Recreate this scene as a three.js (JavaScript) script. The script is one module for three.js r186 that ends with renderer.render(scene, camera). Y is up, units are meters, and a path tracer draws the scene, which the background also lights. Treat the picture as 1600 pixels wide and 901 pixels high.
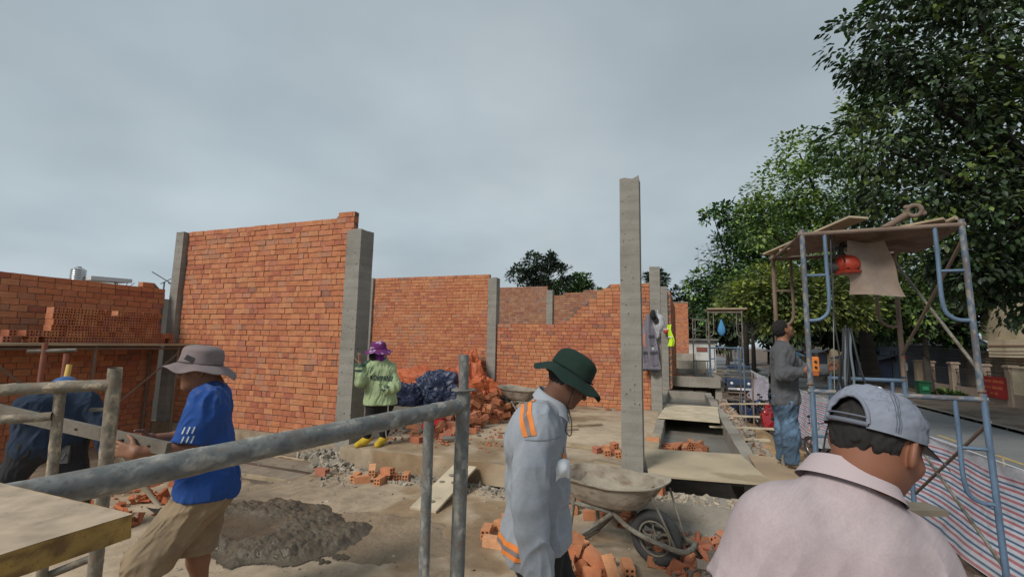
import * as THREE from 'three';
import { mergeGeometries } from 'three/addons/utils/BufferGeometryUtils.js';
import { RoundedBoxGeometry } from 'three/addons/geometries/RoundedBoxGeometry.js';

// ---------------------------------------------------------------- camera, sky, sun, exposure
const W = 1024, H = 576;
const scene = new THREE.Scene();
const camera = new THREE.PerspectiveCamera(2 * Math.atan(450.5 / 710) * 180 / Math.PI, W / H, 0.05, 2000);
camera.position.set(0, 1.72, 0);
camera.rotation.order = 'YXZ';
camera.rotation.set(THREE.MathUtils.degToRad(6.85), THREE.MathUtils.degToRad(20.2), THREE.MathUtils.degToRad(1.1));
camera.updateMatrixWorld(true);
const EXPOSURE = 1.85;
const renderer = new THREE.WebGLRenderer({ antialias: true });
renderer.setSize(W, H);
renderer.toneMapping = THREE.LinearToneMapping;
renderer.toneMappingExposure = EXPOSURE;
renderer.outputColorSpace = THREE.SRGBColorSpace;
renderer.shadowMap.enabled = true;

// seeded random numbers and value noise
let seedState = 12345;
function reseed(n) { seedState = n | 0; }
function rnd() { seedState = (seedState + 0x6d2b79f5) | 0; let t = Math.imul(seedState ^ (seedState >>> 15), 1 | seedState); t = (t + Math.imul(t ^ (t >>> 7), 61 | t)) ^ t; return ((t ^ (t >>> 14)) >>> 0) / 4294967296; }
const rr = (a, b) => a + (b - a) * rnd();
const pick = (a) => a[Math.floor(rnd() * a.length)];
const clamp = (x, a = 0, b = 1) => Math.min(b, Math.max(a, x));
const smooth = (a, b, x) => { const t = clamp((x - a) / (b - a)); return t * t * (3 - 2 * t); };
const mix = (a, b, t) => a + (b - a) * t;
const mix3 = (a, b, t) => [mix(a[0], b[0], t), mix(a[1], b[1], t), mix(a[2], b[2], t)];
function hash(x, y, z) { let h = Math.imul(x, 374761393) ^ Math.imul(y, 668265263) ^ Math.imul(z, 2147483647 - 1274126177); h = Math.imul(h ^ (h >>> 13), 1274126177); h ^= h >>> 16; h = Math.imul(h, 2246822519); return ((h ^ (h >>> 13)) >>> 0) / 4294967296; }
function noise(x, y = 0, z = 0) {
  const X = Math.floor(x), Y = Math.floor(y), Z = Math.floor(z); let u = x - X, v = y - Y, w = z - Z;
  u = u * u * (3 - 2 * u); v = v * v * (3 - 2 * v); w = w * w * (3 - 2 * w);
  const a = mix(mix(hash(X, Y, Z), hash(X + 1, Y, Z), u), mix(hash(X, Y + 1, Z), hash(X + 1, Y + 1, Z), u), v);
  const b = mix(mix(hash(X, Y, Z + 1), hash(X + 1, Y, Z + 1), u), mix(hash(X, Y + 1, Z + 1), hash(X + 1, Y + 1, Z + 1), u), v);
  return mix(a, b, w);
}
function fbm(x, y, z, o = 4) { let s = 0, a = 0.5, n = 0; for (let i = 0; i < o; i++) { s += a * noise(x, y, z); n += a; a *= 0.5; x = x * 2.03 + 5.1; y = y * 2.03 + 1.7; z = z * 2.03 + 3.3; } return s / n; }
function worley(x, z, s = 0) { const X = Math.floor(x), Z = Math.floor(z); let m = 9; for (let i = -1; i < 2; i++) for (let j = -1; j < 2; j++) { const a = X + i + hash(X + i, Z + j, 11 + s), b = Z + j + hash(X + i, Z + j, 12 + s); m = Math.min(m, Math.hypot(x - a, z - b)); } return m; }
function tnoise(u, v, f, seed = 0) {   // tiles over 0..1
  const x = u * f, y = v * f, X = Math.floor(x), Y = Math.floor(y); let a = x - X, b = y - Y; a = a * a * (3 - 2 * a); b = b * b * (3 - 2 * b);
  const m = (n) => ((n % f) + f) % f;
  return mix(mix(hash(m(X), m(Y), seed), hash(m(X + 1), m(Y), seed), a), mix(hash(m(X), m(Y + 1), seed), hash(m(X + 1), m(Y + 1), seed), a), b);
}
function tfbm(u, v, f, o, seed = 0) { let s = 0, a = 0.5, n = 0; for (let i = 0; i < o; i++) { s += a * tnoise(u, v, f, seed + i); n += a; a *= 0.55; f *= 2; } return s / n; }

{ // overcast sky: soft grey-blue cloud, a little paler towards the horizon all round
  const w = 1024, h = 512, d = new Float32Array(w * h * 4);
  for (let j = 0; j < h; j++) {
    const el = ((j + 0.5) / h - 0.5) * Math.PI, y = Math.sin(el), c = Math.cos(el);
    for (let i = 0; i < w; i++) {
      const az = ((i + 0.5) / w) * Math.PI * 2, x = Math.cos(az) * c, z = Math.sin(az) * c, k = 1.5 / (Math.max(y, 0) + 0.22);
      const n = fbm(x * k + 7.3, z * k + 2.1, 3.7, 5), n2 = fbm(x * k * 0.5 + 1.3, z * k * 0.5 + 8.1, 9.2, 3), n3 = fbm(x * k * 2.2 + 4.3, z * k * 2.2 + 8.1, 5.2, 4);
      const t = Math.pow(clamp(y), 0.55);
      let col = mix3([0.455, 0.53, 0.57], [0.335, 0.393, 0.437], t);
      const s = 0.66 + 0.46 * n + 0.42 * n2 + 0.18 * (n3 - 0.5);
      const warm = (n - 0.5) * 0.10;
      col = [col[0] * (s + warm), col[1] * s, col[2] * (s - warm)];
      if (y < 0) col = mix3(col, [0.16, 0.15, 0.14], smooth(0, -0.08, y));
      const o = (j * w + i) * 4; d[o] = col[0] / EXPOSURE; d[o + 1] = col[1] / EXPOSURE; d[o + 2] = col[2] / EXPOSURE; d[o + 3] = 1;
    }
  }
  const t = new THREE.DataTexture(d, w, h, THREE.RGBAFormat, THREE.FloatType);
  t.mapping = THREE.EquirectangularReflectionMapping; t.magFilter = THREE.LinearFilter; t.needsUpdate = true;
  scene.background = t; scene.environment = t;
}
const sun = new THREE.DirectionalLight(new THREE.Color(1, 0.955, 0.88), 1.5);
sun.position.set(-10, 22, 17);
sun.target.position.set(0, 0, -8);
sun.castShadow = true; sun.shadow.radius = 30; sun.shadow.mapSize.set(2048, 2048);
Object.assign(sun.shadow.camera, { left: -40, right: 40, top: 40, bottom: -40, near: 1, far: 120 });
scene.add(sun, sun.target);

// ---------------------------------------------------------------- objects, parts, names
const counts = {};
function numbered(n) { const c = counts[n] = (counts[n] ?? -1) + 1; return c ? n + '_' + String(c).padStart(3, '0') : n; }
function tag(o, label, category, group, kind) { if (label) o.userData.label = label; if (category) o.userData.category = category; if (group) o.userData.group = group; if (kind) o.userData.kind = kind; return o; }
function thing(name, label, category, pos = [0, 0, 0], group) { const g = new THREE.Group(); g.name = numbered(name); g.position.set(...pos); scene.add(g); return tag(g, label, category, group, 'thing'); }
function mesh(name, geo, mat, parent, label) { const m = new THREE.Mesh(Array.isArray(geo) ? merge(geo) : geo, mat); m.name = parent ? name : numbered(name); m.castShadow = m.receiveShadow = true; (parent ?? scene).add(m); if (label) m.userData.label = label; return m; }
function structure(name, geo, mat) { const m = mesh(name, geo, mat); m.userData.kind = 'structure'; return m; }
function copy(o, name, label, pos, rotY, group) { const c = o.clone(); c.name = numbered(name); c.userData = { ...o.userData }; if (label) c.userData.label = label; if (group) c.userData.group = group; if (pos) c.position.set(...pos); if (rotY !== undefined) c.rotation.y = rotY; scene.add(c); return c; }

// ---------------------------------------------------------------- geometry helpers
const V = (a) => new THREE.Vector3(a[0], a[1], a[2]);
const add = (a, b) => [a[0] + b[0], a[1] + b[1], a[2] + b[2]], sub = (a, b) => [a[0] - b[0], a[1] - b[1], a[2] - b[2]], mul = (a, s) => [a[0] * s, a[1] * s, a[2] * s];
const dot = (a, b) => a[0] * b[0] + a[1] * b[1] + a[2] * b[2], len = (a) => Math.hypot(a[0], a[1], a[2]), norm = (a) => mul(a, 1 / (len(a) || 1));
const cross = (a, b) => [a[1] * b[2] - a[2] * b[1], a[2] * b[0] - a[0] * b[2], a[0] * b[1] - a[1] * b[0]], lerp3 = (a, b, t) => mix3(a, b, t);
function merge(list) {
  const col = list.every((g) => g.attributes.color);
  const gs = list.map((g) => { const n = g.index ? g.toNonIndexed() : g.clone(); for (const k of Object.keys(n.attributes)) if (!['position', 'normal', 'uv'].includes(k) && !(k === 'color' && col)) n.deleteAttribute(k); if (!n.attributes.normal) n.computeVertexNormals(); if (!n.attributes.uv) n.setAttribute('uv', new THREE.BufferAttribute(new Float32Array(n.attributes.position.count * 2), 2)); n.morphAttributes = {}; return n; });
  return mergeGeometries(gs, false);
}
function boxUV(g, s = 1, ou = 0, ov = 0) {
  const p = g.attributes.position, n = g.attributes.normal, uv = new Float32Array(p.count * 2);
  for (let i = 0; i < p.count; i++) {
    const ax = Math.abs(n.getX(i)), ay = Math.abs(n.getY(i)), az = Math.abs(n.getZ(i)), x = p.getX(i), y = p.getY(i), z = p.getZ(i);
    const [a, b] = ax > ay && ax > az ? [z, y] : ay > az ? [x, z] : [x, y];
    uv[i * 2] = a * s + ou; uv[i * 2 + 1] = b * s + ov;
  }
  g.setAttribute('uv', new THREE.BufferAttribute(uv, 2)); return g;
}
function colour(g, f) { // vertex colours: f is a colour or a function of the position
  const p = g.attributes.position, c = new Float32Array(p.count * 3);
  for (let i = 0; i < p.count; i++) { const v = typeof f === 'function' ? f([p.getX(i), p.getY(i), p.getZ(i)], i) : f; c.set(v, i * 3); }
  g.setAttribute('color', new THREE.BufferAttribute(c, 3)); return g;
}
function displace(g, f) { const p = g.attributes.position; for (let i = 0; i < p.count; i++) { const v = f([p.getX(i), p.getY(i), p.getZ(i)], i); p.setXYZ(i, v[0], v[1], v[2]); } g.computeVertexNormals(); return g; }
function move(g, x, y, z) { return g.translate(x, y, z); }
function place(g, pos, rx = 0, ry = 0, rz = 0, s) { const m = new THREE.Matrix4().compose(V(pos), new THREE.Quaternion().setFromEuler(new THREE.Euler(rx, ry, rz, 'YXZ')), s ? V(s) : new THREE.Vector3(1, 1, 1)); return g.applyMatrix4(m); }
function box(w, h, d, x = 0, y = 0, z = 0, r = 0) { const g = r ? new RoundedBoxGeometry(w, h, d, 1, r) : new THREE.BoxGeometry(w, h, d); if (r) g.clearGroups?.(); boxUV(g); return g.translate(x, y, z); }
function tube(p, q, r, r2 = r, n = 10, caps = true) {
  const d = sub(q, p), l = len(d), g = new THREE.CylinderGeometry(r2, r, l, n, Math.max(1, Math.round(l / 0.5)), !caps), uv = g.attributes.uv;
  for (let i = 0; i < uv.count; i++) uv.setXY(i, uv.getX(i) * 0.17, uv.getY(i) * l);
  g.applyQuaternion(new THREE.Quaternion().setFromUnitVectors(new THREE.Vector3(0, 1, 0), V(norm(d)))); const m = lerp3(p, q, 0.5);
  return g.translate(m[0], m[1], m[2]);
}
function path(pts, r, n = 8, seg, closed = false) { const c = new THREE.CatmullRomCurve3(pts.map(V), closed, 'centripetal'), l = c.getLength(), g = new THREE.TubeGeometry(c, seg ?? Math.max(6, Math.round(l / Math.max(r * 2, 0.04))), r, n, closed), uv = g.attributes.uv; for (let i = 0; i < uv.count; i++) uv.setXY(i, uv.getY(i) * 0.17, uv.getX(i) * l); return g; }
function bar(p, q, w, h, up = [0, 1, 0]) { // a rectangular bar from p to q
  const d = norm(sub(q, p)), s = norm(cross(d, up)), u = cross(s, d), g = new THREE.BoxGeometry(len(sub(q, p)), h, w); boxUV(g);
  const m = new THREE.Matrix4().makeBasis(V(d), V(u), V(s)); m.setPosition(V(lerp3(p, q, 0.5))); return g.applyMatrix4(m);
}
function crustTube(p, q, r, nu = 40, nv = 240, seed = 1, k = 1) { // a worn pipe: dents, scratches and dried cement crust that stands proud of the metal
  const d = norm(sub(q, p)), s = norm(cross(d, Math.abs(d[1]) < 0.9 ? [0, 1, 0] : [1, 0, 0])), u = cross(s, d), L = len(sub(q, p)), cr = [];
  const g = grid(nu, nv, (a, t) => { const an = a * Math.PI * 2, c = Math.cos(an), e = Math.sin(an), n = fbm(c * 1.1 + seed, e * 1.1, t * L * 26, 5), m = smooth(0.53, 0.72, n) * (0.55 + 0.45 * smooth(0.4, 0.6, fbm(c * 3, e * 3 + seed, t * L * 110, 3))), f = fbm(c * 5, e * 5 + seed, t * L * 150, 3); cr.push([m, f, n, fbm(c * 1.5 + 9, e * 1.5, t * L * 45 + seed, 5)]); const R = r + k * (m * (0.0006 + 0.0016 * f) + 0.0005 * (noise(c * 2, e * 2, t * L * 12) - 0.5)); return add(lerp3(p, q, t), add(mul(s, c * R), mul(u, e * R))); }, [0.17, L]);
  return colour(g, (_, i) => { const [m, f, n, w] = cr[i]; let c = mix3([0.125, 0.132, 0.13], [0.20, 0.205, 0.197], smooth(0.3, 0.7, w)); c = mix3(c, [0.065, 0.062, 0.058], smooth(0.58, 0.72, f) * 0.5); c = mix3(c, [0.16, 0.125, 0.095], smooth(0.44, 0.34, n) * 0.5); return mix3(c, mul([0.40, 0.37, 0.315], 0.75 + 0.5 * f), m * 0.8); });
}
function ell(c, r, n = 12) { const g = new THREE.SphereGeometry(1, n, Math.max(6, n * 0.7 | 0)); g.scale(r[0], r[1], r[2]); return g.translate(c[0], c[1], c[2]); }
function ext(pts, d, bevel = 0) { const s = new THREE.Shape(pts.map((p) => new THREE.Vector2(p[0], p[1]))), g = new THREE.ExtrudeGeometry(s, { depth: d, bevelEnabled: bevel > 0, bevelSize: bevel, bevelThickness: bevel, bevelSegments: 1 }); return boxUV(g); }
function grid(nu, nv, f, uvs = [1, 1]) { // a surface from f(u, v)
  const pos = [], uv = [], idx = [];
  for (let j = 0; j <= nv; j++) for (let i = 0; i <= nu; i++) { const p = f(i / nu, j / nv); pos.push(p[0], p[1], p[2]); uv.push(i / nu * uvs[0], j / nv * uvs[1]); }
  for (let j = 0; j < nv; j++) for (let i = 0; i < nu; i++) { const a = j * (nu + 1) + i, b = a + 1, c = a + nu + 1, d = c + 1; idx.push(a, b, d, a, d, c); }
  const g = new THREE.BufferGeometry(); g.setAttribute('position', new THREE.Float32BufferAttribute(pos, 3)); g.setAttribute('uv', new THREE.Float32BufferAttribute(uv, 2)); g.setIndex(idx); g.computeVertexNormals(); return g;
}

// ---------------------------------------------------------------- textures (surface grain only)
function tex(size, f, { srgb = false, rep = 1, w = size } = {}) {
  const d = new Uint8Array(w * size * 4);
  for (let j = 0; j < size; j++) for (let i = 0; i < w; i++) { const c = f((i + 0.5) / w, (j + 0.5) / size), o = (j * w + i) * 4, v = Array.isArray(c) ? c : [c, c, c]; d[o] = clamp(v[0]) * 255; d[o + 1] = clamp(v[1]) * 255; d[o + 2] = clamp(v[2]) * 255; d[o + 3] = v.length > 3 ? clamp(v[3]) * 255 : 255; }
  const t = new THREE.DataTexture(d, w, size, THREE.RGBAFormat); t.wrapS = t.wrapT = THREE.RepeatWrapping; t.magFilter = THREE.LinearFilter; t.minFilter = THREE.LinearMipmapLinearFilter; t.generateMipmaps = true; t.colorSpace = srgb ? THREE.SRGBColorSpace : THREE.NoColorSpace; t.repeat.set(rep, rep); t.needsUpdate = true; return t;
}
function rep(t, s, s2 = s) { const c = t.clone(); c.repeat.set(s, s2); c.needsUpdate = true; return c; }
const T = {};
T.concrete = tex(512, (u, v) => { const b = tfbm(u, v, 4, 6, 1), s = tfbm(u, v, 32, 3, 20), p = tnoise(u, v, 64, 40); let g = 0.62 + 0.42 * b + 0.14 * (s - 0.5); if (p > 0.93) g *= 0.78; const st = smooth(0.55, 0.75, tfbm(u, v, 3, 4, 61)); return [g * mix(1, 0.86, st), g * mix(0.985, 0.83, st), g * mix(0.95, 0.78, st)]; });
T.concreteB = tex(512, (u, v) => { let h = 0.5 + 0.5 * (tfbm(u, v, 16, 5, 3) - 0.5); if (tnoise(u, v, 64, 40) > 0.9) h -= 0.3; return h; });
T.form = tex(512, (u, v) => { const b = tfbm(u, v, 5, 5, 7), row = tnoise(0.5, v, 24, 9), ln = Math.abs((v * 7) % 1 - 0.5) > 0.485 ? 0.82 : 1; const pit = tnoise(u, v, 48, 44) > 0.94 ? 0.6 : 1; return (0.64 + 0.36 * b + 0.13 * (row - 0.5)) * ln * pit; });
T.brick = tex(256, (u, v) => { const g = 0.7 + 0.34 * tfbm(u, v, 6, 5, 11) + 0.1 * (tnoise(u, v, 64, 5) - 0.5); const m = smooth(0.62, 0.78, tfbm(u, v, 4, 4, 71)); return [mix(g, 0.8, m * 0.4), mix(g, 0.92, m * 0.5), mix(g, 0.98, m * 0.55)]; });
T.brickB = tex(256, (u, v) => 0.5 + 0.5 * (tfbm(u, v, 12, 4, 15) - 0.5) + 0.25 * (tnoise(u * 1, v, 40, 8) - 0.5));
T.dirt = tex(1024, (u, v) => {
  const a = tfbm(u, v, 3, 6, 31), b = tfbm(u, v, 8, 5, 37), c = tfbm(u, v, 48, 3, 41), wet = smooth(0.56, 0.72, tfbm(u, v, 5, 4, 51)), pale = smooth(0.58, 0.74, tfbm(u, v, 6, 5, 81)), sp = tnoise(u, v, 128, 90) > 0.955 ? 1.3 : 1;
  const g = (0.46 + 0.52 * a + 0.42 * (b - 0.5) + 0.34 * (c - 0.5)) * sp * (tnoise(u, v, 160, 95) > 0.94 ? 0.72 : 1); let col = [g, g * 0.955, g * 0.9];
  col = mix3(col, [0.52 * g + 0.06, 0.42 * g + 0.05, 0.31 * g + 0.04], wet * 0.9); return mix3(col, [0.98, 0.96, 0.9], pale * 0.5);
});
T.dirtB = tex(512, (u, v) => 0.5 + 0.6 * (tfbm(u, v, 10, 6, 33) - 0.5) + (tnoise(u, v, 90, 90) > 0.93 ? 0.25 : 0));
T.rust = tex(512, (u, v) => { // chipped blue paint, rust and dried mortar on a pipe
  const a = tfbm(u, v, 6, 5, 101), b = tfbm(u, v, 10, 5, 111), c = tfbm(u, v, 24, 3, 121); let col = mix3([0.36, 0.44, 0.53], [0.29, 0.36, 0.45], c);
  col = mix3(col, [0.41, 0.34, 0.30], smooth(0.45, 0.68, a)); col = mix3(col, [0.60, 0.58, 0.55], smooth(0.48, 0.68, b) * 0.8); return mix3(col, [0.42, 0.4, 0.38], 0.35 * c);
}, { srgb: true });
T.galv = tex(512, (u, v) => { const a = tfbm(u, v, 4, 6, 131), b = tfbm(u, v, 10, 5, 141), c = tfbm(u, v, 40, 3, 151); let col = mix3([0.36, 0.375, 0.375], [0.50, 0.505, 0.49], smooth(0.3, 0.7, a)); col = mix3(col, [0.64, 0.615, 0.56], smooth(0.54, 0.74, b) * 0.75); col = mix3(col, [0.27, 0.265, 0.255], smooth(0.55, 0.75, c) * 0.55); return mix3(col, [0.40, 0.355, 0.30], smooth(0.5, 0.75, tfbm(u, v, 5, 4, 161)) * 0.5); }, { srgb: true });
T.wood = tex(512, (u, v) => { const w = tfbm(u, v, 4, 3, 171) * 0.35, l = tnoise(u * 0.999, v + w * 0.12, 8, 3) * 0.5 + 0.5 * tfbm(u * 1, v + w * 0.1, 64, 2, 5), m = tnoise(u, v, 8, 9), s = tfbm(u, v, 5, 5, 181); const g = 0.70 + 0.16 * l + 0.2 * (m - 0.5) + 0.2 * (s - 0.5); const st = smooth(0.6, 0.75, tfbm(u, v, 4, 4, 191)); return [g * mix(1, 0.72, st), g * mix(0.97, 0.66, st), g * mix(0.92, 0.58, st)]; });
T.asphalt = tex(512, (u, v) => { const g = 0.7 + 0.3 * tfbm(u, v, 4, 4, 201) + 0.35 * (tnoise(u, v, 200, 7) - 0.5); return g; });
T.bark = tex(256, (u, v) => 0.5 + 0.5 * tnoise(u, v * 0.999, 24, 211) * (0.6 + 0.4 * tfbm(u, v, 8, 3, 221)));
T.cloth = tex(256, (u, v) => 0.82 + 0.18 * tfbm(u, v, 12, 5, 231) + 0.10 * (tnoise(u, v, 96, 77) - 0.5));
T.clothB = tex(256, (u, v) => 0.5 + 0.5 * (tfbm(u, v, 6, 5, 241) - 0.5) + 0.12 * Math.sin(u * Math.PI * 2 * 64) * Math.sin(v * Math.PI * 2 * 64));
T.stripe = tex(512, (u, v) => { // woven tarpaulin with printed red, white and blue stripes
  const s = v * 10.5, k = s - Math.floor(s), n = tfbm(u, v, 16, 4, 251), w = 0.012 * (n - 0.5); let c = [0.86, 0.86, 0.90];
  if (k + w > 0.08 && k + w < 0.32) c = [0.78, 0.49, 0.52]; else if (k + w > 0.56 && k + w < 0.76) c = [0.34, 0.46, 0.58];
  if (v > 0.9) c = [0.82, 0.82, 0.85]; const d = 0.88 + 0.2 * (n - 0.5); return mix3([c[0] * d, c[1] * d, c[2] * d], [0.55, 0.47, 0.40], smooth(0.3, 0, v) * 0.35 * n);
}, { srgb: true });
function canvasTex(w, h, draw) { const c = document.createElement('canvas'); c.width = w; c.height = h; draw(c.getContext('2d'), w, h); const t = new THREE.CanvasTexture(c); t.colorSpace = THREE.SRGBColorSpace; t.magFilter = THREE.LinearFilter; return t; }

// ---------------------------------------------------------------- materials (linear base colours)
function mat(color, rough = 0.9, o = {}) { const { bs, ...q } = o; const m = new (o.transmission || o.clearcoat || o.sheen ? THREE.MeshPhysicalMaterial : THREE.MeshStandardMaterial)({ roughness: rough, metalness: 0, side: THREE.DoubleSide, ...q }); m.color.setRGB(color[0], color[1], color[2]); if (bs) m.bumpScale = bs; return m; }
const Mt = {};
Mt.brick = mat([1, 1, 1], 0.92, { vertexColors: true, map: rep(T.brick, 3.1), bumpMap: rep(T.brickB, 3.1), bs: 0.006 });
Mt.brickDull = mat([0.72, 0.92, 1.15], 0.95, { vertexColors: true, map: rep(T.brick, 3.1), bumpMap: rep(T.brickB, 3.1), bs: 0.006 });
Mt.mortar = mat([0.17, 0.135, 0.115], 1, { map: rep(T.concrete, 1.3) });
Mt.column = mat([0.30, 0.28, 0.245], 0.95, { map: rep(T.form, 0.8), bumpMap: rep(T.concreteB, 1.6), bs: 0.006 });
Mt.concrete = mat([0.34, 0.31, 0.27], 0.95, { map: rep(T.concrete, 0.55), bumpMap: rep(T.concreteB, 1), bs: 0.01 });
Mt.wetConcrete = mat([0.24, 0.225, 0.20], 0.8, { map: rep(T.concrete, 0.6), bumpMap: rep(T.concreteB, 1), bs: 0.006 });
Mt.slab = mat([0.57, 0.462, 0.34], 0.97, { map: rep(T.dirt, 0.23), bumpMap: rep(T.dirtB, 0.6), bs: 0.016 });
Mt.slab2 = mat([0.55, 0.452, 0.335], 0.97, { map: rep(T.dirt, 0.17), bumpMap: rep(T.dirtB, 0.5), bs: 0.014 });
Mt.ground = mat([0.20, 0.15, 0.115], 1, { map: rep(T.dirt, 0.15), bumpMap: rep(T.dirtB, 0.5), bs: 0.03 });
Mt.sand = mat([0.46, 0.31, 0.17], 1, { map: rep(T.dirt, 0.5), bumpMap: rep(T.dirtB, 1), bs: 0.02 });
Mt.mortarWet = mat([0.125, 0.098, 0.068], 0.5, { map: rep(T.concrete, 2.2), bumpMap: rep(T.concreteB, 4), bs: 0.012 });
Mt.rubble = mat([1, 1, 1], 1, { vertexColors: true, map: rep(T.concrete, 3) });
Mt.paintPipe = mat([0.9, 0.9, 0.9], 0.65, { map: rep(T.rust, 1.6), bumpMap: rep(T.concreteB, 3), bs: 0.002 });
Mt.bluePipe = mat([0.125, 0.20, 0.31], 0.55, { map: rep(T.concrete, 2), bumpMap: rep(T.concreteB, 3), bs: 0.001 });
Mt.rustPipe = mat([0.23, 0.165, 0.13], 0.85, { map: rep(T.concrete, 2), bumpMap: rep(T.concreteB, 3), bs: 0.003 });
Mt.redPipe = mat([0.32, 0.12, 0.08], 0.8, { map: rep(T.concrete, 2) });
Mt.galv = mat([1, 1, 1], 0.55, { map: rep(T.galv, 2, 1.6), bumpMap: rep(T.concreteB, 4), bs: 0.0015 });
Mt.crust = mat([1, 1, 1], 0.62, { vertexColors: true, bumpMap: rep(T.concreteB, 4), bs: 0.001 });
Mt.crustTan = mat([1.25, 1.06, 0.86], 0.8, { vertexColors: true, bumpMap: rep(T.concreteB, 4), bs: 0.002 });
Mt.dirtyPipe = mat([0.98, 0.9, 0.8], 0.75, { map: rep(T.galv, 3, 2), bumpMap: rep(T.concreteB, 4), bs: 0.004 });
Mt.wood = mat([0.46, 0.37, 0.255], 0.85, { map: rep(T.wood, 1.2), bumpMap: rep(T.wood, 1.2), bs: 0.004 });
Mt.woodPale = mat([0.68, 0.585, 0.44], 0.85, { map: rep(T.wood, 0.9), bumpMap: rep(T.wood, 0.9), bs: 0.004 });
Mt.woodGrey = mat([0.30, 0.26, 0.21], 0.9, { map: rep(T.wood, 1.5), bumpMap: rep(T.wood, 1.5), bs: 0.006 });
Mt.ply = mat([0.56, 0.47, 0.34], 0.85, { map: rep(T.wood, 0.5), bumpMap: rep(T.wood, 0.5), bs: 0.003 });
Mt.asphalt = mat([0.20, 0.20, 0.203], 0.85, { map: rep(T.asphalt, 0.4) });
Mt.bark = mat([0.045, 0.037, 0.031], 1, { map: rep(T.bark, 1), bumpMap: rep(T.bark, 1), bs: 0.03 });
Mt.yellowLine = mat([0.62, 0.45, 0.16], 0.9, { map: rep(T.concrete, 1) });
Mt.vc = mat([1, 1, 1], 0.88, { vertexColors: true });
Mt.fabric = mat([1, 1, 1], 0.95, { vertexColors: true, map: rep(T.cloth, 4), bumpMap: rep(T.clothB, 5), bs: 0.0015 });
Mt.skin = mat([1, 1, 1], 0.6, { vertexColors: true });
Mt.rubber = mat([0.05, 0.05, 0.052], 0.85, { map: rep(T.concrete, 3), bumpMap: rep(T.concreteB, 3), bs: 0.003 });
Mt.black = mat([0.018, 0.018, 0.02], 0.5);
Mt.blackCloth = mat([0.018, 0.017, 0.018], 0.95);
Mt.chrome = mat([0.55, 0.55, 0.56], 0.3, { metalness: 0.9 });
Mt.darkMetal = mat([0.09, 0.09, 0.09], 0.6, { metalness: 0.4 });
Mt.glass = mat([0.05, 0.06, 0.07], 0.15);
const m3 = (r, g, b, rough = 0.6) => mat([r, g, b], rough);

// ---------------------------------------------------------------- ground, road, pavement
structure('ground', boxUV(grid(200, 200, (u, v) => { const a = (u - 0.5) * 2, b = (v - 0.5) * 2, x = Math.sign(a) * (Math.abs(a) * 16 + Math.pow(Math.abs(a), 5) * 700), z = -12 + Math.sign(b) * (Math.abs(b) * 22 + Math.pow(Math.abs(b), 5) * 900); const flat = x > 4.8 && x < 30 ? 0 : 1; return [x, -1.42 + flat * (Math.abs(x) < 30 ? 0.10 * (fbm(x * 0.7, z * 0.7, 1) - 0.5) + 0.05 * (fbm(x * 4, z * 4, 2) - 0.5) : 0), z]; })), Mt.ground);
structure('road', boxUV(new THREE.BoxGeometry(7.1, 0.06, 500).translate(8.75, -1.41, -200)), Mt.asphalt);
structure('pavement', boxUV(box(5.2, 0.22, 200, 14.9, -1.37, -70, 0.02)), mat([0.22, 0.175, 0.15], 1, { map: rep(T.dirt, 0.2), bumpMap: rep(T.dirtB, 0.5), bs: 0.02 }));
for (let i = 0; i < 24; i++) { const k = mesh('kerb_stone', box(0.16, 0.20, 0.96, 12.38, -1.34, -14 - i, 0.015), Mt.concrete); k.userData.kind = 'structure'; }
{ // painted centre dashes
  const g = []; for (let i = 0; i < 26; i++) { const l = box(0.13, 0.004, 1.25, 8.98, -1.376, -14.6 - i * 3.3); g.push(l); }
  g.forEach((l) => structure('road_marking', l, Mt.yellowLine));
}
{ // sand heap on the ground beside the building
  const h = (x, z) => 0.62 * Math.exp(-((x - 2.3) ** 2 / 0.5 + (z + 16.4) ** 2 / 5.5)) + 0.34 * Math.exp(-((x - 2.0) ** 2 / 0.4 + (z + 20.6) ** 2 / 4)) - 0.07;
  structure('sand_heap', boxUV(grid(60, 90, (u, v) => { const x = 0.9 + u * 3.1, z = -24 + v * 11; return [x, -1.42 + h(x, z) + 0.05 * fbm(x * 5, z * 5, 4), z]; })), Mt.sand);
  const p = structure('bare_earth', boxUV(grid(80, 80, (u, v) => { const x = 1.3 + u * 3.3, z = -14 + v * 13; return [x, -1.40 + 0.16 * (fbm(x * 1.5, z * 1.5, 8) - 0.5) + 0.09 * (fbm(x * 8, z * 8, 9) - 0.5), z]; })), mat([0.145, 0.10, 0.078], 1, { map: rep(T.dirt, 0.4), bumpMap: rep(T.dirtB, 0.9), bs: 0.03 }));
}

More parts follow.
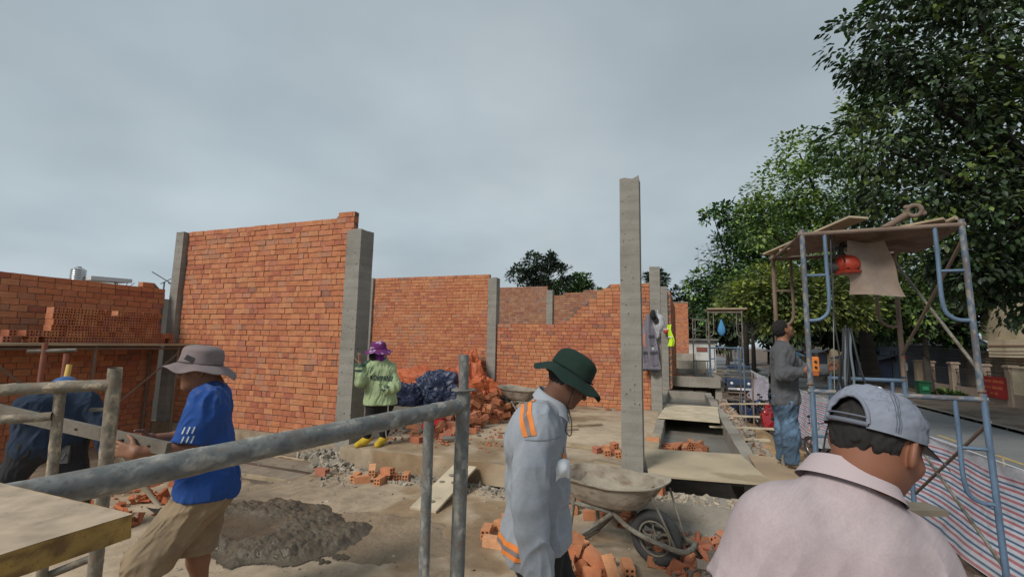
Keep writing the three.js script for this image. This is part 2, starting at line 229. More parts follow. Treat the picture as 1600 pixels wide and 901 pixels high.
// ---------------------------------------------------------------- floors of the building
{
  const s = new THREE.Shape([[-8.6, 5.5], [1.35, 5.05], [1.35, -2], [-8.6, -2]].map((p) => new THREE.Vector2(...p)));
  const rim = [[-6.25, 4.92], [-5.9, 4.7], [-5.55, 4.52], [-5.2, 4.38], [-4.95, 4.3], [-4.72, 4.26], [-4.62, 4.36], [-4.58, 4.55], [-4.52, 4.75], [-4.5, 4.95], [-4.55, 5.1], [-4.68, 5.22], [-5.0, 5.3], [-5.5, 5.36], [-6.0, 5.4], [-6.3, 5.3]], pts = [];
  for (let i = 0; i < rim.length; i++) { const a = rim[i], b = rim[(i + 1) % rim.length]; for (let k = 0; k < 5; k++) { const t = k / 5; pts.push(new THREE.Vector2(mix(a[0], b[0], t) + 0.07 * (hash(i, k, 1) - 0.5), mix(a[1], b[1], t) + 0.07 * (hash(i, k, 2) - 0.5))); } }
  s.holes.push(new THREE.Path(pts));
  const g = new THREE.ExtrudeGeometry(s, { depth: 0.14, bevelEnabled: false }); g.rotateX(-Math.PI / 2); g.translate(0, -0.14, 0);
  structure('floor_slab', boxUV(g), Mt.slab);
}
structure('raised_floor_slab', boxUV(displace(new THREE.BoxGeometry(4.1, 0.262, 5.75, 60, 4, 70).translate(-2.4, 0.135, -8.18), (p) => { const e = smooth(-5.6, -5.31, p[2]); return [p[0] + 0.03 * e * (fbm(p[0] * 5, p[1] * 5, 3) - 0.5), p[1] + (p[1] > 0.25 ? 0.02 * (fbm(p[0] * 2, p[2] * 2, 5) - 0.5) - 0.014 * e * noise(p[0] * 9, 1, 1) : 0), p[2] + e * 0.05 * (fbm(p[0] * 4, p[1] * 6, 7) - 0.5)]; })), Mt.slab2);
structure('raised_floor_slab', boxUV(displace(new THREE.BoxGeometry(4.2, 0.27, 5.6, 40, 4, 60).translate(-6.56, 0.134, -8.24), (p) => [p[0], p[1], p[2] + (p[2] > -5.5 ? 0.08 * (fbm(p[0] * 3, p[1] * 5, 7) - 0.5) : 0)])), Mt.slab2);
structure('raised_floor_slab', boxUV(box(8.3, 0.26, 23, -4.55, 0.13, -22.57)), Mt.slab2);
// edge beams and broken ledges at the street end of the floor step
const ragged = (w, h, d, x, y, z, a = 0.04, seg = 0.08) => boxUV(displace(new THREE.BoxGeometry(w, h, d, Math.ceil(w / seg), Math.ceil(h / seg), Math.ceil(d / seg)), (p) => { const q = add(p, [x, y, z]); return add(q, [a * (fbm(q[0] * 6, q[1] * 6, q[2] * 6 + 3) - 0.5), a * (fbm(q[0] * 6 + 9, q[1] * 6, q[2] * 6) - 0.5), a * (fbm(q[0] * 6, q[1] * 6 + 7, q[2] * 6) - 0.5)]); }));
structure('edge_beam', ragged(1.72, 0.27, 0.32, 0.42, 0.10, -4.98, 0.05), Mt.concrete);
structure('edge_beam_ledge', ragged(1.72, 0.12, 0.36, 0.42, 0.015, -4.66, 0.10, 0.05), Mt.concrete);
structure('edge_beam', ragged(0.26, 0.30, 1.5, -0.33, 0.13, -6.05, 0.03), Mt.concrete);
function basin(z0, z1, x0, x1, floor, top, w = 0.17) {
  structure('basin_floor', boxUV(box(x1 - x0, 0.1, z0 - z1, (x0 + x1) / 2, floor - 0.05, (z0 + z1) / 2)), Mt.wetConcrete);
  structure('basin_parapet', ragged(w, top + 0.5, z0 - z1, x1 + w / 2, (top - 0.5) / 2, (z0 + z1) / 2, 0.04, 0.12), Mt.concrete);
  structure('basin_wall', ragged(0.14, top + 0.02, z0 - z1, x0 - 0.07, (top) / 2, (z0 + z1) / 2, 0.03, 0.14), Mt.concrete);
  structure('basin_divider', ragged(x1 - x0, top + 0.3, 0.14, (x0 + x1) / 2, (top - 0.3) / 2, z1, 0.03, 0.1), Mt.concrete);
}
basin(-6.7, -11.9, -0.3, 0.74, 0.06, 0.30);
basin(-12.0, -15.55, -0.36, 0.70, 0.10, 0.32);
basin(-17.1, -23.0, -0.42, 1.12, 0.48, 0.69, 0.2);
structure('basin_front', ragged(1.7, 0.34, 0.14, 0.42, 0.525, -17.02, 0.04, 0.1), Mt.concrete);
structure('basin_front', ragged(1.62, 0.42, 0.2, 0.40, 0.82, -24.2, 0.05, 0.1), Mt.concrete);
structure('basin_front', ragged(1.5, 0.95, 0.3, 0.25, 0.775, -32.4, 0.05, 0.12), Mt.concrete);
structure('canopy_slab', boxUV(box(1.7, 0.12, 15.5, 0.4, 0.42, -24.7)), Mt.concrete);

// ---------------------------------------------------------------- bricks
const BRICK = [[0.53, 0.20, 0.092], [0.50, 0.183, 0.086], [0.56, 0.225, 0.105], [0.47, 0.165, 0.080], [0.45, 0.15, 0.078], [0.53, 0.205, 0.112], [0.40, 0.13, 0.074], [0.57, 0.25, 0.12], [0.45, 0.17, 0.105], [0.33, 0.145, 0.095], [0.46, 0.205, 0.118], [0.48, 0.225, 0.135]];
function brickGeo(l, h, d, c, seed) {
  const g = new THREE.BoxGeometry(l, h, d).toNonIndexed(), p = g.attributes.position;
  for (let i = 0; i < p.count; i++) { const k = (a) => (hash(Math.round(p.getX(i) * 999), Math.round(p.getY(i) * 999) + seed, Math.round(p.getZ(i) * 999) + a) - 0.5) * 0.006; p.setXYZ(i, p.getX(i) + k(1), p.getY(i) + k(2), p.getZ(i) + k(3)); }
  g.computeVertexNormals(); boxUV(g, 1, seed * 0.37, seed * 0.73);
  return colour(g, (q, i) => { const t = 0.90 + 0.2 * hash(i, seed, 9); return mul(c, t); });
}
const LEN = { stretcher: 0.182, header: 0.086, half: 0.12 };
const brickSet = {};
for (const k of Object.keys(LEN)) brickSet[k] = BRICK.map((c, i) => [0, 1].map((s) => brickGeo(LEN[k], 0.079, 0.106, c, i * 7 + s + 1 + LEN[k] * 100 | 0)));
const frustum = new THREE.Frustum().setFromProjectionMatrix(new THREE.Matrix4().multiplyMatrices(camera.projectionMatrix, camera.matrixWorldInverse));
// a half-brick wall from a to b ([x, z]); topAt gives its height along the run; every brick is laid on its own
function brickWall(label, a, b, y0, topAt, o = {}) {
  const L = Math.hypot(b[0] - a[0], b[1] - a[1]), ang = Math.atan2(-(b[1] - a[1]), b[0] - a[0]), w = thing('brick_wall', label, 'brick wall', [a[0], y0, a[1]], o.group);
  w.rotation.y = ang; w.updateMatrixWorld(true);
  const list = [], C = 0.088, joint = 0.009, rows = Math.ceil(Math.max(...Array.from({ length: 60 }, (_, i) => topAt(i / 59 * L))) / C);
  reseed(o.seed ?? 7);
  for (let r = 0; r < rows; r++) {
    const y = r * C + 0.044; let s = (r % 2) * 0.09 + (o.clean ? 0 : rr(-0.04, 0.04)) - 0.09;
    while (s < L) {
      const kind = rnd() < (o.headers ?? 0.3) ? 'header' : rnd() < 0.08 ? 'half' : 'stretcher', l = LEN[kind]; let c = s + l / 2, sx = 1;
      if (c - l / 2 < 0) { const e = c + l / 2; if (e > 0.04) { sx = e / l; c = e / 2; } else c = -1; }
      if (c + l / 2 * sx > L) { const st = c - l / 2 * sx; sx = (L - st) / l; c = (L + st) / 2; }
      const gap = o.gaps?.(c, y);
      if (c > 0 && sx > 0.15 && y + 0.02 < topAt(c) && !gap) {
        const z = o.zone ? o.zone(c / L, y) : 0.5, n = fbm((c + a[0]) * 1.1, y * 1.1, (o.seed ?? 7) + a[1], 3) + rr(-0.3, 0.3);
        let ci; const q = rnd(); const redder = n > 0.68 || q < 0.05 * (1 - z);
        const sm = fbm((c + a[0]) * 1.6 + 4, y * 2.6, (o.seed ?? 7) + 3, 3), dk = fbm((c + a[0]) * 1.2 + 8, y * 1.9, (o.seed ?? 7) + 9, 3);
        if (q > 0.998 || (dk > 0.6 && q > 0.93)) ci = 9; else if (sm > 0.585 ? q < 0.42 * (1.15 - z) : q < 0.012) ci = rnd() < 0.6 ? 10 : 11; else if (redder) ci = pick([3, 4, 6, 8, 1]); else ci = pick([0, 1, 2, 5, 7, 0, 2, 3]);
        list.push({ g: brickSet[kind][ci][rnd() < 0.5 ? 0 : 1], p: [c, y + rr(-0.002, 0.002), rr(-0.0035, 0.0035) * (o.rough ?? 1)], rz: rr(-0.008, 0.008) * (o.rough ?? 1), ry: rr(-0.01, 0.01), sx });
      }
      s += l + (o.clean ? joint : joint * rr(0.15, 0.8));
    }
  }
  const v = new THREE.Vector3();
  for (const k of list) { v.set(...k.p).applyMatrix4(w.matrixWorld); k.score = frustum.containsPoint(v) ? (o.rank ? o.rank(v) : 1 / v.distanceTo(camera.position)) : 0; }
  list.sort((x, y) => y.score - x.score);
  const rest = [];
  list.forEach((k, i) => {
    if (i < 300 && k.score > 0) { const m = mesh('brick', k.g, o.mat ?? Mt.brick, w); m.position.set(...k.p); m.rotation.set(0, k.ry, k.rz); m.scale.x = k.sx; }
    else rest.push(k.g.clone().applyMatrix4(new THREE.Matrix4().compose(V(k.p), new THREE.Quaternion().setFromEuler(new THREE.Euler(0, k.ry, k.rz)), new THREE.Vector3(k.sx, 1, 1))));
  });
  if (rest.length) mesh('brickwork', rest, o.mat ?? Mt.brick, w).userData.kind = 'stuff';
  // mortar between the bricks, set back from their faces
  const n = Math.max(2, Math.round(L / 0.09)), pts = [[0, 0]]; pts.push([L, 0]);
  for (let i = n; i >= 0; i--) { const s = i / n * L, t = Math.floor((topAt(clamp(s, 0.03, L - 0.03)) - 0.02 + 0.044) / C) * C - 0.006; pts.push([s, Math.max(0.01, t)]); }
  mesh('mortar', ext(pts, o.mortarT ?? 0.082).translate(0, 0, -(o.mortarT ?? 0.082) / 2), o.mortarMat ?? Mt.mortar, w);
  return w;
}
const paleMortar = mat([0.25, 0.19, 0.155], 1, { map: rep(T.concrete, 1.3) });
brickWall('long low brick wall behind the stacked hollow bricks, with grey joints', [-8.62, -5.42], [-8.62, -0.9], 0.0, (s) => 2.55 + (s > 0.12 && s < 0.3 ? 0.09 : 0) , { seed: 11, headers: 0.02, clean: true, zone: () => 0.6, mortarMat: paleMortar, mortarT: 0.084 });
brickWall('tall rough brick wall rising above the others behind the man in blue', [-8.33, -5.62], [-4.665, -5.62], 0.27, (s) => 3.38 + (s > 3.36 ? 0.05 : 0), { seed: 21, headers: 0.42, rough: 1.7, zone: (u, y) => smooth(0.3, 1.6, 3.1 - y) * 0.6 + 0.25, mortarT: 0.08 });
brickWall('flat-topped brick wall behind the woman and the tarpaulin bundle', [-8.35, -11.05], [-4.69, -11.05], 0.27, () => 3.29, { seed: 31, headers: 0.25, rough: 1.6, zone: () => 0.1, mortarMat: paleMortar, mortarT: 0.084 });
const stair = (s) => { const x = -4.43 + s; if (x < -2.72) return 1.94; const k = Math.floor((x + 2.72) / 0.118); return Math.min(1.94 + (k + 1) * 0.088, 2.9); };
brickWall('unfinished brick wall whose top climbs in steps to the bare column', [-4.43, -11.05], [-0.63, -11.05], 0.27, stair, { seed: 41, headers: 0.02, clean: true, zone: (u, y) => (y < 0.9 || u < 0.25 ? 0.3 : 1) });
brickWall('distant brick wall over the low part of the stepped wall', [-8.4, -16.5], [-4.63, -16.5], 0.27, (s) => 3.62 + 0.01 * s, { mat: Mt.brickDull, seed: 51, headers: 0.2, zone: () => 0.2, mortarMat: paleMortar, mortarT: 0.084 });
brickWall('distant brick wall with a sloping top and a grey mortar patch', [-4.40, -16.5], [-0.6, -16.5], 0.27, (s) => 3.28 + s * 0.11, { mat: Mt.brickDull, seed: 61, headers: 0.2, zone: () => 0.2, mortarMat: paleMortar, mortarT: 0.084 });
mesh('mortar_patch', displace(ell([1.92, 2.83, 0.06], [0.16, 0.24, 0.012], 14), (p) => add(p, [0.05 * (noise(p[0] * 9, p[1] * 9, 1) - 0.5), 0.05 * (noise(p[0] * 9, p[1] * 9, 4) - 0.5), 0])), Mt.concrete, scene.children[scene.children.length - 1]);
brickWall('narrow brick wall standing on the last concrete basin by the street', [-0.46, -33.0], [0.62, -33.0], 1.25, () => 3.42, { seed: 71, headers: 0.1, zone: () => 0.4, mortarT: 0.084 });
mesh('coping', [box(1.14, 0.06, 0.16, 0.54, 3.44, 0), box(0.18, 0.1, 0.16, 0.72, 3.51, 0, 0.02)], Mt.concrete, scene.children[scene.children.length - 1]);
brickWall('short stub of brickwork at the back of the farthest columns', [-0.30, -16.45], [-0.18, -22.0], 0.3, (s) => 3.25 - s * 0.02, { seed: 81, zone: () => 0.3 });

// ---------------------------------------------------------------- concrete columns
function column(label, x, z, y0, y1, w, d, top = 0.008, seed = 1) {
  const t = thing('concrete_column', label, 'column', [x, y0, z]), h = y1 - y0;
  mesh('shaft', boxUV(displace(new THREE.BoxGeometry(w, h, d, 4, Math.ceil(h / 0.12), 4).translate(0, h / 2, 0), (p) => { const k = 0.010; return [p[0] * (1 - 0.02 * p[1] / h) + k * (fbm(p[0] * 9, p[1] * 2.2, seed) - 0.5), p[1] + (p[1] > h - 0.01 ? top * (noise(p[0] * 22 + seed, p[2] * 22, 3) * 2 - 1.2) : 0), p[2] + k * (fbm(p[2] * 9, p[1] * 2.2, seed + 5) - 0.5)]; }), 1, seed * 0.31, seed * 0.17), Mt.column, t);
  const pits = []; reseed(seed * 77); for (let i = 0; i < 16; i++) pits.push(ell([rr(-w / 2.4, w / 2.4), rr(0.2, h - 0.1), d / 2 + 0.001], [rr(0.004, 0.012), rr(0.004, 0.012), 0.003], 7));
  mesh('pock_mark', pits, mat([0.10, 0.095, 0.085], 1), t).userData.kind = 'stuff';
  return t;
}
column('tall bare concrete column rising alone behind the wheelbarrow', -0.53, -5.62, 0.27, 3.76, 0.235, 0.235, 0.035, 3);
column('wide concrete pillar at the end of the tall brick wall, beside the woman', -4.535, -5.58, 0.0, 3.37, 0.26, 0.30, 0.01, 5);
column('slim concrete pillar at the far corner of the tall brick wall', -8.44, -5.60, 0.0, 3.6, 0.20, 0.24, 0.01, 8);
column('concrete column the grey vest hangs on', -0.50, -11.05, 0.27, 3.55, 0.235, 0.24, 0.008, 11);
column('concrete pillar between the flat-topped wall and the stepped wall', -4.57, -11.05, 0.27, 3.42, 0.24, 0.24, 0.01, 14);
column('thin concrete pillar at the far left end of the flat-topped wall', -8.45, -11.05, 0.27, 3.53, 0.22, 0.24, 0.01, 16);
column('short concrete pillar between the two distant walls', -4.52, -16.48, 0.27, 3.72, 0.24, 0.24, 0.03, 18);
column('concrete column next behind the one with the grey vest', -0.47, -16.5, 0.27, 3.76, 0.26, 0.24, 0.01, 20);
column('farthest concrete column of the row by the street', -0.47, -22.0, 0.27, 4.28, 0.26, 0.24, 0.01, 22);

// ---------------------------------------------------------------- loose hollow bricks
function hollowBrick(l, c, seed) {
  const s = new THREE.Shape([[-0.04, -0.04], [0.04, -0.04], [0.04, 0.04], [-0.04, 0.04]].map((p) => new THREE.Vector2(...p)));
  for (const x of [-0.0185, 0.0185]) for (const y of [-0.0185, 0.0185]) { const h = new THREE.Path(); h.absarc(x, y, 0.0125, 0, Math.PI * 2, true); s.holes.push(h); }
  const g = new THREE.ExtrudeGeometry(s, { depth: l, bevelEnabled: false, curveSegments: 4 }).translate(0, 0, -l / 2);
  boxUV(g, 1, seed * 0.41, seed * 0.23);
  return colour(g, (p, i) => mul(c, 0.93 + 0.12 * hash(Math.round(p[0] * 500), Math.round(p[1] * 500) + seed, Math.round(p[2] * 500))));
}
const hollowFresh = [[0.66, 0.30, 0.14], [0.61, 0.265, 0.125], [0.70, 0.35, 0.18], [0.56, 0.225, 0.11]].map((c, i) => hollowBrick(0.18, c, i + 31));
const hollow = [0, 1, 2, 3, 5, 7, 8, 4].map((k, i) => hollowBrick(0.18, BRICK[k], i + 1)), hollowHalf = [0, 2, 8].map((k, i) => hollowBrick(0.10, BRICK[k], i + 21));
function looseBrick(label, group, p, rx, ry, rz, half) { const b = mesh('hollow_brick', half ? pick(hollowHalf) : pick(/fresh|single hollow|lying on the floor|below the woman/.test(label) ? hollowFresh : hollow), Mt.brick); tag(b, label, 'brick', group); b.position.set(...p); b.rotation.set(rx, ry, rz, 'YXZ'); return b; }
// a tumbled heap: bricks dropped onto a rounded mound, the lower ones flat; those buried inside are one object
function heap(label, group, n, inside, height, seed, y0, tilt = 0.5, inner) {
  reseed(seed); const done = [];
  for (let i = 0; i < n * 40 && done.length < n; i++) {
    const p = inside(); let y = y0 + 0.04, near = 0;
    for (const q of done) { const d = Math.hypot(q.p[0] - p[0], q.p[2] - p[1]); if (d < 0.13) { near++; y = Math.max(y, q.p[1] + 0.074 * Math.sqrt(Math.max(0, 1 - (d / 0.15) ** 2))); } }
    if (y > y0 + 0.04 + height(p[0], p[1])) continue;
    const lie = near ? tilt : 0.04; done.push({ p: [p[0], y, p[1]], r: [rr(-lie, lie), rr(0, Math.PI), pick([0, Math.PI / 2]) + rr(-lie, lie) * 0.7], h: rnd() < 0.18 });
  }
  for (const b of done) b.covered = done.filter((q) => q !== b && q.p[1] > b.p[1] + 0.03 && Math.hypot(q.p[0] - b.p[0], q.p[2] - b.p[2]) < 0.12).length;
  const hid = done.filter((b) => b.covered >= 2).map((b) => hollow[0].clone().applyMatrix4(new THREE.Matrix4().compose(V(b.p), new THREE.Quaternion().setFromEuler(new THREE.Euler(...b.r, 'YXZ')), new THREE.Vector3(1, 1, b.h ? 0.55 : 1))));
  done.filter((b) => b.covered < 2).forEach((b) => looseBrick(label, group, b.p, ...b.r, b.h));
  if (hid.length) tag(mesh('buried_bricks', hid, Mt.brick), label.replace(/^(\w+ )*?(hollow )?brick/, 'bricks buried inside, under each ' + (label.match(/^(\w+ )*?(hollow )?brick/)?.[0] ?? 'brick')), 'bricks', null, 'stuff');
}

// ---------------------------------------------------------------- people: signed-distance bodies meshed as one surface
const smin = (a, b, k) => { const h = Math.max(k - Math.abs(a - b), 0) / k; return Math.min(a, b) - h * h * k * 0.25; };
const smax = (a, b, k) => -smin(-a, -b, k);
function capsule(p, a, b, ra, rb) { const bx = b[0] - a[0], by = b[1] - a[1], bz = b[2] - a[2], px = p[0] - a[0], py = p[1] - a[1], pz = p[2] - a[2], L = bx * bx + by * by + bz * bz || 1e-9; let t = (px * bx + py * by + pz * bz) / L; t = t < 0 ? 0 : t > 1 ? 1 : t; return Math.hypot(px - bx * t, py - by * t, pz - bz * t) - (ra + (rb - ra) * t); }
const ellip = (x, y, z, a, b, c) => { const k0 = Math.hypot(x / a, y / b, z / c), k1 = Math.hypot(x / (a * a), y / (b * b), z / (c * c)); return k1 < 1e-9 ? -Math.min(a, b, c) : k0 * (k0 - 1) / k1; };
function bones(list, k = 0.04) { return (p) => { let d = 1e9; for (const b of list) { const c = capsule(p, b[0], b[1], b[2], b[3] ?? b[2]); d = d > 1e8 ? c : smin(d, c, b[4] ?? k); } return d; }; }
function boundsOf(list, m = 0.06) { const lo = [1e9, 1e9, 1e9], hi = [-1e9, -1e9, -1e9]; for (const b of list) for (const [q, r] of [[b[0], b[2]], [b[1], b[3] ?? b[2]]]) for (let i = 0; i < 3; i++) { lo[i] = Math.min(lo[i], q[i] - r - m); hi[i] = Math.max(hi[i], q[i] + r + m); } return [lo, hi]; }
function surface(f, [lo, hi], cell, col, origin = [0, 0, 0]) { // surface nets
  const n = [0, 1, 2].map((i) => Math.ceil((hi[i] - lo[i]) / cell) + 1), [nx, ny, nz] = n, val = new Float32Array(nx * ny * nz), at = (i, j, k) => (k * ny + j) * nx + i, p = [0, 0, 0];
  for (let k = 0; k < nz; k++) for (let j = 0; j < ny; j++) for (let i = 0; i < nx; i++) { p[0] = lo[0] + i * cell; p[1] = lo[1] + j * cell; p[2] = lo[2] + k * cell; const v = f(p); val[at(i, j, k)] = v; if (v > cell * 5) { const skip = Math.min(nx - 1 - i, Math.floor(v * 0.8 / cell) - 2); for (let s = 1; s <= skip; s++) val[at(i + s, j, k)] = cell * 3; i += Math.max(0, skip); } }
  const vid = new Int32Array(nx * ny * nz).fill(-1), pos = [], idx = [];
  for (let k = 0; k < nz - 1; k++) for (let j = 0; j < ny - 1; j++) for (let i = 0; i < nx - 1; i++) {
    let s = [0, 0, 0], c = 0; const g = (a, b, e) => val[at(i + a, j + b, k + e)]; const first = g(0, 0, 0) < 0; let mixed = false;
    for (let q = 1; q < 8 && !mixed; q++) mixed = (g(q & 1, (q >> 1) & 1, q >> 2) < 0) !== first;
    if (!mixed) continue;
    for (let ax = 0; ax < 3; ax++) for (let q = 0; q < 4; q++) { const o = [0, 0, 0], o1 = (ax + 1) % 3, o2 = (ax + 2) % 3; o[o1] = q & 1; o[o2] = q >> 1; const A = g(o[0], o[1], o[2]), e = [...o]; e[ax] = 1; const B = g(e[0], e[1], e[2]); if ((A < 0) !== (B < 0)) { const t = A / (A - B); for (let m = 0; m < 3; m++) s[m] += o[m] + (m === ax ? t : 0); c++; } }
    vid[at(i, j, k)] = pos.length / 3; pos.push(lo[0] + (i + s[0] / c) * cell, lo[1] + (j + s[1] / c) * cell, lo[2] + (k + s[2] / c) * cell);
  }
  const quad = (a, b, c, d, flip) => { if (a < 0 || b < 0 || c < 0 || d < 0) return; flip ? idx.push(a, c, b, a, d, c) : idx.push(a, b, c, a, c, d); };
  for (let k = 1; k < nz - 1; k++) for (let j = 1; j < ny - 1; j++) for (let i = 1; i < nx - 1; i++) {
    const v = val[at(i, j, k)] < 0;
    if (v !== (val[at(i + 1, j, k)] < 0)) quad(vid[at(i, j - 1, k - 1)], vid[at(i, j, k - 1)], vid[at(i, j, k)], vid[at(i, j - 1, k)], !v);
    if (v !== (val[at(i, j + 1, k)] < 0)) quad(vid[at(i - 1, j, k - 1)], vid[at(i - 1, j, k)], vid[at(i, j, k)], vid[at(i, j, k - 1)], !v);
    if (v !== (val[at(i, j, k + 1)] < 0)) quad(vid[at(i - 1, j - 1, k)], vid[at(i, j - 1, k)], vid[at(i, j, k)], vid[at(i - 1, j, k)], !v);
  }
  const g = new THREE.BufferGeometry(), N = new Float32Array(pos.length), P = new Float32Array(pos), e = cell * 0.6;
  for (let i = 0; i < P.length; i += 3) { const q = [P[i], P[i + 1], P[i + 2]], d = [0, 1, 2].map((m) => { const a = [...q], b = [...q]; a[m] += e; b[m] -= e; return f(a) - f(b); }), w = norm(d); N[i] = w[0]; N[i + 1] = w[1]; N[i + 2] = w[2]; }
  g.setAttribute('position', new THREE.BufferAttribute(P, 3)); g.setAttribute('normal', new THREE.BufferAttribute(N, 3)); g.setIndex(idx);
  { const uv = new Float32Array(P.length / 3 * 2); for (let i = 0; i < P.length / 3; i++) { uv[i * 2] = P[i * 3] + 0.6 * P[i * 3 + 2]; uv[i * 2 + 1] = P[i * 3 + 1] + 0.12 * (P[i * 3 + 2] - P[i * 3]); } g.setAttribute('uv', new THREE.BufferAttribute(uv, 2)); }
  if (col) colour(g, col); return g.translate(-origin[0], -origin[1], -origin[2]);
}
const frame = (fwd, up) => { const z = norm(fwd), x = norm(cross(up, z)), y = cross(z, x); return { x, y, z, to: (p, c) => { const d = sub(p, c); return [dot(d, x), dot(d, y), dot(d, z)]; }, from: (q, c) => add(c, add(add(mul(x, q[0]), mul(y, q[1])), mul(z, q[2]))) }; };
function headField(c, F, s = 1, neck) { // skull, jaw, brow, eyes, nose, lips, ears
  return (P) => {
    let [x, y, z] = F.to(P, c); x /= s; y /= s; z /= s; const ax = Math.abs(x), q = [x, y, z];
    let d = ellip(x, y - 0.022, z + 0.012, 0.076, 0.096, 0.095);
    d = smin(d, ellip(x, y + 0.052, z - 0.03, 0.054, 0.060, 0.060), 0.045);
    d = smin(d, Math.hypot(x, y + 0.094, z - 0.066) - 0.020, 0.03);
    d = smin(d, capsule([ax, y, z], [0.006, 0.028, 0.080], [0.046, 0.024, 0.062], 0.010, 0.009), 0.022);
    d = smin(d, Math.hypot(ax - 0.045, y + 0.022, z - 0.058) - 0.020, 0.025);
    d = smax(d, -(Math.hypot(ax - 0.031, y - 0.004, z - 0.096) - 0.017), 0.018);
    d = smin(d, Math.hypot(ax - 0.031, y - 0.004, z - 0.070) - 0.0135, 0.004);
    d = smin(d, capsule(q, [0, 0.014, 0.085], [0, -0.028, 0.106], 0.008, 0.0125), 0.016);
    d = smin(d, Math.hypot(ax - 0.013, y + 0.033, z - 0.094) - 0.008, 0.01);
    d = smin(d, capsule([ax, y, z], [0, -0.052, 0.088], [0.019, -0.055, 0.078], 0.0075, 0.005), 0.008);
    d = smin(d, capsule([ax, y, z], [0, -0.064, 0.084], [0.016, -0.064, 0.077], 0.008, 0.005), 0.008);
    d = smax(d, -capsule([ax, y, z], [0, -0.0585, 0.098], [0.02, -0.060, 0.085], 0.0022, 0.002), 0.004);
    const ez = z + 0.012, ey = y - 0.0; d = smin(d, smax(ellip(ax - 0.080 + ez * 0.35, ey, ez, 0.011, 0.033, 0.021), -(ellip(ax - 0.092 + ez * 0.35, ey - 0.002, ez - 0.002, 0.010, 0.022, 0.012)), 0.006), 0.008);
    d *= s * 0.9; if (neck) d = smin(d, neck(P), 0.03); return d;
  };
}
const faceColour = (c, F, s, skin, o = {}) => (P) => {
  const [x, y, z] = mul(F.to(P, c), 1 / s), ax = Math.abs(x); let k = mul(skin, 0.92 + 0.16 * fbm(P[0] * 30, P[1] * 30, P[2] * 30));
  if (z > 0.05) {
    const e = Math.hypot(ax - 0.031, (y - 0.004) * 1.9); if (e < 0.013 && z > 0.07) k = e < 0.006 ? [0.02, 0.015, 0.012] : [0.45, 0.40, 0.36]; else if (e < 0.019 && z > 0.06) k = mul(skin, 0.55);
    if (ax > 0.012 && ax < 0.05 && Math.abs(y - 0.031 + ax * 0.05) < 0.006) k = [0.02, 0.016, 0.014];
    if (ax < 0.021 && Math.abs(y + 0.058) < 0.012) k = [skin[0] * 0.85, skin[1] * 0.6, skin[2] * 0.6];
  }
  return k;
};
function hairField(c, F, s = 1, line = 0.055, back = -0.06, g = 0) { // hair cap: over the skull, off the face
  return (P) => { let [x, y, z] = mul(F.to(P, c), 1 / s); const n = 0.012 * (fbm(x * 60, y * 45, z * 60) - 0.5) + 0.008 * (noise(x * 150, y * 60, z * 150) - 0.5); let d = ellip(x, y - 0.026, z + 0.016, 0.085 + g, 0.104 + g, 0.104 + g) - n; const cut = Math.max(Math.min(0.9 * (z - 0.052) - 0.9 * (y - line) * 0.9, 1), -(y - back) + Math.max(0, z * 0.4)); const face = z > -0.005 ? (line - 0.062 - y) * 0.8 + (z - 0.0) * 0.8 : -1; d = smax(d, Math.max(cut, face), 0.012); const e = Math.hypot((Math.abs(x) - 0.083), y + 0.002, z + 0.008) - 0.030; return smax(d, -e, 0.01) * s * 0.9; };
}
// a hand from the wrist: palm, four fingers of unequal length and a thumb off the side; curl bends each joint
function handBones(w, dir, palm, side, curl = 0.5, s = 1, thumb = 0.6) {
  const D = norm(dir), N0 = norm(sub(palm, mul(D, dot(palm, D)))), S = mul(cross(D, N0), side), at = (d, x, n) => add(w, add(add(mul(D, d * s), mul(S, x * s)), mul(N0, n * s))), L = [];
  for (const x of [-0.026, -0.009, 0.009, 0.026]) L.push([at(0.0, x * 0.7, 0), at(0.082 - Math.abs(x + 0.006) * 0.25, x, 0), 0.0145 * s, 0.011 * s, 0.012]);
  [[-0.030, 0.60, 0.072], [-0.0105, 0.92, 0.088], [0.0095, 1, 0.088], [0.029, 0.93, 0.084]].forEach(([x, l, base], i) => {
    let p = at(base, x, 0), a = curl * (0.75 + 0.12 * (3 - i)); const spread = x * 1.1; let ang = 0;
    [0.042, 0.026, 0.021].forEach((sl, j) => { ang += a * (j ? 0.95 : 0.8); const d = norm(add(add(mul(D, Math.cos(ang)), mul(N0, Math.sin(ang))), mul(S, spread * (1 - ang * 0.4)))), q = add(p, mul(d, sl * l * s)); L.push([p, q, (0.0088 - j * 0.001) * s, (0.008 - j * 0.001) * s, 0.004]); p = q; });
  });
  let p = at(0.022, 0.026, 0.006); const t1 = norm(add(add(mul(D, 0.75), mul(S, 0.75)), mul(N0, thumb * 0.7))), q = add(p, mul(t1, 0.042 * s)), t2 = norm(add(add(mul(D, 0.9), mul(S, 0.25)), mul(N0, thumb))), r = add(q, mul(t2, 0.030 * s)), e = add(r, mul(norm(add(t2, mul(N0, 0.3 * thumb))), 0.022 * s));
  L.push([p, q, 0.0135 * s, 0.010 * s, 0.01], [q, r, 0.0098 * s, 0.009 * s, 0.005], [r, e, 0.0088 * s, 0.0072 * s, 0.004]); return L;
}
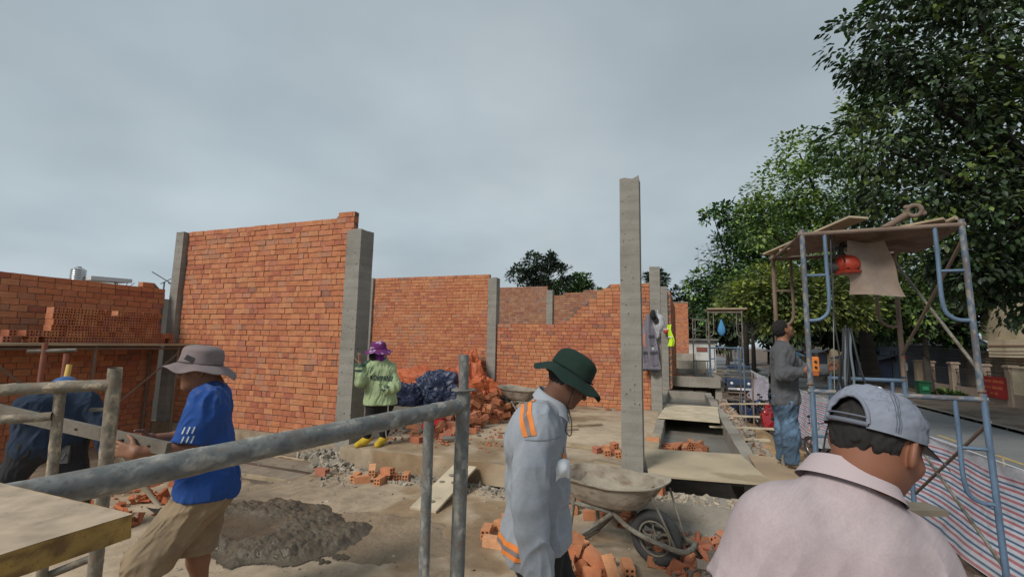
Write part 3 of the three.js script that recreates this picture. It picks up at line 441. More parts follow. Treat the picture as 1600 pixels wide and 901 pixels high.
// joints J (world) -> bone lists
const torsoBones = (J, g = 0, k = 1) => { const iL = lerp3(J.shL, J.shR, 0.16), iR = lerp3(J.shR, J.shL, 0.16), hl = lerp3(J.hipL, J.hipR, 0.12), hr = lerp3(J.hipR, J.hipL, 0.12), ml = lerp3(hl, iL, 0.45), mr = lerp3(hr, iR, 0.45), wl = lerp3(ml, mr, 0.10), wr = lerp3(mr, ml, 0.10), ch = J.chest ?? [0, 0, 0];
  return [[hl, wl, (0.108 + g) * k, (0.094 + g) * k, 0.09], [hr, wr, (0.108 + g) * k, (0.094 + g) * k, 0.09], [wl, add(iL, add(ch, [0, -0.09, 0])), (0.094 + g) * k, (0.098 + g) * k, 0.09], [wr, add(iR, add(ch, [0, -0.09, 0])), (0.094 + g) * k, (0.098 + g) * k, 0.09], [add(J.shL, [0, -0.015, 0]), add(J.shR, [0, -0.015, 0]), (0.058 + g) * k, (0.058 + g) * k, 0.09], [add(J.neck, [0, -0.03, 0]), lerp3(J.shL, J.neck, 0.22), (0.046 + g * 0.3) * k, (0.05 + g) * k, 0.06], [add(J.neck, [0, -0.03, 0]), lerp3(J.shR, J.neck, 0.22), (0.046 + g * 0.3) * k, (0.05 + g) * k, 0.06]]; };
const armBones = (J, s, g = 0, to = 1) => { const S = J['sh' + s], E = J['el' + s], W = J['wr' + s]; return to <= 1 && to > 0 && g && to < 1 ? [[S, lerp3(S, E, to), 0.054 + g, 0.046 + g, 0.05]] : [[S, E, 0.052 + g, 0.041 + g, 0.05], [E, lerp3(E, W, 0.3), 0.041 + g, 0.042 + g, 0.03], [lerp3(E, W, 0.3), W, 0.042 + g, 0.027 + g * 1.1, 0.03]]; };
const legBones = (J, s, g = 0) => { const Hh = J['hip' + s], K = J['kn' + s], A = J['an' + s]; return [[Hh, K, 0.088 + g, 0.058 + g, 0.06], [K, lerp3(K, A, 0.32), 0.056 + g, 0.058 + g * 1.1, 0.04], [lerp3(K, A, 0.32), A, 0.058 + g, 0.037 + g * 1.25, 0.04]]; };
const footBones = (J, s) => { const A = J['an' + s], t = J['to' + s]; return [[A, add(lerp3(A, t, 0.3), [0, -0.01, 0]), 0.036, 0.034, 0.03], [lerp3(A, t, -0.15), t, 0.036, 0.026, 0.03]]; };
// folds: creases running along dir, meandering
function folds(dir, amp, f = 16, seed = 1) { const d = norm(dir), u = norm(cross(d, Math.abs(d[1]) < 0.9 ? [0, 1, 0] : [1, 0, 0])), w = cross(d, u); return (p) => { const a = dot(p, d), b = dot(p, u), c = dot(p, w), m = fbm(a * 3 + seed, b * 3, c * 3, 2) * 2.2; const n1 = noise(a * f * 0.28 + seed, (b + m * 0.10) * f, (c + m * 0.10) * f), n2 = noise(a * f * 0.7 + 9 + seed, (b + m * 0.06) * f * 2.1, (c - m * 0.06) * f * 2.1); return amp * ((1 - Math.abs(2 * n1 - 1)) * 1.1 - 0.36 + (1 - Math.abs(2 * n2 - 1)) * 0.45 - 0.12); }; }
const cloth = (base, v = 0.16, f = 8, dirt) => (p) => { let c = mul(base, 1 - v / 2 + v * fbm(p[0] * f, p[1] * f, p[2] * f)); if (dirt) c = mix3(c, dirt[0], dirt[1](p)); return c; };
const plane = (p, o, n) => dot(sub(p, o), norm(n));
// a flat print laid onto a garment's surface: each point is marched onto the cloth
function decal(name, f, o, dir, up, w, h, m, parent, origin, nu = 14, nv = 10, lift = 0.0022) {
  const D = norm(dir), R = norm(cross(D, up)), U = cross(R, D);
  const g = grid(nu, nv, (u, v) => { let p = add(o, add(mul(R, (u - 0.5) * w), mul(U, (v - 0.5) * h))); let best = p, bd = 9; for (let i = 0; i < 46; i++) { const d = f(p); if (Math.abs(d - lift) < bd) { bd = Math.abs(d - lift); best = p; } if (bd < 0.0004) break; p = add(p, mul(D, (d - lift) * 0.8)); } return sub(best, origin); });
  return mesh(name, g, m, parent);
}
const printMat = (t, rough = 0.9) => { const m = new THREE.MeshStandardMaterial({ map: t, transparent: true, alphaTest: 0.4, roughness: rough, side: THREE.DoubleSide }); return m; };
// brimmed sun hat: crown and drooping brim turned round an axis
function sunHat(parent, c, F, { r = 0.092, crown = 0.12, brim = 0.10, droop = (a) => 0.04, flat = 0.75, ox = [1, 1] }, material, col, origin, seed = 1) {
  const at = (x, y, z) => sub(F.from([x * ox[0], y, z * ox[1]], c), origin);
  const cr = grid(48, 18, (u, v) => { const a = u * Math.PI * 2, t = v; let rad, y; if (t < 0.6) { const k = t / 0.6; rad = r * (1.0 - 0.05 * k * k); y = crown * flat * k; } else { const k = (t - 0.6) / 0.4, q = k * Math.PI / 2; rad = r * 0.95 * Math.pow(Math.cos(q), 0.8); y = crown * (flat + (1 - flat) * Math.sin(q)); } const n = 0.010 * (fbm(Math.cos(a) * 2.4 + seed, Math.sin(a) * 2.4, y * 22) - 0.5) + 0.005 * Math.sin(a * 3 + seed); rad += n * (rad > 0.01 ? 1 : 0); return at(Math.sin(a) * rad, y, Math.cos(a) * rad); });
  mesh('hat_crown', colour(cr, col), material, parent);
  const top = (a, k, o) => { const R = mix(r * 1.0, r + brim, k), w = 0.010 * k * Math.sin(a * 4 + seed * 2) + 0.007 * k * Math.sin(a * 7 + seed) + 0.004 * (noise(Math.cos(a) * 5 + seed, Math.sin(a) * 5, k * 4) - 0.5); return at(Math.sin(a) * R, -droop(a) * Math.pow(k, 1.25) + w - o, Math.cos(a) * R); };
  const br = grid(72, 16, (u, v) => { const a = u * Math.PI * 2; return v < 0.47 ? top(a, v / 0.47, 0) : v > 0.53 ? top(a, 1 - (v - 0.53) / 0.47, 0.004) : top(a, 1, 0.004 * (v - 0.47) / 0.06); });
  mesh('hat_brim', colour(br, col), material, parent);
  const bd = []; for (let i = 0; i <= 48; i++) { const a = i / 48 * Math.PI * 2; bd.push(at(Math.sin(a) * (r + 0.002), 0.008, Math.cos(a) * (r + 0.002))); }
  mesh('hat_band', colour(path(bd.slice(0, -1), 0.004, 6, 60, true), (p) => mul(col(p), 0.8)), material, parent);
  return at;
}
function person(label, base, J, o) { const t = thing('person', label, 'person', base); return t; }
function makePerson(o) {
  const J = o.J, B = o.base, t = thing('person', o.label, 'person', B), skin = o.skin ?? [0.26, 0.125, 0.075], F = frame(o.head.f, o.head.up ?? [0, 1, 0]), hs = o.head.s ?? 1, hc = o.head.c;
  const body = [...torsoBones(J, 0, o.slim ?? 1), ...armBones(J, 'L'), ...armBones(J, 'R'), ...legBones(J, 'L'), ...legBones(J, 'R'), ...footBones(J, 'L'), ...footBones(J, 'R')];
  const chin = F.from([0, -0.05, -0.03], hc), nb = [[J.neck, chin, 0.058, 0.056, 0.04], [add(J.neck, [0, -0.06, 0]), J.neck, 0.075, 0.058, 0.04]], neckF = bones(nb, 0.04), bodyF = bones([...body, ...nb]);
  const geos = [surface(bodyF, boundsOf([...body, ...nb], 0.03), o.cell ?? 0.014, (p) => mul(skin, 0.88 + 0.24 * fbm(p[0] * 14, p[1] * 14, p[2] * 14)), B)];
  const hf = headField(hc, F, hs, neckF), R = 0.15 * hs; geos.push(surface(hf, [sub(hc, [R, R + 0.03, R]), add(hc, [R, R, R])], o.headCell ?? 0.0055, faceColour(hc, F, hs, o.faceSkin ?? skin), B));
  for (const s of ['L', 'R']) if (o.hands?.[s]) { const h = o.hands[s], hb = handBones(J['wr' + s], h[0], h[1], s === 'L' ? -1 : 1, h[2], h[3] ?? 1); hb.push([lerp3(J['el' + s], J['wr' + s], 0.8), J['wr' + s], 0.031, 0.025, 0.02]); geos.push(surface(bones(hb, 0.006), boundsOf(hb, 0.012), 0.0042, (p) => mul(skin, 0.88 + 0.24 * fbm(p[0] * 40, p[1] * 40, p[2] * 40)), B)); }
  mesh('body', geos, Mt.skin, t);
  const fields = {};
  for (const g of o.wear) {
    const f0 = bones(g.bones, g.k ?? 0.05), fo = g.fold, cut = g.cut, sl = (g.sleeves ?? []).map((q) => [bones(q.bones, 0.03), q.cut, q.k ?? 0.016]);
    const f = (p) => { let d = f0(p); for (const q of sl) { let e = q[0](p); if (q[1]) e = smax(e, q[1](p), 0.006); d = smin(d, e, q[2]); } if (fo && d < 0.05 && d > -0.05) d -= fo(p); if (cut) d = smax(d, cut(p), 0.012); return d * 0.85; };
    fields[g.name] = f; mesh(g.name, surface(f, boundsOf([...g.bones, ...(g.sleeves ?? []).flatMap((q) => q.bones)], 0.03), g.cell ?? 0.012, g.color, B), g.mat ?? Mt.fabric, t);
  }
  if (o.hair) { const h = hairField(hc, F, hs, o.hair.line ?? 0.055, o.hair.back ?? -0.06, o.hair.g ?? 0); mesh('hair', surface(h, [sub(hc, [R, R, R]), add(hc, [R, R, R])], 0.006, (p) => mul(o.hair.c ?? [0.014, 0.012, 0.011], 0.7 + 0.6 * fbm(p[0] * 90, p[1] * 30, p[2] * 90)), B), mat([1, 1, 1], 0.85, { vertexColors: true }), t); }
  return { t, F, fields, B, hc, local: (p) => sub(p, B) };
}
const sleeveCut = (J, s, t, upper = true) => { const a = upper ? J['sh' + s] : J['el' + s], b = upper ? J['el' + s] : J['wr' + s], o = lerp3(a, b, t), n = norm(sub(b, a)); return (p) => dot(sub(p, o), n); };
const longSleeve = (J, s, g, flare = 0) => ({ bones: armBones(J, s, g).map((b) => [b[0], b[1], b[2], b[3] + flare, b[4]]), cut: sleeveCut(J, s, 0.97, false) });
const shortSleeve = (J, s, g, t, flare = 0.014) => ({ bones: [[J['sh' + s], lerp3(J['sh' + s], J['el' + s], 1.05), 0.056 + g, 0.046 + g + flare]], cut: sleeveCut(J, s, t) });
const shoe = (J, s, g = 0.012) => footBones(J, s).map((b) => [b[0], b[1], b[2] + g, b[3] + g, 0.03]);

{ // 1: man in the blue T-shirt and wide grey hat
  const J = { neck: [-2.63, 1.43, -2.03], shL: [-2.54, 1.36, -1.945], shR: [-2.75, 1.355, -2.135], elL: [-2.535, 1.10, -1.855], wrL: [-2.615, 1.12, -1.64], elR: [-2.85, 1.09, -2.09], wrR: [-2.87, 1.125, -1.86], hipL: [-2.60, 0.82, -2.04], hipR: [-2.72, 0.82, -2.14], knL: [-2.78, 0.47, -1.87], knR: [-2.80, 0.47, -2.16], anL: [-2.80, 0.08, -1.90], anR: [-2.82, 0.08, -2.24], toL: [-2.93, 0.03, -1.76], toR: [-2.95, 0.03, -2.10] };
  const blue = [0.014, 0.066, 0.27];
  const P = makePerson({ label: 'man in a blue T-shirt and wide grey sun hat steadying a long straightedge', base: [-2.75, 0, -2.08], J, head: { c: [-2.675, 1.515, -1.985], f: [-0.70, 0.02, 0.70] }, skin: [0.24, 0.11, 0.062], cell: 0.012, slim: 0.82,
    hands: { L: [[-0.75, 0.2, 0.45], [-0.5, -0.1, -0.8], 1.0], R: [[-0.3, 0.1, 0.9], [0.3, 0.0, 1], 0.8] },
    wear: [
      { name: 'shorts', bones: [...legBones(J, 'L', 0.03).slice(0, 2).map((b) => [b[0], b[1], b[2], b[3] + 0.022, b[4]]), ...legBones(J, 'R', 0.03).slice(0, 2).map((b) => [b[0], b[1], b[2], b[3] + 0.022, b[4]]), [J.hipL, J.hipR, 0.122, 0.122, 0.08]], cut: (p) => Math.max(p[1] - 0.83, 0.405 - p[1]), fold: folds([0.5, 0.7, -0.3], 0.017, 17, 3), color: cloth([0.29, 0.215, 0.135], 0.3, 6, [[0.20, 0.15, 0.10], (p) => smooth(0.55, 0.7, fbm(p[0] * 6, p[1] * 6, p[2] * 6)) * 0.6]), cell: 0.009 },
      { name: 't_shirt', bones: [...torsoBones(J, 0.016, 0.84), [J.hipL, J.hipR, 0.147, 0.147, 0.1]], sleeves: [shortSleeve(J, 'L', 0.022, 0.86), shortSleeve(J, 'R', 0.02, 0.86)], cut: (p) => 0.775 + 0.02 * Math.sin(p[2] * 9) - p[1], fold: folds([0.25, 0.9, 0.2], 0.022, 13, 5), color: cloth(blue, 0.22, 5, [[0.10, 0.14, 0.30], (p) => 0.5 * smooth(1.30, 1.36, p[1]) * smooth(0.5, 0.7, fbm(p[0] * 40, p[1] * 40, p[2] * 40))]), cell: 0.009 },
    ] });
  const st = canvasTex(128, 128, (c, w, h) => { c.clearRect(0, 0, w, h); c.strokeStyle = '#aeb6bd'; c.lineWidth = 11; for (let i = 0; i < 3; i++) for (const y of [8, 72]) { c.beginPath(); c.moveTo(38 + i * 34, y); c.lineTo(22 + i * 34, y + 46); c.stroke(); } });
  decal('sleeve_stripes', P.fields.t_shirt, [-2.26, 1.19, -1.64], [-0.79, 0.0, -0.61], [0, 1, 0], 0.085, 0.095, printMat(st), P.t, P.B);
  P.t.position.x -= 0.045; P.t.position.z += 0.016;
  const hat = (p) => mul([0.21, 0.165, 0.165], 0.9 + 0.2 * fbm(p[0] * 14, p[1] * 14, p[2] * 14));
  const HF = frame([-0.70, 0.10, 0.70], [0, 1, 0]); const at = sunHat(P.t, add(P.hc, [0.0, 0.045, 0.0]), HF, { r: 0.104, crown: 0.112, brim: 0.076, droop: (a) => 0.044 - 0.010 * Math.cos(a) + 0.008 * Math.cos(2 * a), flat: 0.66, ox: [1.0, 1.1] }, mat([1, 1, 1], 0.95, { vertexColors: true, bumpMap: rep(T.clothB, 6), bs: 0.001 }), hat, P.B, 3);
  mesh('hat_tab', place(box(0.05, 0.03, 0.008, 0, 0, 0, 0.003), at(0.11, 0.03, 0.04), 0, 1.1, -0.5), mat([0.10, 0.09, 0.09], 0.9), P.t);
}
{ // 2: worker bending over behind the left scaffold
  const J = { neck: [-4.90, 1.20, -2.40], shL: [-4.99, 1.14, -2.20], shR: [-4.84, 1.16, -2.52], elL: [-5.10, 0.92, -2.25], wrL: [-5.08, 0.72, -2.45], elR: [-4.72, 0.92, -2.60], wrR: [-4.68, 0.72, -2.63], hipL: [-5.05, 0.81, -2.30], hipR: [-4.96, 0.83, -2.47], knL: [-5.20, 0.47, -2.22], knR: [-4.92, 0.48, -2.56], anL: [-5.26, 0.08, -2.20], anR: [-4.90, 0.08, -2.60], toL: [-5.42, 0.03, -2.26], toR: [-5.04, 0.03, -2.72], chest: [-0.03, 0, -0.02] };
  const P = makePerson({ label: 'worker in dark blue bending over behind the scaffold frame on the left', base: [-5.1, 0, -2.38], shift: 1, J, slim: 0.84, head: { c: [-5.06, 1.225, -2.46], f: [-0.8, -0.55, -0.3] }, skin: [0.16, 0.08, 0.05], hands: { R: [[0.1, -0.95, -0.2], [-1, 0, 0], 0.4] },
    wear: [{ name: 'trousers', bones: [...legBones(J, 'L', 0.026), ...legBones(J, 'R', 0.026), [J.hipL, J.hipR, 0.135, 0.135, 0.08]], fold: folds([0.1, 1, 0], 0.014, 15, 8), cut: (p) => 0.09 - p[1], color: cloth([0.020, 0.021, 0.026], 0.4) },
      { name: 'shirt', bones: [...torsoBones(J, 0.022, 0.86), [J.hipL, J.hipR, 0.125, 0.125, 0.1]], sleeves: [longSleeve(J, 'L', 0.018), longSleeve(J, 'R', 0.018)], fold: folds([0.5, 0.8, 0], 0.022, 14, 9), color: cloth([0.016, 0.030, 0.060], 0.4) },
      { name: 'shoe', bones: shoe(J, 'L'), color: () => [0.02, 0.02, 0.02] }, { name: 'shoe', bones: shoe(J, 'R'), color: () => [0.02, 0.02, 0.02] }] });
  const hel = grid(28, 12, (u, v) => { const a = u * Math.PI * 2, b = v * Math.PI / 2; return sub(P.F.from([Math.sin(a) * Math.cos(b) * 0.105, 0.03 + Math.sin(b) * 0.095, Math.cos(a) * Math.cos(b) * 0.118 - 0.01], P.hc), P.B); });
  mesh('cap', hel, mat([0.03, 0.09, 0.24], 0.45), P.t);
  const bd = []; for (let i = 0; i < 24; i++) { const a = i / 24 * Math.PI * 2; bd.push(sub(P.F.from([Math.sin(a) * 0.107, 0.03, Math.cos(a) * 0.12 - 0.01], P.hc), P.B)); }
  mesh('cap_band', path(bd, 0.008, 6, 40, true), mat([0.30, 0.36, 0.44], 0.6), P.t);
  mesh('tool_belt', [bar(P.local([-4.83, 0.80, -2.42]), P.local([-4.82, 0.66, -2.41]), 0.05, 0.04), tube(P.local([-4.80, 0.74, -2.40]), P.local([-4.76, 0.70, -2.36]), 0.008)], Mt.darkMetal, P.t);
}
{ // 3: woman in the green hoodie leaning on the pillar
  const J = { neck: [-3.985, 1.425, -5.45], shL: [-3.875, 1.335, -5.56], shR: [-4.085, 1.34, -5.36], elR: [-4.12, 1.155, -5.24], wrR: [-4.125, 1.40, -5.22], elL: [-3.765, 1.085, -5.55], wrL: [-3.87, 1.025, -5.42], hipL: [-3.925, 0.86, -5.58], hipR: [-4.035, 0.86, -5.47], knL: [-3.90, 0.545, -5.55], knR: [-4.10, 0.55, -5.44], anL: [-3.955, 0.345, -5.60], anR: [-4.12, 0.345, -5.44], toL: [-3.935, 0.295, -5.44], toR: [-4.17, 0.295, -5.32] };
  J.anL = [-3.95, 0.345, -5.60];
  const green = [0.36, 0.45, 0.25], head = { c: [-3.985, 1.555, -5.42], f: [-0.62, -0.08, 0.78], s: 0.95 };
  const arm = (s) => armBones(J, s, 0.026);
  const P = makePerson({ label: 'woman in a light green hoodie and purple sun hat leaning on the concrete pillar', base: [-4.0, 0.27, -5.48], J, head, skin: [0.25, 0.13, 0.085], faceSkin: [0.02, 0.018, 0.02], hands: { R: [[0.02, 1, 0.02], [-0.9, 0, -0.3], 0.35, 0.9] },
    wear: [{ name: 'leggings', bones: [...legBones(J, 'L', 0.008), ...legBones(J, 'R', 0.008), [J.hipL, J.hipR, 0.112, 0.112, 0.08]], fold: folds([0, 1, 0], 0.005, 20, 2), cut: (p) => 0.36 - p[1], color: cloth([0.012, 0.012, 0.014], 0.3) },
      { name: 'hoodie', bones: [...torsoBones(J, 0.026, 0.9), [J.hipL, J.hipR, 0.125, 0.125, 0.1], [add(J.neck, [0.02, 0.0, -0.05]), add(J.neck, [0, -0.02, 0.03]), 0.075, 0.07, 0.04]], sleeves: [longSleeve(J, 'L', 0.02), longSleeve(J, 'R', 0.02)], cut: (p) => 0.825 - p[1], fold: folds([0.3, 0.9, 0.1], 0.022, 14, 6), color: (p) => { let c = mul(green, 0.85 + 0.3 * fbm(p[0] * 7, p[1] * 7, p[2] * 7)); const d1 = Math.hypot(p[0] - J.wrL[0], p[1] - J.wrL[1], p[2] - J.wrL[2]); if (d1 < 0.055) c = mul(green, 0.8); const d = p[0] < -4.06 && p[1] > 1.27; if (d && p[1] > 1.285 && p[1] < 1.32) c = [0.03, 0.05, 0.06]; else if (d && p[1] > 1.35) c = [0.06, 0.13, 0.09]; return c; }, cell: 0.011 },
      { name: 'shoe', bones: shoe(J, 'L', 0.016), color: cloth([0.60, 0.40, 0.03], 0.3, 30) }, { name: 'shoe', bones: shoe(J, 'R', 0.016), color: cloth([0.60, 0.40, 0.03], 0.3, 30) },
      { name: 'face_mask', bones: [[add(head.c, [-0.04, -0.055, 0.05]), add(head.c, [0, -0.06, 0.0]), 0.062, 0.075, 0.04], [add(head.c, [0.03, 0.0, -0.04]), add(head.c, [0.01, -0.12, -0.02]), 0.085, 0.075, 0.04]], color: (p) => (p[0] > -3.96 ? mix3([0.16, 0.02, 0.20], [0.5, 0.4, 0.5], smooth(0.6, 0.66, fbm(p[0] * 30, p[1] * 30, p[2] * 30))) : [0.015, 0.013, 0.016]) }] });
  const f = P.fields.hoodie, tx = canvasTex(256, 128, (c, w, h) => { c.clearRect(0, 0, w, h); c.fillStyle = '#1f3440'; c.font = 'bold 58px sans-serif'; c.textAlign = 'center'; c.save(); c.scale(0.86, 1.5); c.fillText('KOMPANA', 148, 62); c.restore(); c.fillStyle = '#c8e0a8'; c.font = 'bold 20px sans-serif'; c.fillText('THE BEST', 134, 124); });
  decal('chest_print', f, [-3.90, 1.20, -5.0], [0.06, 0, -1], [0.1, 1, 0], 0.22, 0.145, printMat(tx), P.t, P.B, 20, 10, 0.004);
  const tx2 = canvasTex(128, 128, (c, w, h) => { c.clearRect(0, 0, w, h); c.fillStyle = '#1d2a33'; c.font = 'bold 60px sans-serif'; c.textAlign = 'center'; c.fillText('UR', 64, 56); c.fillText('DE', 64, 114); });
  decal('cuff_print', f, [-3.86, 1.075, -5.0], [0.08, -0.02, -1], [0.5, 1, 0], 0.12, 0.11, printMat(tx2), P.t, P.B, 12, 12, 0.004);
  for (const [x, l] of [[-3.985, 0.11], [-3.955, 0.09]]) decal('hood_cord', f, [x - 0.03, 1.36 - l / 2, -5.0], [0.0, 0, -1], [0.1, 1, 0], 0.009, l, mat([0.10, 0.15, 0.08], 0.8), P.t, P.B, 2, 10, 0.004);
  decal('pocket_seam', f, [-4.06, 1.00, -5.0], [0.2, 0, -1], [0.3, 1, 0], 0.006, 0.16, mat(mul(green, 0.5)), P.t, P.B, 2, 10, 0.003);
  decal('trouser_stripe', P.fields.leggings, [-3.70, 0.60, -5.1], [-0.32, 0, -0.9], [0.06, 1, 0], 0.014, 0.5, mat([0.62, 0.56, 0.55]), P.t, P.B, 2, 30, 0.003);
  const HF = frame([-0.6, -0.05, 0.8], [0, 1, 0]), hat = (p) => { const n = fbm(p[0] * 26 + 3, p[1] * 26, p[2] * 26); return n > 0.64 ? [0.42, 0.28, 0.42] : n > 0.60 ? [0.10, 0.02, 0.16] : mul([0.125, 0.016, 0.115], 0.8 + 0.4 * noise(p[0] * 40, p[1] * 40, p[2] * 40)); };
  sunHat(P.t, add(P.hc, [0.005, 0.045, 0.0]), HF, { r: 0.096, crown: 0.112, brim: 0.072, droop: (a) => 0.035 + 0.03 * Math.abs(Math.sin(a)), flat: 0.6, ox: [1, 1.15] }, Mt.vc, hat, P.B, 8);
}
{ // 4: man in the pale blue work jacket and dark green hat
  const J = { neck: [-0.645, 1.395, -2.31], shR: [-0.655, 1.325, -2.135], shL: [-0.70, 1.33, -2.475], elR: [-0.648, 1.00, -2.035], wrR: [-0.60, 0.70, -2.05], elL: [-0.715, 1.04, -2.50], wrL: [-0.66, 0.79, -2.49], hipR: [-0.705, 0.74, -2.31], hipL: [-0.735, 0.74, -2.48], knR: [-0.62, 0.42, -2.29], knL: [-0.60, 0.42, -2.50], anR: [-0.74, 0.09, -2.28], anL: [-0.60, 0.09, -2.52], toR: [-0.56, 0.03, -2.34], toL: [-0.42, 0.03, -2.58], chest: [-0.02, 0, 0.0] };
  const blue = [0.325, 0.355, 0.40];
  const P = makePerson({ label: 'man in a pale blue work jacket and dark green bucket hat looking down', base: [-0.68, 0, -2.40], J, head: { c: [-0.530, 1.528, -2.315], f: [0.80, -0.52, -0.30], s: 1.0 }, skin: [0.15, 0.068, 0.042], cell: 0.012, headCell: 0.0045, hands: { R: [[0.15, -1, 0], [0, 0, -1], 0.4] }, hair: { line: 0.06, back: -0.05 },
    wear: [{ name: 'trousers', bones: [...legBones(J, 'L', 0.022), ...legBones(J, 'R', 0.026), [J.hipL, J.hipR, 0.125, 0.125, 0.08]], fold: folds([0.1, 1, 0], 0.010, 15, 4), cut: (p) => Math.max(0.09 - p[1], p[1] - 0.9), color: cloth([0.011, 0.011, 0.013], 0.3) },
      { name: 'jacket', bones: [...torsoBones(J, 0.026), [J.hipL, J.hipR, 0.145, 0.145, 0.1]], sleeves: [({ ...longSleeve(J, 'R', 0.026, 0.006), k: 0.009 }), longSleeve(J, 'L', 0.026)], k: 0.045, cut: (p) => { return p[2] > -2.19 ? -1 : 0.725 - p[1] - 0.05 * (p[0] + 0.7); }, fold: folds([0.22, 0.95, 0.1], 0.021, 11, 7), color: cloth(blue, 0.14, 5, [[0.22, 0.22, 0.22], (p) => smooth(0.58, 0.75, fbm(p[0] * 7, p[1] * 7, p[2] * 7)) * 0.4]), cell: 0.0075 },
      { name: 'shoe', bones: shoe(J, 'L'), color: () => [0.03, 0.03, 0.03] }, { name: 'shoe', bones: shoe(J, 'R'), color: () => [0.03, 0.03, 0.03] }] });
  const f = P.fields.jacket, orange = mat([0.72, 0.22, 0.045], 0.8), grey = mat([0.20, 0.17, 0.17], 0.6), camRight = [0.938, 0, -0.345];
  // reflective tape over the shoulder and round the hem
  const tape = (o, d, up, w, h, nv) => { decal('orange_tape', f, o, d, up, w, h, orange, P.t, P.B, 10, nv, 0.003); decal('grey_tape', f, o, d, up, w * 0.28, h, grey, P.t, P.B, 4, nv, 0.0055); };
  tape([-0.745, 1.63, -1.80], [0.16, -0.62, -0.77], [-0.30, 0.75, -0.6], 0.062, 0.23, 24);
  decal('orange_tape', f, [-0.93, 0.745, -1.75], [0.30, 0, -0.95], [0.12, 1, 0], 0.26, 0.075, orange, P.t, P.B, 24, 6, 0.003);
  decal('grey_tape', f, [-0.93, 0.745, -1.75], [0.30, 0, -0.95], [0.12, 1, 0], 0.26, 0.022, grey, P.t, P.B, 24, 3, 0.0055);
  decal('orange_tape', f, [-1.35, 0.745, -2.45], [1, 0, 0.08], [0, 1, 0], 0.30, 0.07, orange, P.t, P.B, 24, 6, 0.003);
  decal('orange_tape', f, [-0.15, 1.17, -2.15], [-1, 0, -0.42], [0, 1, 0], 0.13, 0.04, orange, P.t, P.B, 10, 5, 0.003);
  const red = canvasTex(256, 128, (c, w, h) => { c.clearRect(0, 0, w, h); c.fillStyle = '#b23a4c'; c.font = 'bold 56px sans-serif'; c.textAlign = 'center'; c.fillText('X\u00c2Y D\u1ef0NG', 128, 54); c.fillText('M', 128, 116); });
  decal('back_print', f, [-1.4, 1.14, -2.40], [1, -0.05, 0.12], [0, 1, 0], 0.26, 0.20, printMat(red), P.t, P.B, 16, 14, 0.004);
  // shirt collar, folded over
  const C = []; for (let i = 0; i <= 26; i++) C.push(i / 26);
  const ring = (a, r, y, tilt) => { const x = Math.cos(a) * r * 1.05, z = Math.sin(a) * r; return P.local(add(add(J.neck, [0.030, 0.018, 0]), [x, y - x * tilt, z])); };
  mesh('collar', grid(26, 8, (u, v) => { const a = 0.30 + u * (Math.PI * 2 - 0.60), k = v < 0.5 ? v * 2 : 1, q = v < 0.5 ? 0 : (v - 0.5) * 2; return ring(a, 0.064 + 0.004 * k + q * 0.032, k * 0.050 - q * (0.060 + 0.025 * smooth(0.7, 1, Math.cos(a))), 0.55); }), mat(mul(blue, 1.02), 0.9, { bumpMap: rep(T.clothB, 5), bs: 0.001 }), P.t);
  // stitched armhole seam and yoke seam
  decal('yoke_seam', f, [-0.60, 1.285, -1.8], [0, 0, -1], [0, 1, 0], 0.14, 0.004, mat(mul(blue, 0.55)), P.t, P.B, 20, 2, 0.003);
  const strap = [P.F.from([-0.078, -0.01, 0.02], P.hc), P.F.from([-0.070, -0.075, 0.035], P.hc), P.F.from([-0.02, -0.115, 0.05], P.hc), P.F.from([0.04, -0.105, 0.045], P.hc)];
  mesh('chin_cord', [path(strap.map(P.local), 0.0032, 6, 30), path([strap[2], add(strap[2], [0.012, -0.05, 0.02]), add(strap[2], [0.004, -0.11, 0.03]), add(strap[2], [0.028, -0.13, 0.035]), add(strap[2], [0.03, -0.06, 0.02]), strap[2]].map(P.local), 0.003, 6, 40)], Mt.black, P.t);
  const mask = grid(10, 10, (u, v) => { const a = (u - 0.5), b = (v - 0.5), e = 0.02 * Math.cos(a * 3) * Math.cos(b * 3); return P.local([-0.535 + a * 0.05 + e, 1.135 - b * 0.085 - a * a * 0.06, -2.20 - a * 0.07 + e]); }); mesh('hanging_mask', mask, mat([0.72, 0.74, 0.78], 0.8), P.t);
  const hat = (p) => mul([0.003, 0.019, 0.0125], 0.8 + 0.4 * fbm(p[0] * 16, p[1] * 16, p[2] * 16));
  sunHat(P.t, P.F.from([0, 0.045, -0.012], P.hc), P.F, { r: 0.103, crown: 0.112, brim: 0.066, droop: (a) => 0.052 - 0.012 * Math.cos(a), flat: 0.55, ox: [0.95, 1.12] }, mat([1, 1, 1], 0.9, { vertexColors: true, bumpMap: rep(T.clothB, 7), bs: 0.0012 }), hat, P.B, 5);
}
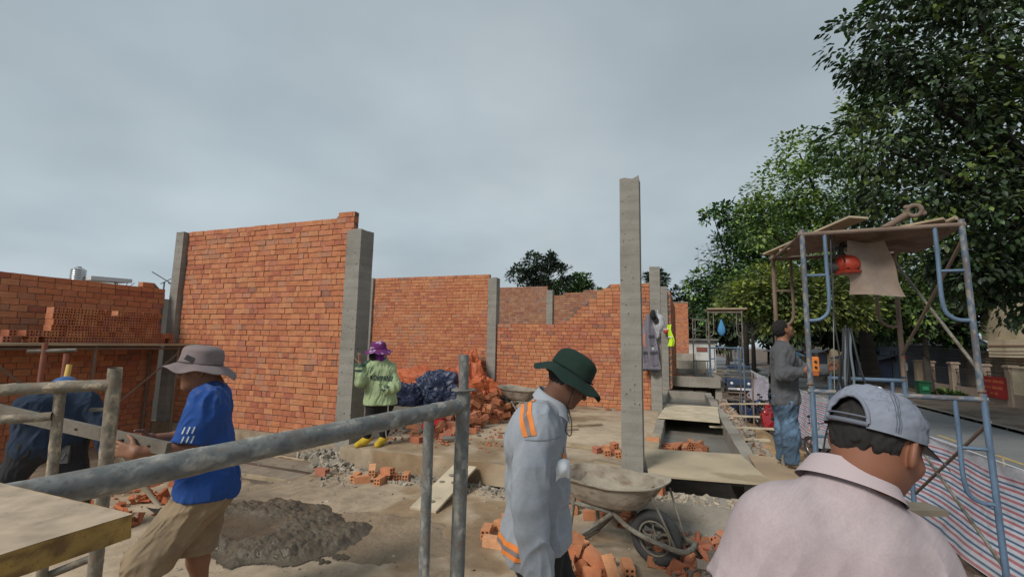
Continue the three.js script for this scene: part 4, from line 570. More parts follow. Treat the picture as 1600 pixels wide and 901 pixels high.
{ // 5: man in grey working the hoist
  const J = { neck: [1.165, 1.775, -6.27], shR: [1.145, 1.685, -6.12], shL: [1.19, 1.68, -6.45], elR: [1.10, 1.42, -6.04], wrR: [1.305, 1.465, -5.99], elL: [1.42, 1.46, -6.50], wrL: [1.655, 1.475, -6.44], hipR: [1.165, 1.12, -6.28], hipL: [1.175, 1.12, -6.45], knR: [1.205, 0.73, -6.27], knL: [1.165, 0.73, -6.46], anR: [1.205, 0.41, -6.30], anL: [1.145, 0.41, -6.50], toR: [1.36, 0.355, -6.30], toL: [1.30, 0.355, -6.52] };
  const P = makePerson({ label: 'man in a grey shirt and blue jeans looking up and working the hoist cable', base: [1.17, 0.32, -6.37], J, head: { c: [1.18, 1.938, -6.27], f: [0.82, 0.50, -0.34] }, skin: [0.26, 0.115, 0.065], hair: { line: 0.062, back: -0.062, g: 0.003, c: [0.008, 0.007, 0.007] },
    hands: { R: [[0.95, 0.15, 0.1], [-0.1, 0.2, -1], 0.75], L: [[0.8, 0.5, 0], [0.1, 0, 1], 1.1] },
    wear: [{ name: 'jeans', bones: [...legBones(J, 'L', 0.02), ...legBones(J, 'R', 0.02), [J.hipL, J.hipR, 0.118, 0.118, 0.08]], fold: folds([0.6, 0.7, 0.3], 0.022, 17, 12), cut: (p) => Math.max(0.385 - p[1], p[1] - 1.25), color: (p) => mul([0.10, 0.165, 0.25], 0.65 + 0.9 * smooth(0.4, 0.7, fbm(p[0] * 9, p[1] * 5, p[2] * 9))) },
      { name: 'shirt', bones: [...torsoBones(J, 0.026, 0.95), [J.hipL, J.hipR, 0.125, 0.125, 0.1]], sleeves: [longSleeve(J, 'L', 0.018), longSleeve(J, 'R', 0.02)], cut: (p) => 1.06 - p[1] + 0.1 * (p[0] - 1.17), fold: folds([0.3, 0.9, 0], 0.022, 15, 14), color: cloth([0.095, 0.098, 0.106], 0.3) },
      { name: 'collar', bones: [[add(J.neck, [-0.03, 0.01, 0.05]), add(J.neck, [0.05, -0.035, 0.03]), 0.028], [add(J.neck, [-0.04, 0.02, 0.0]), add(J.neck, [-0.03, 0.01, 0.05]), 0.028], [add(J.neck, [-0.04, 0.02, 0.0]), add(J.neck, [-0.02, 0.01, -0.06]), 0.028]], k: 0.02, color: cloth([0.065, 0.067, 0.074], 0.2) },
      { name: 'shoe', bones: shoe(J, 'L', 0.014), color: cloth([0.22, 0.17, 0.11], 0.3, 30) }, { name: 'shoe', bones: shoe(J, 'R', 0.014), color: cloth([0.22, 0.17, 0.11], 0.3, 30) }] });
}
{ // 6: man in the pale pink polo shirt, seen from behind
  const J = { neck: [0.352, 1.405, -1.255], shL: [0.190, 1.325, -1.205], shR: [0.445, 1.275, -1.295], elL: [0.095, 1.07, -1.19], wrL: [0.17, 0.86, -1.40], elR: [0.515, 1.02, -1.275], wrR: [0.57, 0.86, -1.50], hipL: [0.26, 0.80, -1.10], hipR: [0.43, 0.80, -1.16], knL: [0.24, 0.44, -1.18], knR: [0.46, 0.44, -1.24], anL: [0.24, 0.09, -1.12], anR: [0.46, 0.09, -1.18], toL: [0.22, 0.03, -1.32], toR: [0.50, 0.03, -1.38], chest: [0.0, 0, -0.02] };
  const pink = [0.445, 0.365, 0.378], head = { c: [0.408, 1.507, -1.265], f: [0.71, -0.30, -0.64], up: [0.10, 1, -0.05], s: 0.96 };
  const P = makePerson({ label: 'man in a pale pink polo shirt and washed-out blue cap, seen from behind', base: [0.35, 0, -1.2], J, head, skin: [0.25, 0.105, 0.062], cell: 0.010, headCell: 0.0038, hair: { line: 0.05, back: -0.045, g: -0.0055 },
    hands: { L: [[0.3, -0.8, -0.5], [1, 0, 0], 0.5], R: [[0, -0.7, -0.6], [-1, 0, 0], 0.5] },
    wear: [{ name: 'trousers', bones: [...legBones(J, 'L', 0.022), ...legBones(J, 'R', 0.022), [J.hipL, J.hipR, 0.125, 0.125, 0.08]], fold: folds([0.1, 1, 0], 0.01, 15, 4), cut: (p) => Math.max(0.09 - p[1], p[1] - 0.9), color: cloth([0.05, 0.05, 0.06], 0.3) },
      { name: 'polo_shirt', bones: [...torsoBones(J, 0.022), [add(J.neck, [0.0, -0.10, 0.03]), add(J.neck, [-0.004, 0.0, 0.004]), 0.095, 0.066, 0.05], [J.hipL, J.hipR, 0.14, 0.14, 0.1]], sleeves: [{ ...shortSleeve(J, 'L', 0.022, 0.55, 0.018), k: 0.02 }, { ...shortSleeve(J, 'R', 0.022, 0.60, 0.018), k: 0.02 }], k: 0.06, cut: (p) => 0.70 - p[1], fold: (() => { const a = folds([0.4, 0.9, 0.1], 0.016, 9, 16), b = folds([-0.5, 0.8, 0.1], 0.010, 19, 26); return (p) => a(p) * (0.3 + 0.7 * smooth(1.38, 1.22, p[1])) + b(p) * smooth(1.34, 1.15, p[1]); })(), color: cloth(pink, 0.10, 6), cell: 0.0058 },
      { name: 'shoe', bones: shoe(J, 'L'), color: () => [0.03, 0.03, 0.03] }, { name: 'shoe', bones: shoe(J, 'R'), color: () => [0.03, 0.03, 0.03] }] });
  // polo collar: a band standing round the neck and folded down
  const cf = frame([0.42, -0.30, -0.80], [0.22, 1, -0.2]), N = add(J.neck, [-0.004, 0.012, 0.0]);
  mesh('collar', grid(40, 10, (u, v) => { const a = -2.75 + u * 5.5 + Math.PI, k = v < 0.45 ? v / 0.45 : 1, q = v < 0.45 ? 0 : (v - 0.45) / 0.55, r = 0.066 + 0.004 * k + q * 0.026, y = 0.016 + k * 0.030 - q * 0.052; const w = 0.003 * (fbm(u * 9, v * 3, 2) - 0.5); const p = cf.from([Math.sin(a) * (r + w) * 1.08, y + 0.012 * Math.cos(a) * -1, Math.cos(a) * (r + w)], N); return P.local(p); }), mat(mul(pink, 1.02), 0.95, { bumpMap: rep(T.clothB, 9), bs: 0.001 }), P.t);
  // cap: a stitched dome open at the back, with its strap, button, seams and brim
  const CF = frame([0.71, -0.22, -0.64], [0.10, 1, -0.05]), cc = CF.from([0, 0.030, -0.013], P.hc), capc = (p) => mul([0.215, 0.235, 0.290], 0.82 + 0.36 * fbm(p[0] * 22, p[1] * 22, p[2] * 22) + 0.15 * smooth(0.6, 0.75, fbm(p[0] * 9, p[1] * 9, p[2] * 9)));
  const dome = (a, b, o = 0) => { const wr = 0.0055 * (fbm(Math.sin(a) * 5 + 2, b * 5, Math.cos(a) * 5) - 0.5) * 2 * (1 - 0.5 * smooth(0.3, 0, b)); const rx = 0.0865 + o + wr, rz = 0.106 + o + wr, ry = 0.0935 + o + wr, cb = Math.pow(Math.cos(b), 0.72), back = Math.max(0, -Math.cos(a)); return P.local(CF.from([Math.sin(a) * cb * rx, Math.sin(b) * ry + 0.006 * back, Math.cos(a) * cb * rz], cc)); };
  const nu = 120, nv = 44, pos = [], idx = [], open = (a, b) => { const da = Math.abs(((a + Math.PI) % (Math.PI * 2)) - 0) ; const d = Math.min(Math.abs(a - Math.PI), Math.PI * 2 - Math.abs(a - Math.PI)); return (d / 0.50) ** 2 + ((b - 0.05) / 0.62) ** 2 < 1; };
  for (let j = 0; j <= nv; j++) for (let i = 0; i <= nu; i++) pos.push(...dome(i / nu * Math.PI * 2, -0.06 + j / nv * (Math.PI / 2 + 0.06)));
  for (let j = 0; j < nv; j++) for (let i = 0; i < nu; i++) { if (open((i + 0.5) / nu * Math.PI * 2, -0.06 + (j + 0.5) / nv * (Math.PI / 2 + 0.06))) continue; const a = j * (nu + 1) + i; idx.push(a, a + 1, a + nu + 2, a, a + nu + 2, a + nu + 1); }
  const cg = new THREE.BufferGeometry(); cg.setAttribute('position', new THREE.Float32BufferAttribute(pos, 3)); cg.setIndex(idx); cg.computeVertexNormals(); boxUV(cg);
  const capM = mat([1, 1, 1], 0.95, { vertexColors: true, bumpMap: rep(T.clothB, 9), bs: 0.0012 }); mesh('cap', colour(cg, capc), capM, P.t);
  const arch = []; for (let i = 0; i <= 30; i++) { const q = i / 30 * Math.PI; arch.push(dome(Math.PI + Math.cos(q) * 0.50, 0.04 + Math.sin(q) * 0.62, 0.001)); } mesh('cap_opening_hem', colour(path(arch, 0.0042, 6, 60), (p) => mul(capc(p), 0.95)), capM, P.t);
  const seams = []; for (const a of [0.0, Math.PI / 3, -Math.PI / 3, 2 * Math.PI / 3, -2 * Math.PI / 3]) for (const o of [-0.045, 0, 0.045]) { const l = []; for (let i = 0; i <= 16; i++) l.push(dome(a + o / Math.max(0.25, Math.cos(i / 16 * 1.45)), i / 16 * 1.45, o ? 0.0006 : 0.0012)); seams.push(path(l, o ? 0.0007 : 0.0011, 5, 24)); }
  mesh('cap_seams', seams, mat([0.10, 0.11, 0.145], 0.9), P.t);
  for (const s of [-1, 1]) mesh('cap_eyelet', ell(dome(s * 0.98, 0.72, 0.001), [0.0035, 0.0035, 0.0035], 8), Mt.black, P.t);
  mesh('cap_button', ell(dome(0, 1.57, 0.001), [0.008, 0.004, 0.008], 10), capM.clone(), P.t).material.vertexColors = false;
  const sp = []; for (let i = 0; i <= 10; i++) sp.push(dome(Math.PI - 0.5 + i / 10, 0.02, 0)); mesh('cap_strap', [path(sp, 0.0055, 6, 20), path(sp.map((p) => add(p, [0, 0.014, 0])), 0.002, 5, 20)], mat([0.12, 0.13, 0.165], 0.7), P.t);
  const brim = grid(30, 12, (u, v) => { const s = v < 0.5 ? v * 2 : 2 - v * 2, a = (u - 0.5) * 2.1, R0 = 0.098, ext0 = 0.070 * Math.pow(Math.max(0, Math.cos(a * 0.74)), 0.6); const x = Math.sin(a) * (R0 * 0.86 + s * 0.02), z = Math.cos(a) * R0 + s * ext0, y = -0.004 - s * 0.016 - 0.055 * (x / 0.1) ** 2 * s * 0.6 - (v > 0.5 ? 0.003 : 0); return P.local(CF.from([x, y, z], cc)); });
  mesh('cap_brim', colour(brim, capc), capM, P.t);
}

// ---------------------------------------------------------------- loose bricks lying about the site
const PILE = 'bricks of the big tumbled heap in front of the tarpaulin';
heap('hollow brick of the big tumbled heap in front of the blue and orange tarpaulin', PILE, 190,  () => { const t = rnd(), w = (rnd() - 0.5); return [-3.62 + t * 0.20 + w * 0.8, -6.35 - t * 2.9 + w * 0.35 + 0.2 * rnd()]; }, (x, z) => { const t = clamp((-z - 6.35) / 2.9), c = -3.62 + t * 0.20; return Math.max(0.02, 0.50 * smooth(0.62, 0.1, Math.abs(x - c)) * (0.35 + 0.65 * smooth(0, 0.6, t))); }, 101, 0.27, 0.6);
reseed(55); for (let i = 0; i < 10; i++) looseBrick('stray hollow brick lying on the raised floor at the foot of the big heap', 'stray bricks around the big heap', [-3.9 + rr(-0.15, 1.0), 0.311, -6.15 + rr(-0.35, 0.25)], 0, rr(0, 3.1), 0, rnd() < 0.3);
reseed(56); [[-3.80, 0.041, -4.86, 0.3], [-3.66, 0.041, -4.80, -0.8], [-3.55, 0.041, -4.98, 1.2], [-3.44, 0.041, -4.86, 0.1], [-3.38, 0.041, -5.06, 0.9], [-3.62, 0.122, -4.93, 0.6, 0.2], [-3.42, 0.122, -4.97, 1.3, -0.1], [-3.25, 0.041, -5.12, 0.4]].forEach((b) => looseBrick('orange hollow brick in the small group on the lower floor below the woman', 'bricks grouped on the lower floor below the woman', [b[0], b[1], b[2]], b[4] ?? 0, b[3], 0, false));
looseBrick('single pale red brick lying by the open pit with the planks', null, [-4.33, 0.041, -4.86], 0, 1.5, 0);
[[-1.66, 0.041, -3.98, 0.2], [-1.56, 0.041, -4.14, 1.3], [-1.50, 0.122, -4.06, 0.5], [-1.52, 0.041, -3.80, 1.6], [-1.27, 0.041, -3.78, 0.9], [-1.36, 0.041, -4.22, 0.4]].forEach((b) => looseBrick('orange hollow brick lying on the floor beside the man in the work jacket', 'bricks lying left of the man in the work jacket', [b[0], b[1], b[2]], 0, b[3], 0));
heap('fresh orange hollow brick in the pile in front of the wheelbarrow', 'bricks piled in front of the wheelbarrow', 26, () => [-0.74 + rr(-0.36, 0.36), -3.50 + rr(-0.32, 0.34)], (x, z) => 0.30 * smooth(0.44, 0.08, Math.hypot(x + 0.76, z + 3.5)), 103, 0, 0.55);
heap('dusty hollow brick lying under the tray of the wheelbarrow', 'bricks under and behind the wheelbarrow', 18, () => [-0.88 + rr(-0.40, 0.42), -4.92 + rr(-0.26, 0.22)], (x, z) => 0.17 * smooth(0.45, 0.1, Math.abs(x + 0.88)), 105, 0, 0.4);
[[-0.93, 0.31, -6.28, 0.4], [-0.86, 0.31, -6.42, 1.0], [-0.98, 0.31, -6.5, 1.5], [-0.84, 0.39, -6.36, 0.7], [-0.78, 0.31, -6.25, 0.2], [-1.08, 0.31, -6.38, 0.9]].forEach((b) => looseBrick('broken orange brick beside the foot of the tall bare column', 'broken bricks at the foot of the tall column', [b[0], b[1], b[2]], 0.1, b[3], 0.15, true));
looseBrick('single hollow brick on the beam just right of the tall bare column', null, [-0.40, 0.32, -7.3], 0, 1.6, 0);
looseBrick('hollow brick resting on the edge beam behind the wheelbarrow tray', null, [-0.26, 0.29, -5.0], 0, 1.25, 0);
for (const [x, z, a] of [[-1.55, -10.6, 0.2], [-1.3, -10.7, 1.4], [-1.15, -10.5, 0.6], [-0.95, -10.6, 1.2], [-1.0, -9.6, 0.4]]) looseBrick('loose brick at the base of the stepped wall', 'loose bricks at the base of the stepped wall', [x, 0.311, z], 0, a, 0);
heap('broken red brick dumped in the nearest concrete basin', 'broken bricks in the nearest concrete basin', 46, () => [-0.10 + rr(-0.18, 0.42), -7.35 + rr(-0.75, 0.35)], (x, z) => 0.10 * smooth(0.5, 0, Math.abs(x - 0.1)), 107, 0.06, 0.3);
heap('broken red brick lying in the second concrete basin', 'broken bricks in the second concrete basin', 18, () => [-0.12 + rr(-0.2, 0.35), -12.5 + rr(-0.3, 0.3)], () => 0.06, 108, 0.10, 0.3);
heap('broken red brick lying in the farthest concrete basin', 'broken bricks in the farthest concrete basin', 22, () => [0.0 + rr(-0.35, 0.5), -19 + rr(-1.2, 0.9)], () => 0.08, 109, 0.48, 0.3);
// hollow bricks stacked on the trestle platform, ends towards the site
{
  reseed(61); const ROW = ['bottom row', 'second row', 'third row', 'fourth row', 'fifth row', 'top row'], lay = (z, y, dx, r) => looseBrick('hollow brick in the ' + ROW[r] + ' of the neat stack on the scaffold platform', 'stacked hollow bricks on the platform, ' + ROW[r], [-8.13 + dx, y, z], 0, Math.PI / 2 + rr(-0.04, 0.04), rr(-0.02, 0.02));
  for (let r = 0; r < 6; r++) { const a = r < 1 ? -2.75 : r < 2 ? -3.30 : -3.72, b = r < 1 ? -5.42 : r < 2 ? -5.25 : -5.0; for (let z = a; z > b; z -= 0.0845) { if ((r === 4 || r === 5) && rnd() < 0.06) continue; if (r < 2 && z > -3.7 && rnd() < 0.25) continue; if (r < 1 && z < -5.05 && rnd() < 0.35) continue; lay(z + rr(-0.003, 0.003), 1.645 + r * 0.0815, rr(-0.014, 0.014), r); } }
}
// chips, gravel and rubble too small to count
function rubble(name, label, n, spot, size, cols, seed) {
  reseed(seed); const base = displace(new THREE.BoxGeometry(1.5, 1.1, 1.9).toNonIndexed(), (p) => { const q = (k) => hash(Math.round(p[0] * 9), Math.round(p[1] * 9) + k, Math.round(p[2] * 9) + seed) - 0.5; return add(p, [q(1) * 0.9, q(2) * 0.7, q(3) * 0.9]); }); boxUV(base); colour(base, [1, 1, 1]);
  const im = new THREE.InstancedMesh(base, Mt.rubble, n), m = new THREE.Matrix4(), c = new THREE.Color();
  for (let i = 0; i < n; i++) { const [x, y, z] = spot(), s = size(); m.compose(new THREE.Vector3(x, y + s * 0.3, z), new THREE.Quaternion().setFromEuler(new THREE.Euler(rr(0, 6), rr(0, 6), rr(0, 6))), new THREE.Vector3(s * rr(0.7, 1.5), s * rr(0.5, 0.9), s * rr(0.7, 1.4))); im.setMatrixAt(i, m); const q = mul(pick(cols), rr(0.75, 1.2)); c.setRGB(q[0], q[1], q[2]); im.setColorAt(i, c); }
  im.name = numbered(name); im.castShadow = im.receiveShadow = true; tag(im, label, 'rubble', null, 'stuff'); scene.add(im);
}
const greyC = [[0.36, 0.325, 0.275], [0.30, 0.27, 0.23], [0.43, 0.385, 0.325]], redC = [[0.46, 0.16, 0.085], [0.40, 0.14, 0.08], [0.5, 0.21, 0.11], [0.30, 0.26, 0.22]];
rubble('gravel', 'grey concrete chips scattered along the foot of the floor step', 800, () => { const x = rr(-4.35, -0.6); const near = x < -3.6; return [x, 0, -5.26 + Math.pow(rnd(), 2) * (near ? 0.75 : 0.35)]; }, () => 0.006 + 0.026 * Math.pow(rnd(), 2.5), greyC, 71);
rubble('gravel', 'loose rubble banked against the pillar at the foot of the tall wall', 380, () => { const a = rr(0, Math.PI), r = Math.sqrt(rnd()); return [-4.75 + Math.cos(a) * r * 0.55, 0.15 * (1 - r), -5.44 + Math.sin(a) * r * (Math.cos(a) < 0 ? 0.08 : 0.36)]; }, () => 0.01 + 0.045 * Math.pow(rnd(), 2), greyC, 72);
rubble('gravel', 'small pale pebbles and crumbs strewn over the lower floor', 700, () => [rr(-6, 1), 0.0, rr(-5.1, -2.2)], () => 0.004 + 0.011 * Math.pow(rnd(), 3), [...greyC, [0.6, 0.56, 0.5]], 73);
rubble('rubble', 'mixed brick and mortar rubble lying right of the wheelbarrow wheel', 520, () => { const a = rr(0, 6.28), r = Math.sqrt(rnd()); return [0.12 + Math.cos(a) * r * 0.42, 0.12 * (1 - r), -4.20 + Math.sin(a) * r * 0.42]; }, () => 0.012 + 0.045 * Math.pow(rnd(), 1.6), [...redC, [0.20, 0.17, 0.14], [0.16, 0.14, 0.12]], 74);
rubble('rubble', 'crumbled pale mortar along the top of the edge beam', 420, () => [rr(-0.4, 1.25), 0.225, -4.98 + rr(-0.13, 0.13)], () => 0.008 + 0.02 * Math.pow(rnd(), 2), [[0.48, 0.41, 0.33], [0.4, 0.34, 0.27]], 75);
rubble('rubble', 'red brick chips scattered on the raised floor round the heap', 260, () => [-3.3 + rr(-1.1, 1.0), 0.272, -6.6 + rr(-0.9, 0.9)], () => 0.006 + 0.02 * Math.pow(rnd(), 2), redC, 76);
rubble('rubble', 'red brick crumbs behind the worker bending over on the left', 160, () => [-5.6 + rr(-0.8, 0.9), 0.0, -3.3 + rr(-0.7, 0.5)], () => 0.012 + 0.05 * Math.pow(rnd(), 2), [[0.52, 0.17, 0.07], [0.46, 0.14, 0.06]], 77);
rubble('rubble', 'grey and red crumbs on the outer ledge beside the basins', 500, () => [rr(0.98, 1.22), 0.20, rr(-15, -6.8)], () => 0.008 + 0.03 * Math.pow(rnd(), 2), [...greyC, [0.5, 0.3, 0.2]], 78);
[[0.20, 0.10, -4.34, 0.5, -0.5, 0.2], [0.27, 0.05, -4.06, -0.3, 0.6, 0.1], [0.02, 0.06, -4.08, 0.7, 0.3, 0.3], [0.33, 0.11, -4.38, 1.1, 0.5, 0.5], [0.16, 0.04, -3.98, 0.1, 0, 1.57], [0.36, 0.05, -4.15, 0.9, 0.2, 0]].forEach((b) => looseBrick('broken orange brick lying in the rubble right of the wheelbarrow wheel', 'broken bricks in the rubble right of the wheelbarrow', [b[0], b[1], b[2]], b[4], b[3], b[5], false));
// brick ledge along the outer edge of the basins
{ const t = thing('brick_ledge', 'rough strip of pink bricks laid along the outer edge of the basins', 'ledge', [1.09, 0.1, -11]); reseed(91); for (let i = 0; i < 44; i++) { const b = mesh('brick', brickSet.stretcher[pick([5, 8, 10, 11, 1])][i % 2], Mt.brick, t); b.position.set(rr(-0.015, 0.015), rr(-0.01, 0.01), 4.1 - i * 0.188); b.rotation.set(rr(-0.04, 0.04), Math.PI / 2 + rr(-0.06, 0.06), rr(-0.03, 0.03)); } mesh('mortar', ragged(0.2, 0.24, 8.3, 0, -0.14, 0, 0.03, 0.12), Mt.concrete, t); }

// mortar heap on the floor
{
  const h = (x, z) => {
    const e = Math.hypot((x + 3.50) / 1.02, (z + 3.33) / 0.62), l = fbm(x * 4, z * 4, 3, 4), wx = x + 0.06 * fbm(x * 9, z * 9, 1), wz = z + 0.06 * fbm(x * 9, z * 9, 5), edge = 1 - e + 0.6 * (l - 0.5); if (edge < 0) return -0.02;
    const pool = smooth(0.78, 0.40, Math.hypot((x + 3.72) / 0.8, (z + 3.20) / 0.42) + 0.5 * (l - 0.5)), c1 = 1 - worley(wx * 8, wz * 8), c2 = 1 - worley(wx * 17, wz * 17, 3), c3 = 1 - worley(wx * 34, wz * 34, 7);
    return smooth(0, 0.35, edge) * (0.022 + 0.045 * l + (1 - pool) * (0.045 * Math.max(0, c1) * (0.3 + l) + 0.024 * c2 + 0.009 * c3 - 0.012)) + 0.004;
  };
  const t = thing('mortar_heap', 'wet grey mortar spread in a lumpy heap on the floor behind the man in blue', 'mortar', [-3.5, 0, -3.3]);
  mesh('mortar', boxUV(grid(300, 200, (u, v) => { const x = -4.75 + u * 2.5, z = -4.1 + v * 1.6; return [x + 3.5, h(x, z) + 0.004, z + 3.3]; })), Mt.mortarWet, t);
}
reseed(31); { const p = thing('damp_patch', 'dark damp sand smear on the floor between the mortar and the brick step', 'patch', [-2.6, 0, -3.6]); p.userData.kind = 'stuff'; mesh('smear', boxUV(grid(60, 40, (u, v) => { const x = (u - 0.5) * 1.8, z = (v - 0.5) * 1.1, e = 1 - Math.hypot(x / 0.85, z / 0.5) + 0.7 * (fbm(x * 4, z * 4, 5) - 0.5); return [x, e > 0 ? Math.min(0.012, e * 0.04) + 0.008 * (noise(x * 25, z * 25, 2) - 0.3) : -0.01, z]; })), mat([0.33, 0.245, 0.165], 1, { map: rep(T.concrete, 0.8), bumpMap: rep(T.concreteB, 2), bs: 0.02 }), p); }

// planks, boards and poles
function board(name, label, group, p, q, w, h, m, up) { const o = mesh(name, bar(p, q, w, h, up), m); return tag(o, label, name === 'plywood_sheet' ? 'plywood' : 'plank', group); }
for (const [i, z] of [[0, -4.74], [1, -5.16]]) board('plank', i ? 'grey plank across the back of the open pit' : 'grey plank across the front of the open pit in the floor', null, [-6.5, -0.012, z - 0.02], [-4.50 + 0.05 * i, -0.016, z + 0.06], 0.24, 0.035, Mt.woodGrey);
board('timber_batten', 'thin pink-brown batten along the near edge of the open pit', null, [-6.4, -0.03, -4.50], [-4.60, -0.03, -4.55], 0.05, 0.04, Mt.wood);
board('timber_beam', 'thick dark timber lying deeper in the open pit between the planks', null, [-6.4, -0.10, -4.93], [-4.55, -0.10, -4.96], 0.12, 0.12, mat([0.12, 0.08, 0.06], 0.9, { map: rep(T.wood, 1.5) }));
{ const b = board('plank', 'pale wide board with mortar stains leaning on the floor step', null, [-2.49, 0.015, -4.26], [-2.50, 0.21, -5.26], 0.30, 0.024, Mt.woodPale); const st = []; reseed(5); for (let i = 0; i < 5; i++) { const t = rr(0.1, 0.8), x = -2.49 + rr(-0.09, 0.09); st.push(displace(ell([x, mix(0.015, 0.21, t) + 0.0135, mix(-4.26, -5.26, t)], [rr(0.025, 0.05), 0.004, rr(0.03, 0.06)], 12), (p) => p)); } mesh('mortar_stain', st, mat([0.22, 0.18, 0.14], 0.9), b).userData.kind = 'stuff'; }
board('plywood_sheet', 'long weathered plywood sheet laid over the gap right of the tall column', null, [-0.42, 0.315, -6.02], [0.80, 0.325, -6.16], 1.34, 0.018, Mt.ply);
board('plywood_sheet', 'brownish plywood sheet under the feet of the man at the hoist', null, [0.815, 0.318, -6.2], [1.46, 0.318, -6.2], 1.36, 0.018, mat([0.45, 0.335, 0.225], 0.9, { map: rep(T.wood, 0.6), bumpMap: rep(T.wood, 0.6), bs: 0.003 }));
board('plywood_sheet', 'pale plywood sheet lying over the middle of the basins', null, [-0.36, 0.335, -10.66], [0.74, 0.335, -10.60], 2.34, 0.018, Mt.woodPale);
board('plank', 'plank lying flat beside the beam at the foot of the first basin', null, [-0.42, 0.30, -7.9], [-0.40, 0.30, -6.75], 0.2, 0.03, Mt.wood);
[['b', 1.0, -13.4, 2.2, -14.1], ['b', 0.8, -11.15, 1.6, -11.35], ['b', 0.5, -9.55, 1.85, -9.85], ['b', 0.95, -8.5, 1.34, -8.58]].forEach(([, x, z, x2, z2], i) => board('timber_batten', ['longest pale batten sticking out towards the motorbikes', 'short batten sticking out beside the plywood sheet', 'thin batten running from under the plywood sheet out over the sand', 'shortest batten end poking out beside the plywood near the hoist man'][i], null, [x, 0.235, z], [x2, 0.235, z2], 0.07, 0.03, Mt.woodPale));
board('plank', 'dusty batten lying on the raised floor left of the tall column', null, [-1.75, 0.295, -6.62], [-0.72, 0.295, -6.50], 0.10, 0.045, Mt.wood);
board('plank', 'short batten sticking out behind the tall column over the step', null, [-1.0, 0.29, -5.75], [-0.62, 0.29, -5.62], 0.08, 0.04, Mt.wood);
for (const [p, q, l] of [[[-2.75, 0.295, -7.0], [-1.65, 0.295, -7.9], 'thin wooden pole lying on the raised floor, the nearer of the pair'], [[-2.45, 0.295, -7.45], [-1.35, 0.295, -8.55], 'thin wooden pole lying on the raised floor, the farther of the pair'], [[-1.55, 0.29, -5.95], [-1.2, 0.29, -5.3], 'short pole lying on the edge of the floor step behind the wheelbarrow']]) tag(mesh('wooden_pole', path([p, lerp3(p, q, 0.4).map((v, i) => v + (i === 1 ? 0.01 : 0.02)), q], 0.022, 7), Mt.wood), l, 'pole');
// the long screed straightedge held by the man in blue
{ const t = thing('straightedge', 'long grey mortar-stained straightedge held by the man in blue', 'straightedge', [-2.5, 1.14, -1.68]); const p = (x, y, z) => sub([x, y, z], [-2.5, 1.14, -1.68]); mesh('blade', bar(p(-3.95, 1.345, -1.38), p(-2.53, 1.135, -1.70), 0.03, 0.064), mat([0.19, 0.165, 0.135], 0.9, { map: rep(T.concrete, 3), bumpMap: rep(T.concreteB, 4), bs: 0.004 }), t); for (const k of [0.15, 0.4, 0.62, 0.82, 0.93]) { const c = lerp3(p(-3.95, 1.345, -1.38), p(-2.53, 1.135, -1.70), k); mesh('slot', ell(add(c, [0.003, 0.0, 0.016]), [0.012, 0.007, 0.004], 8), Mt.black, t); } }

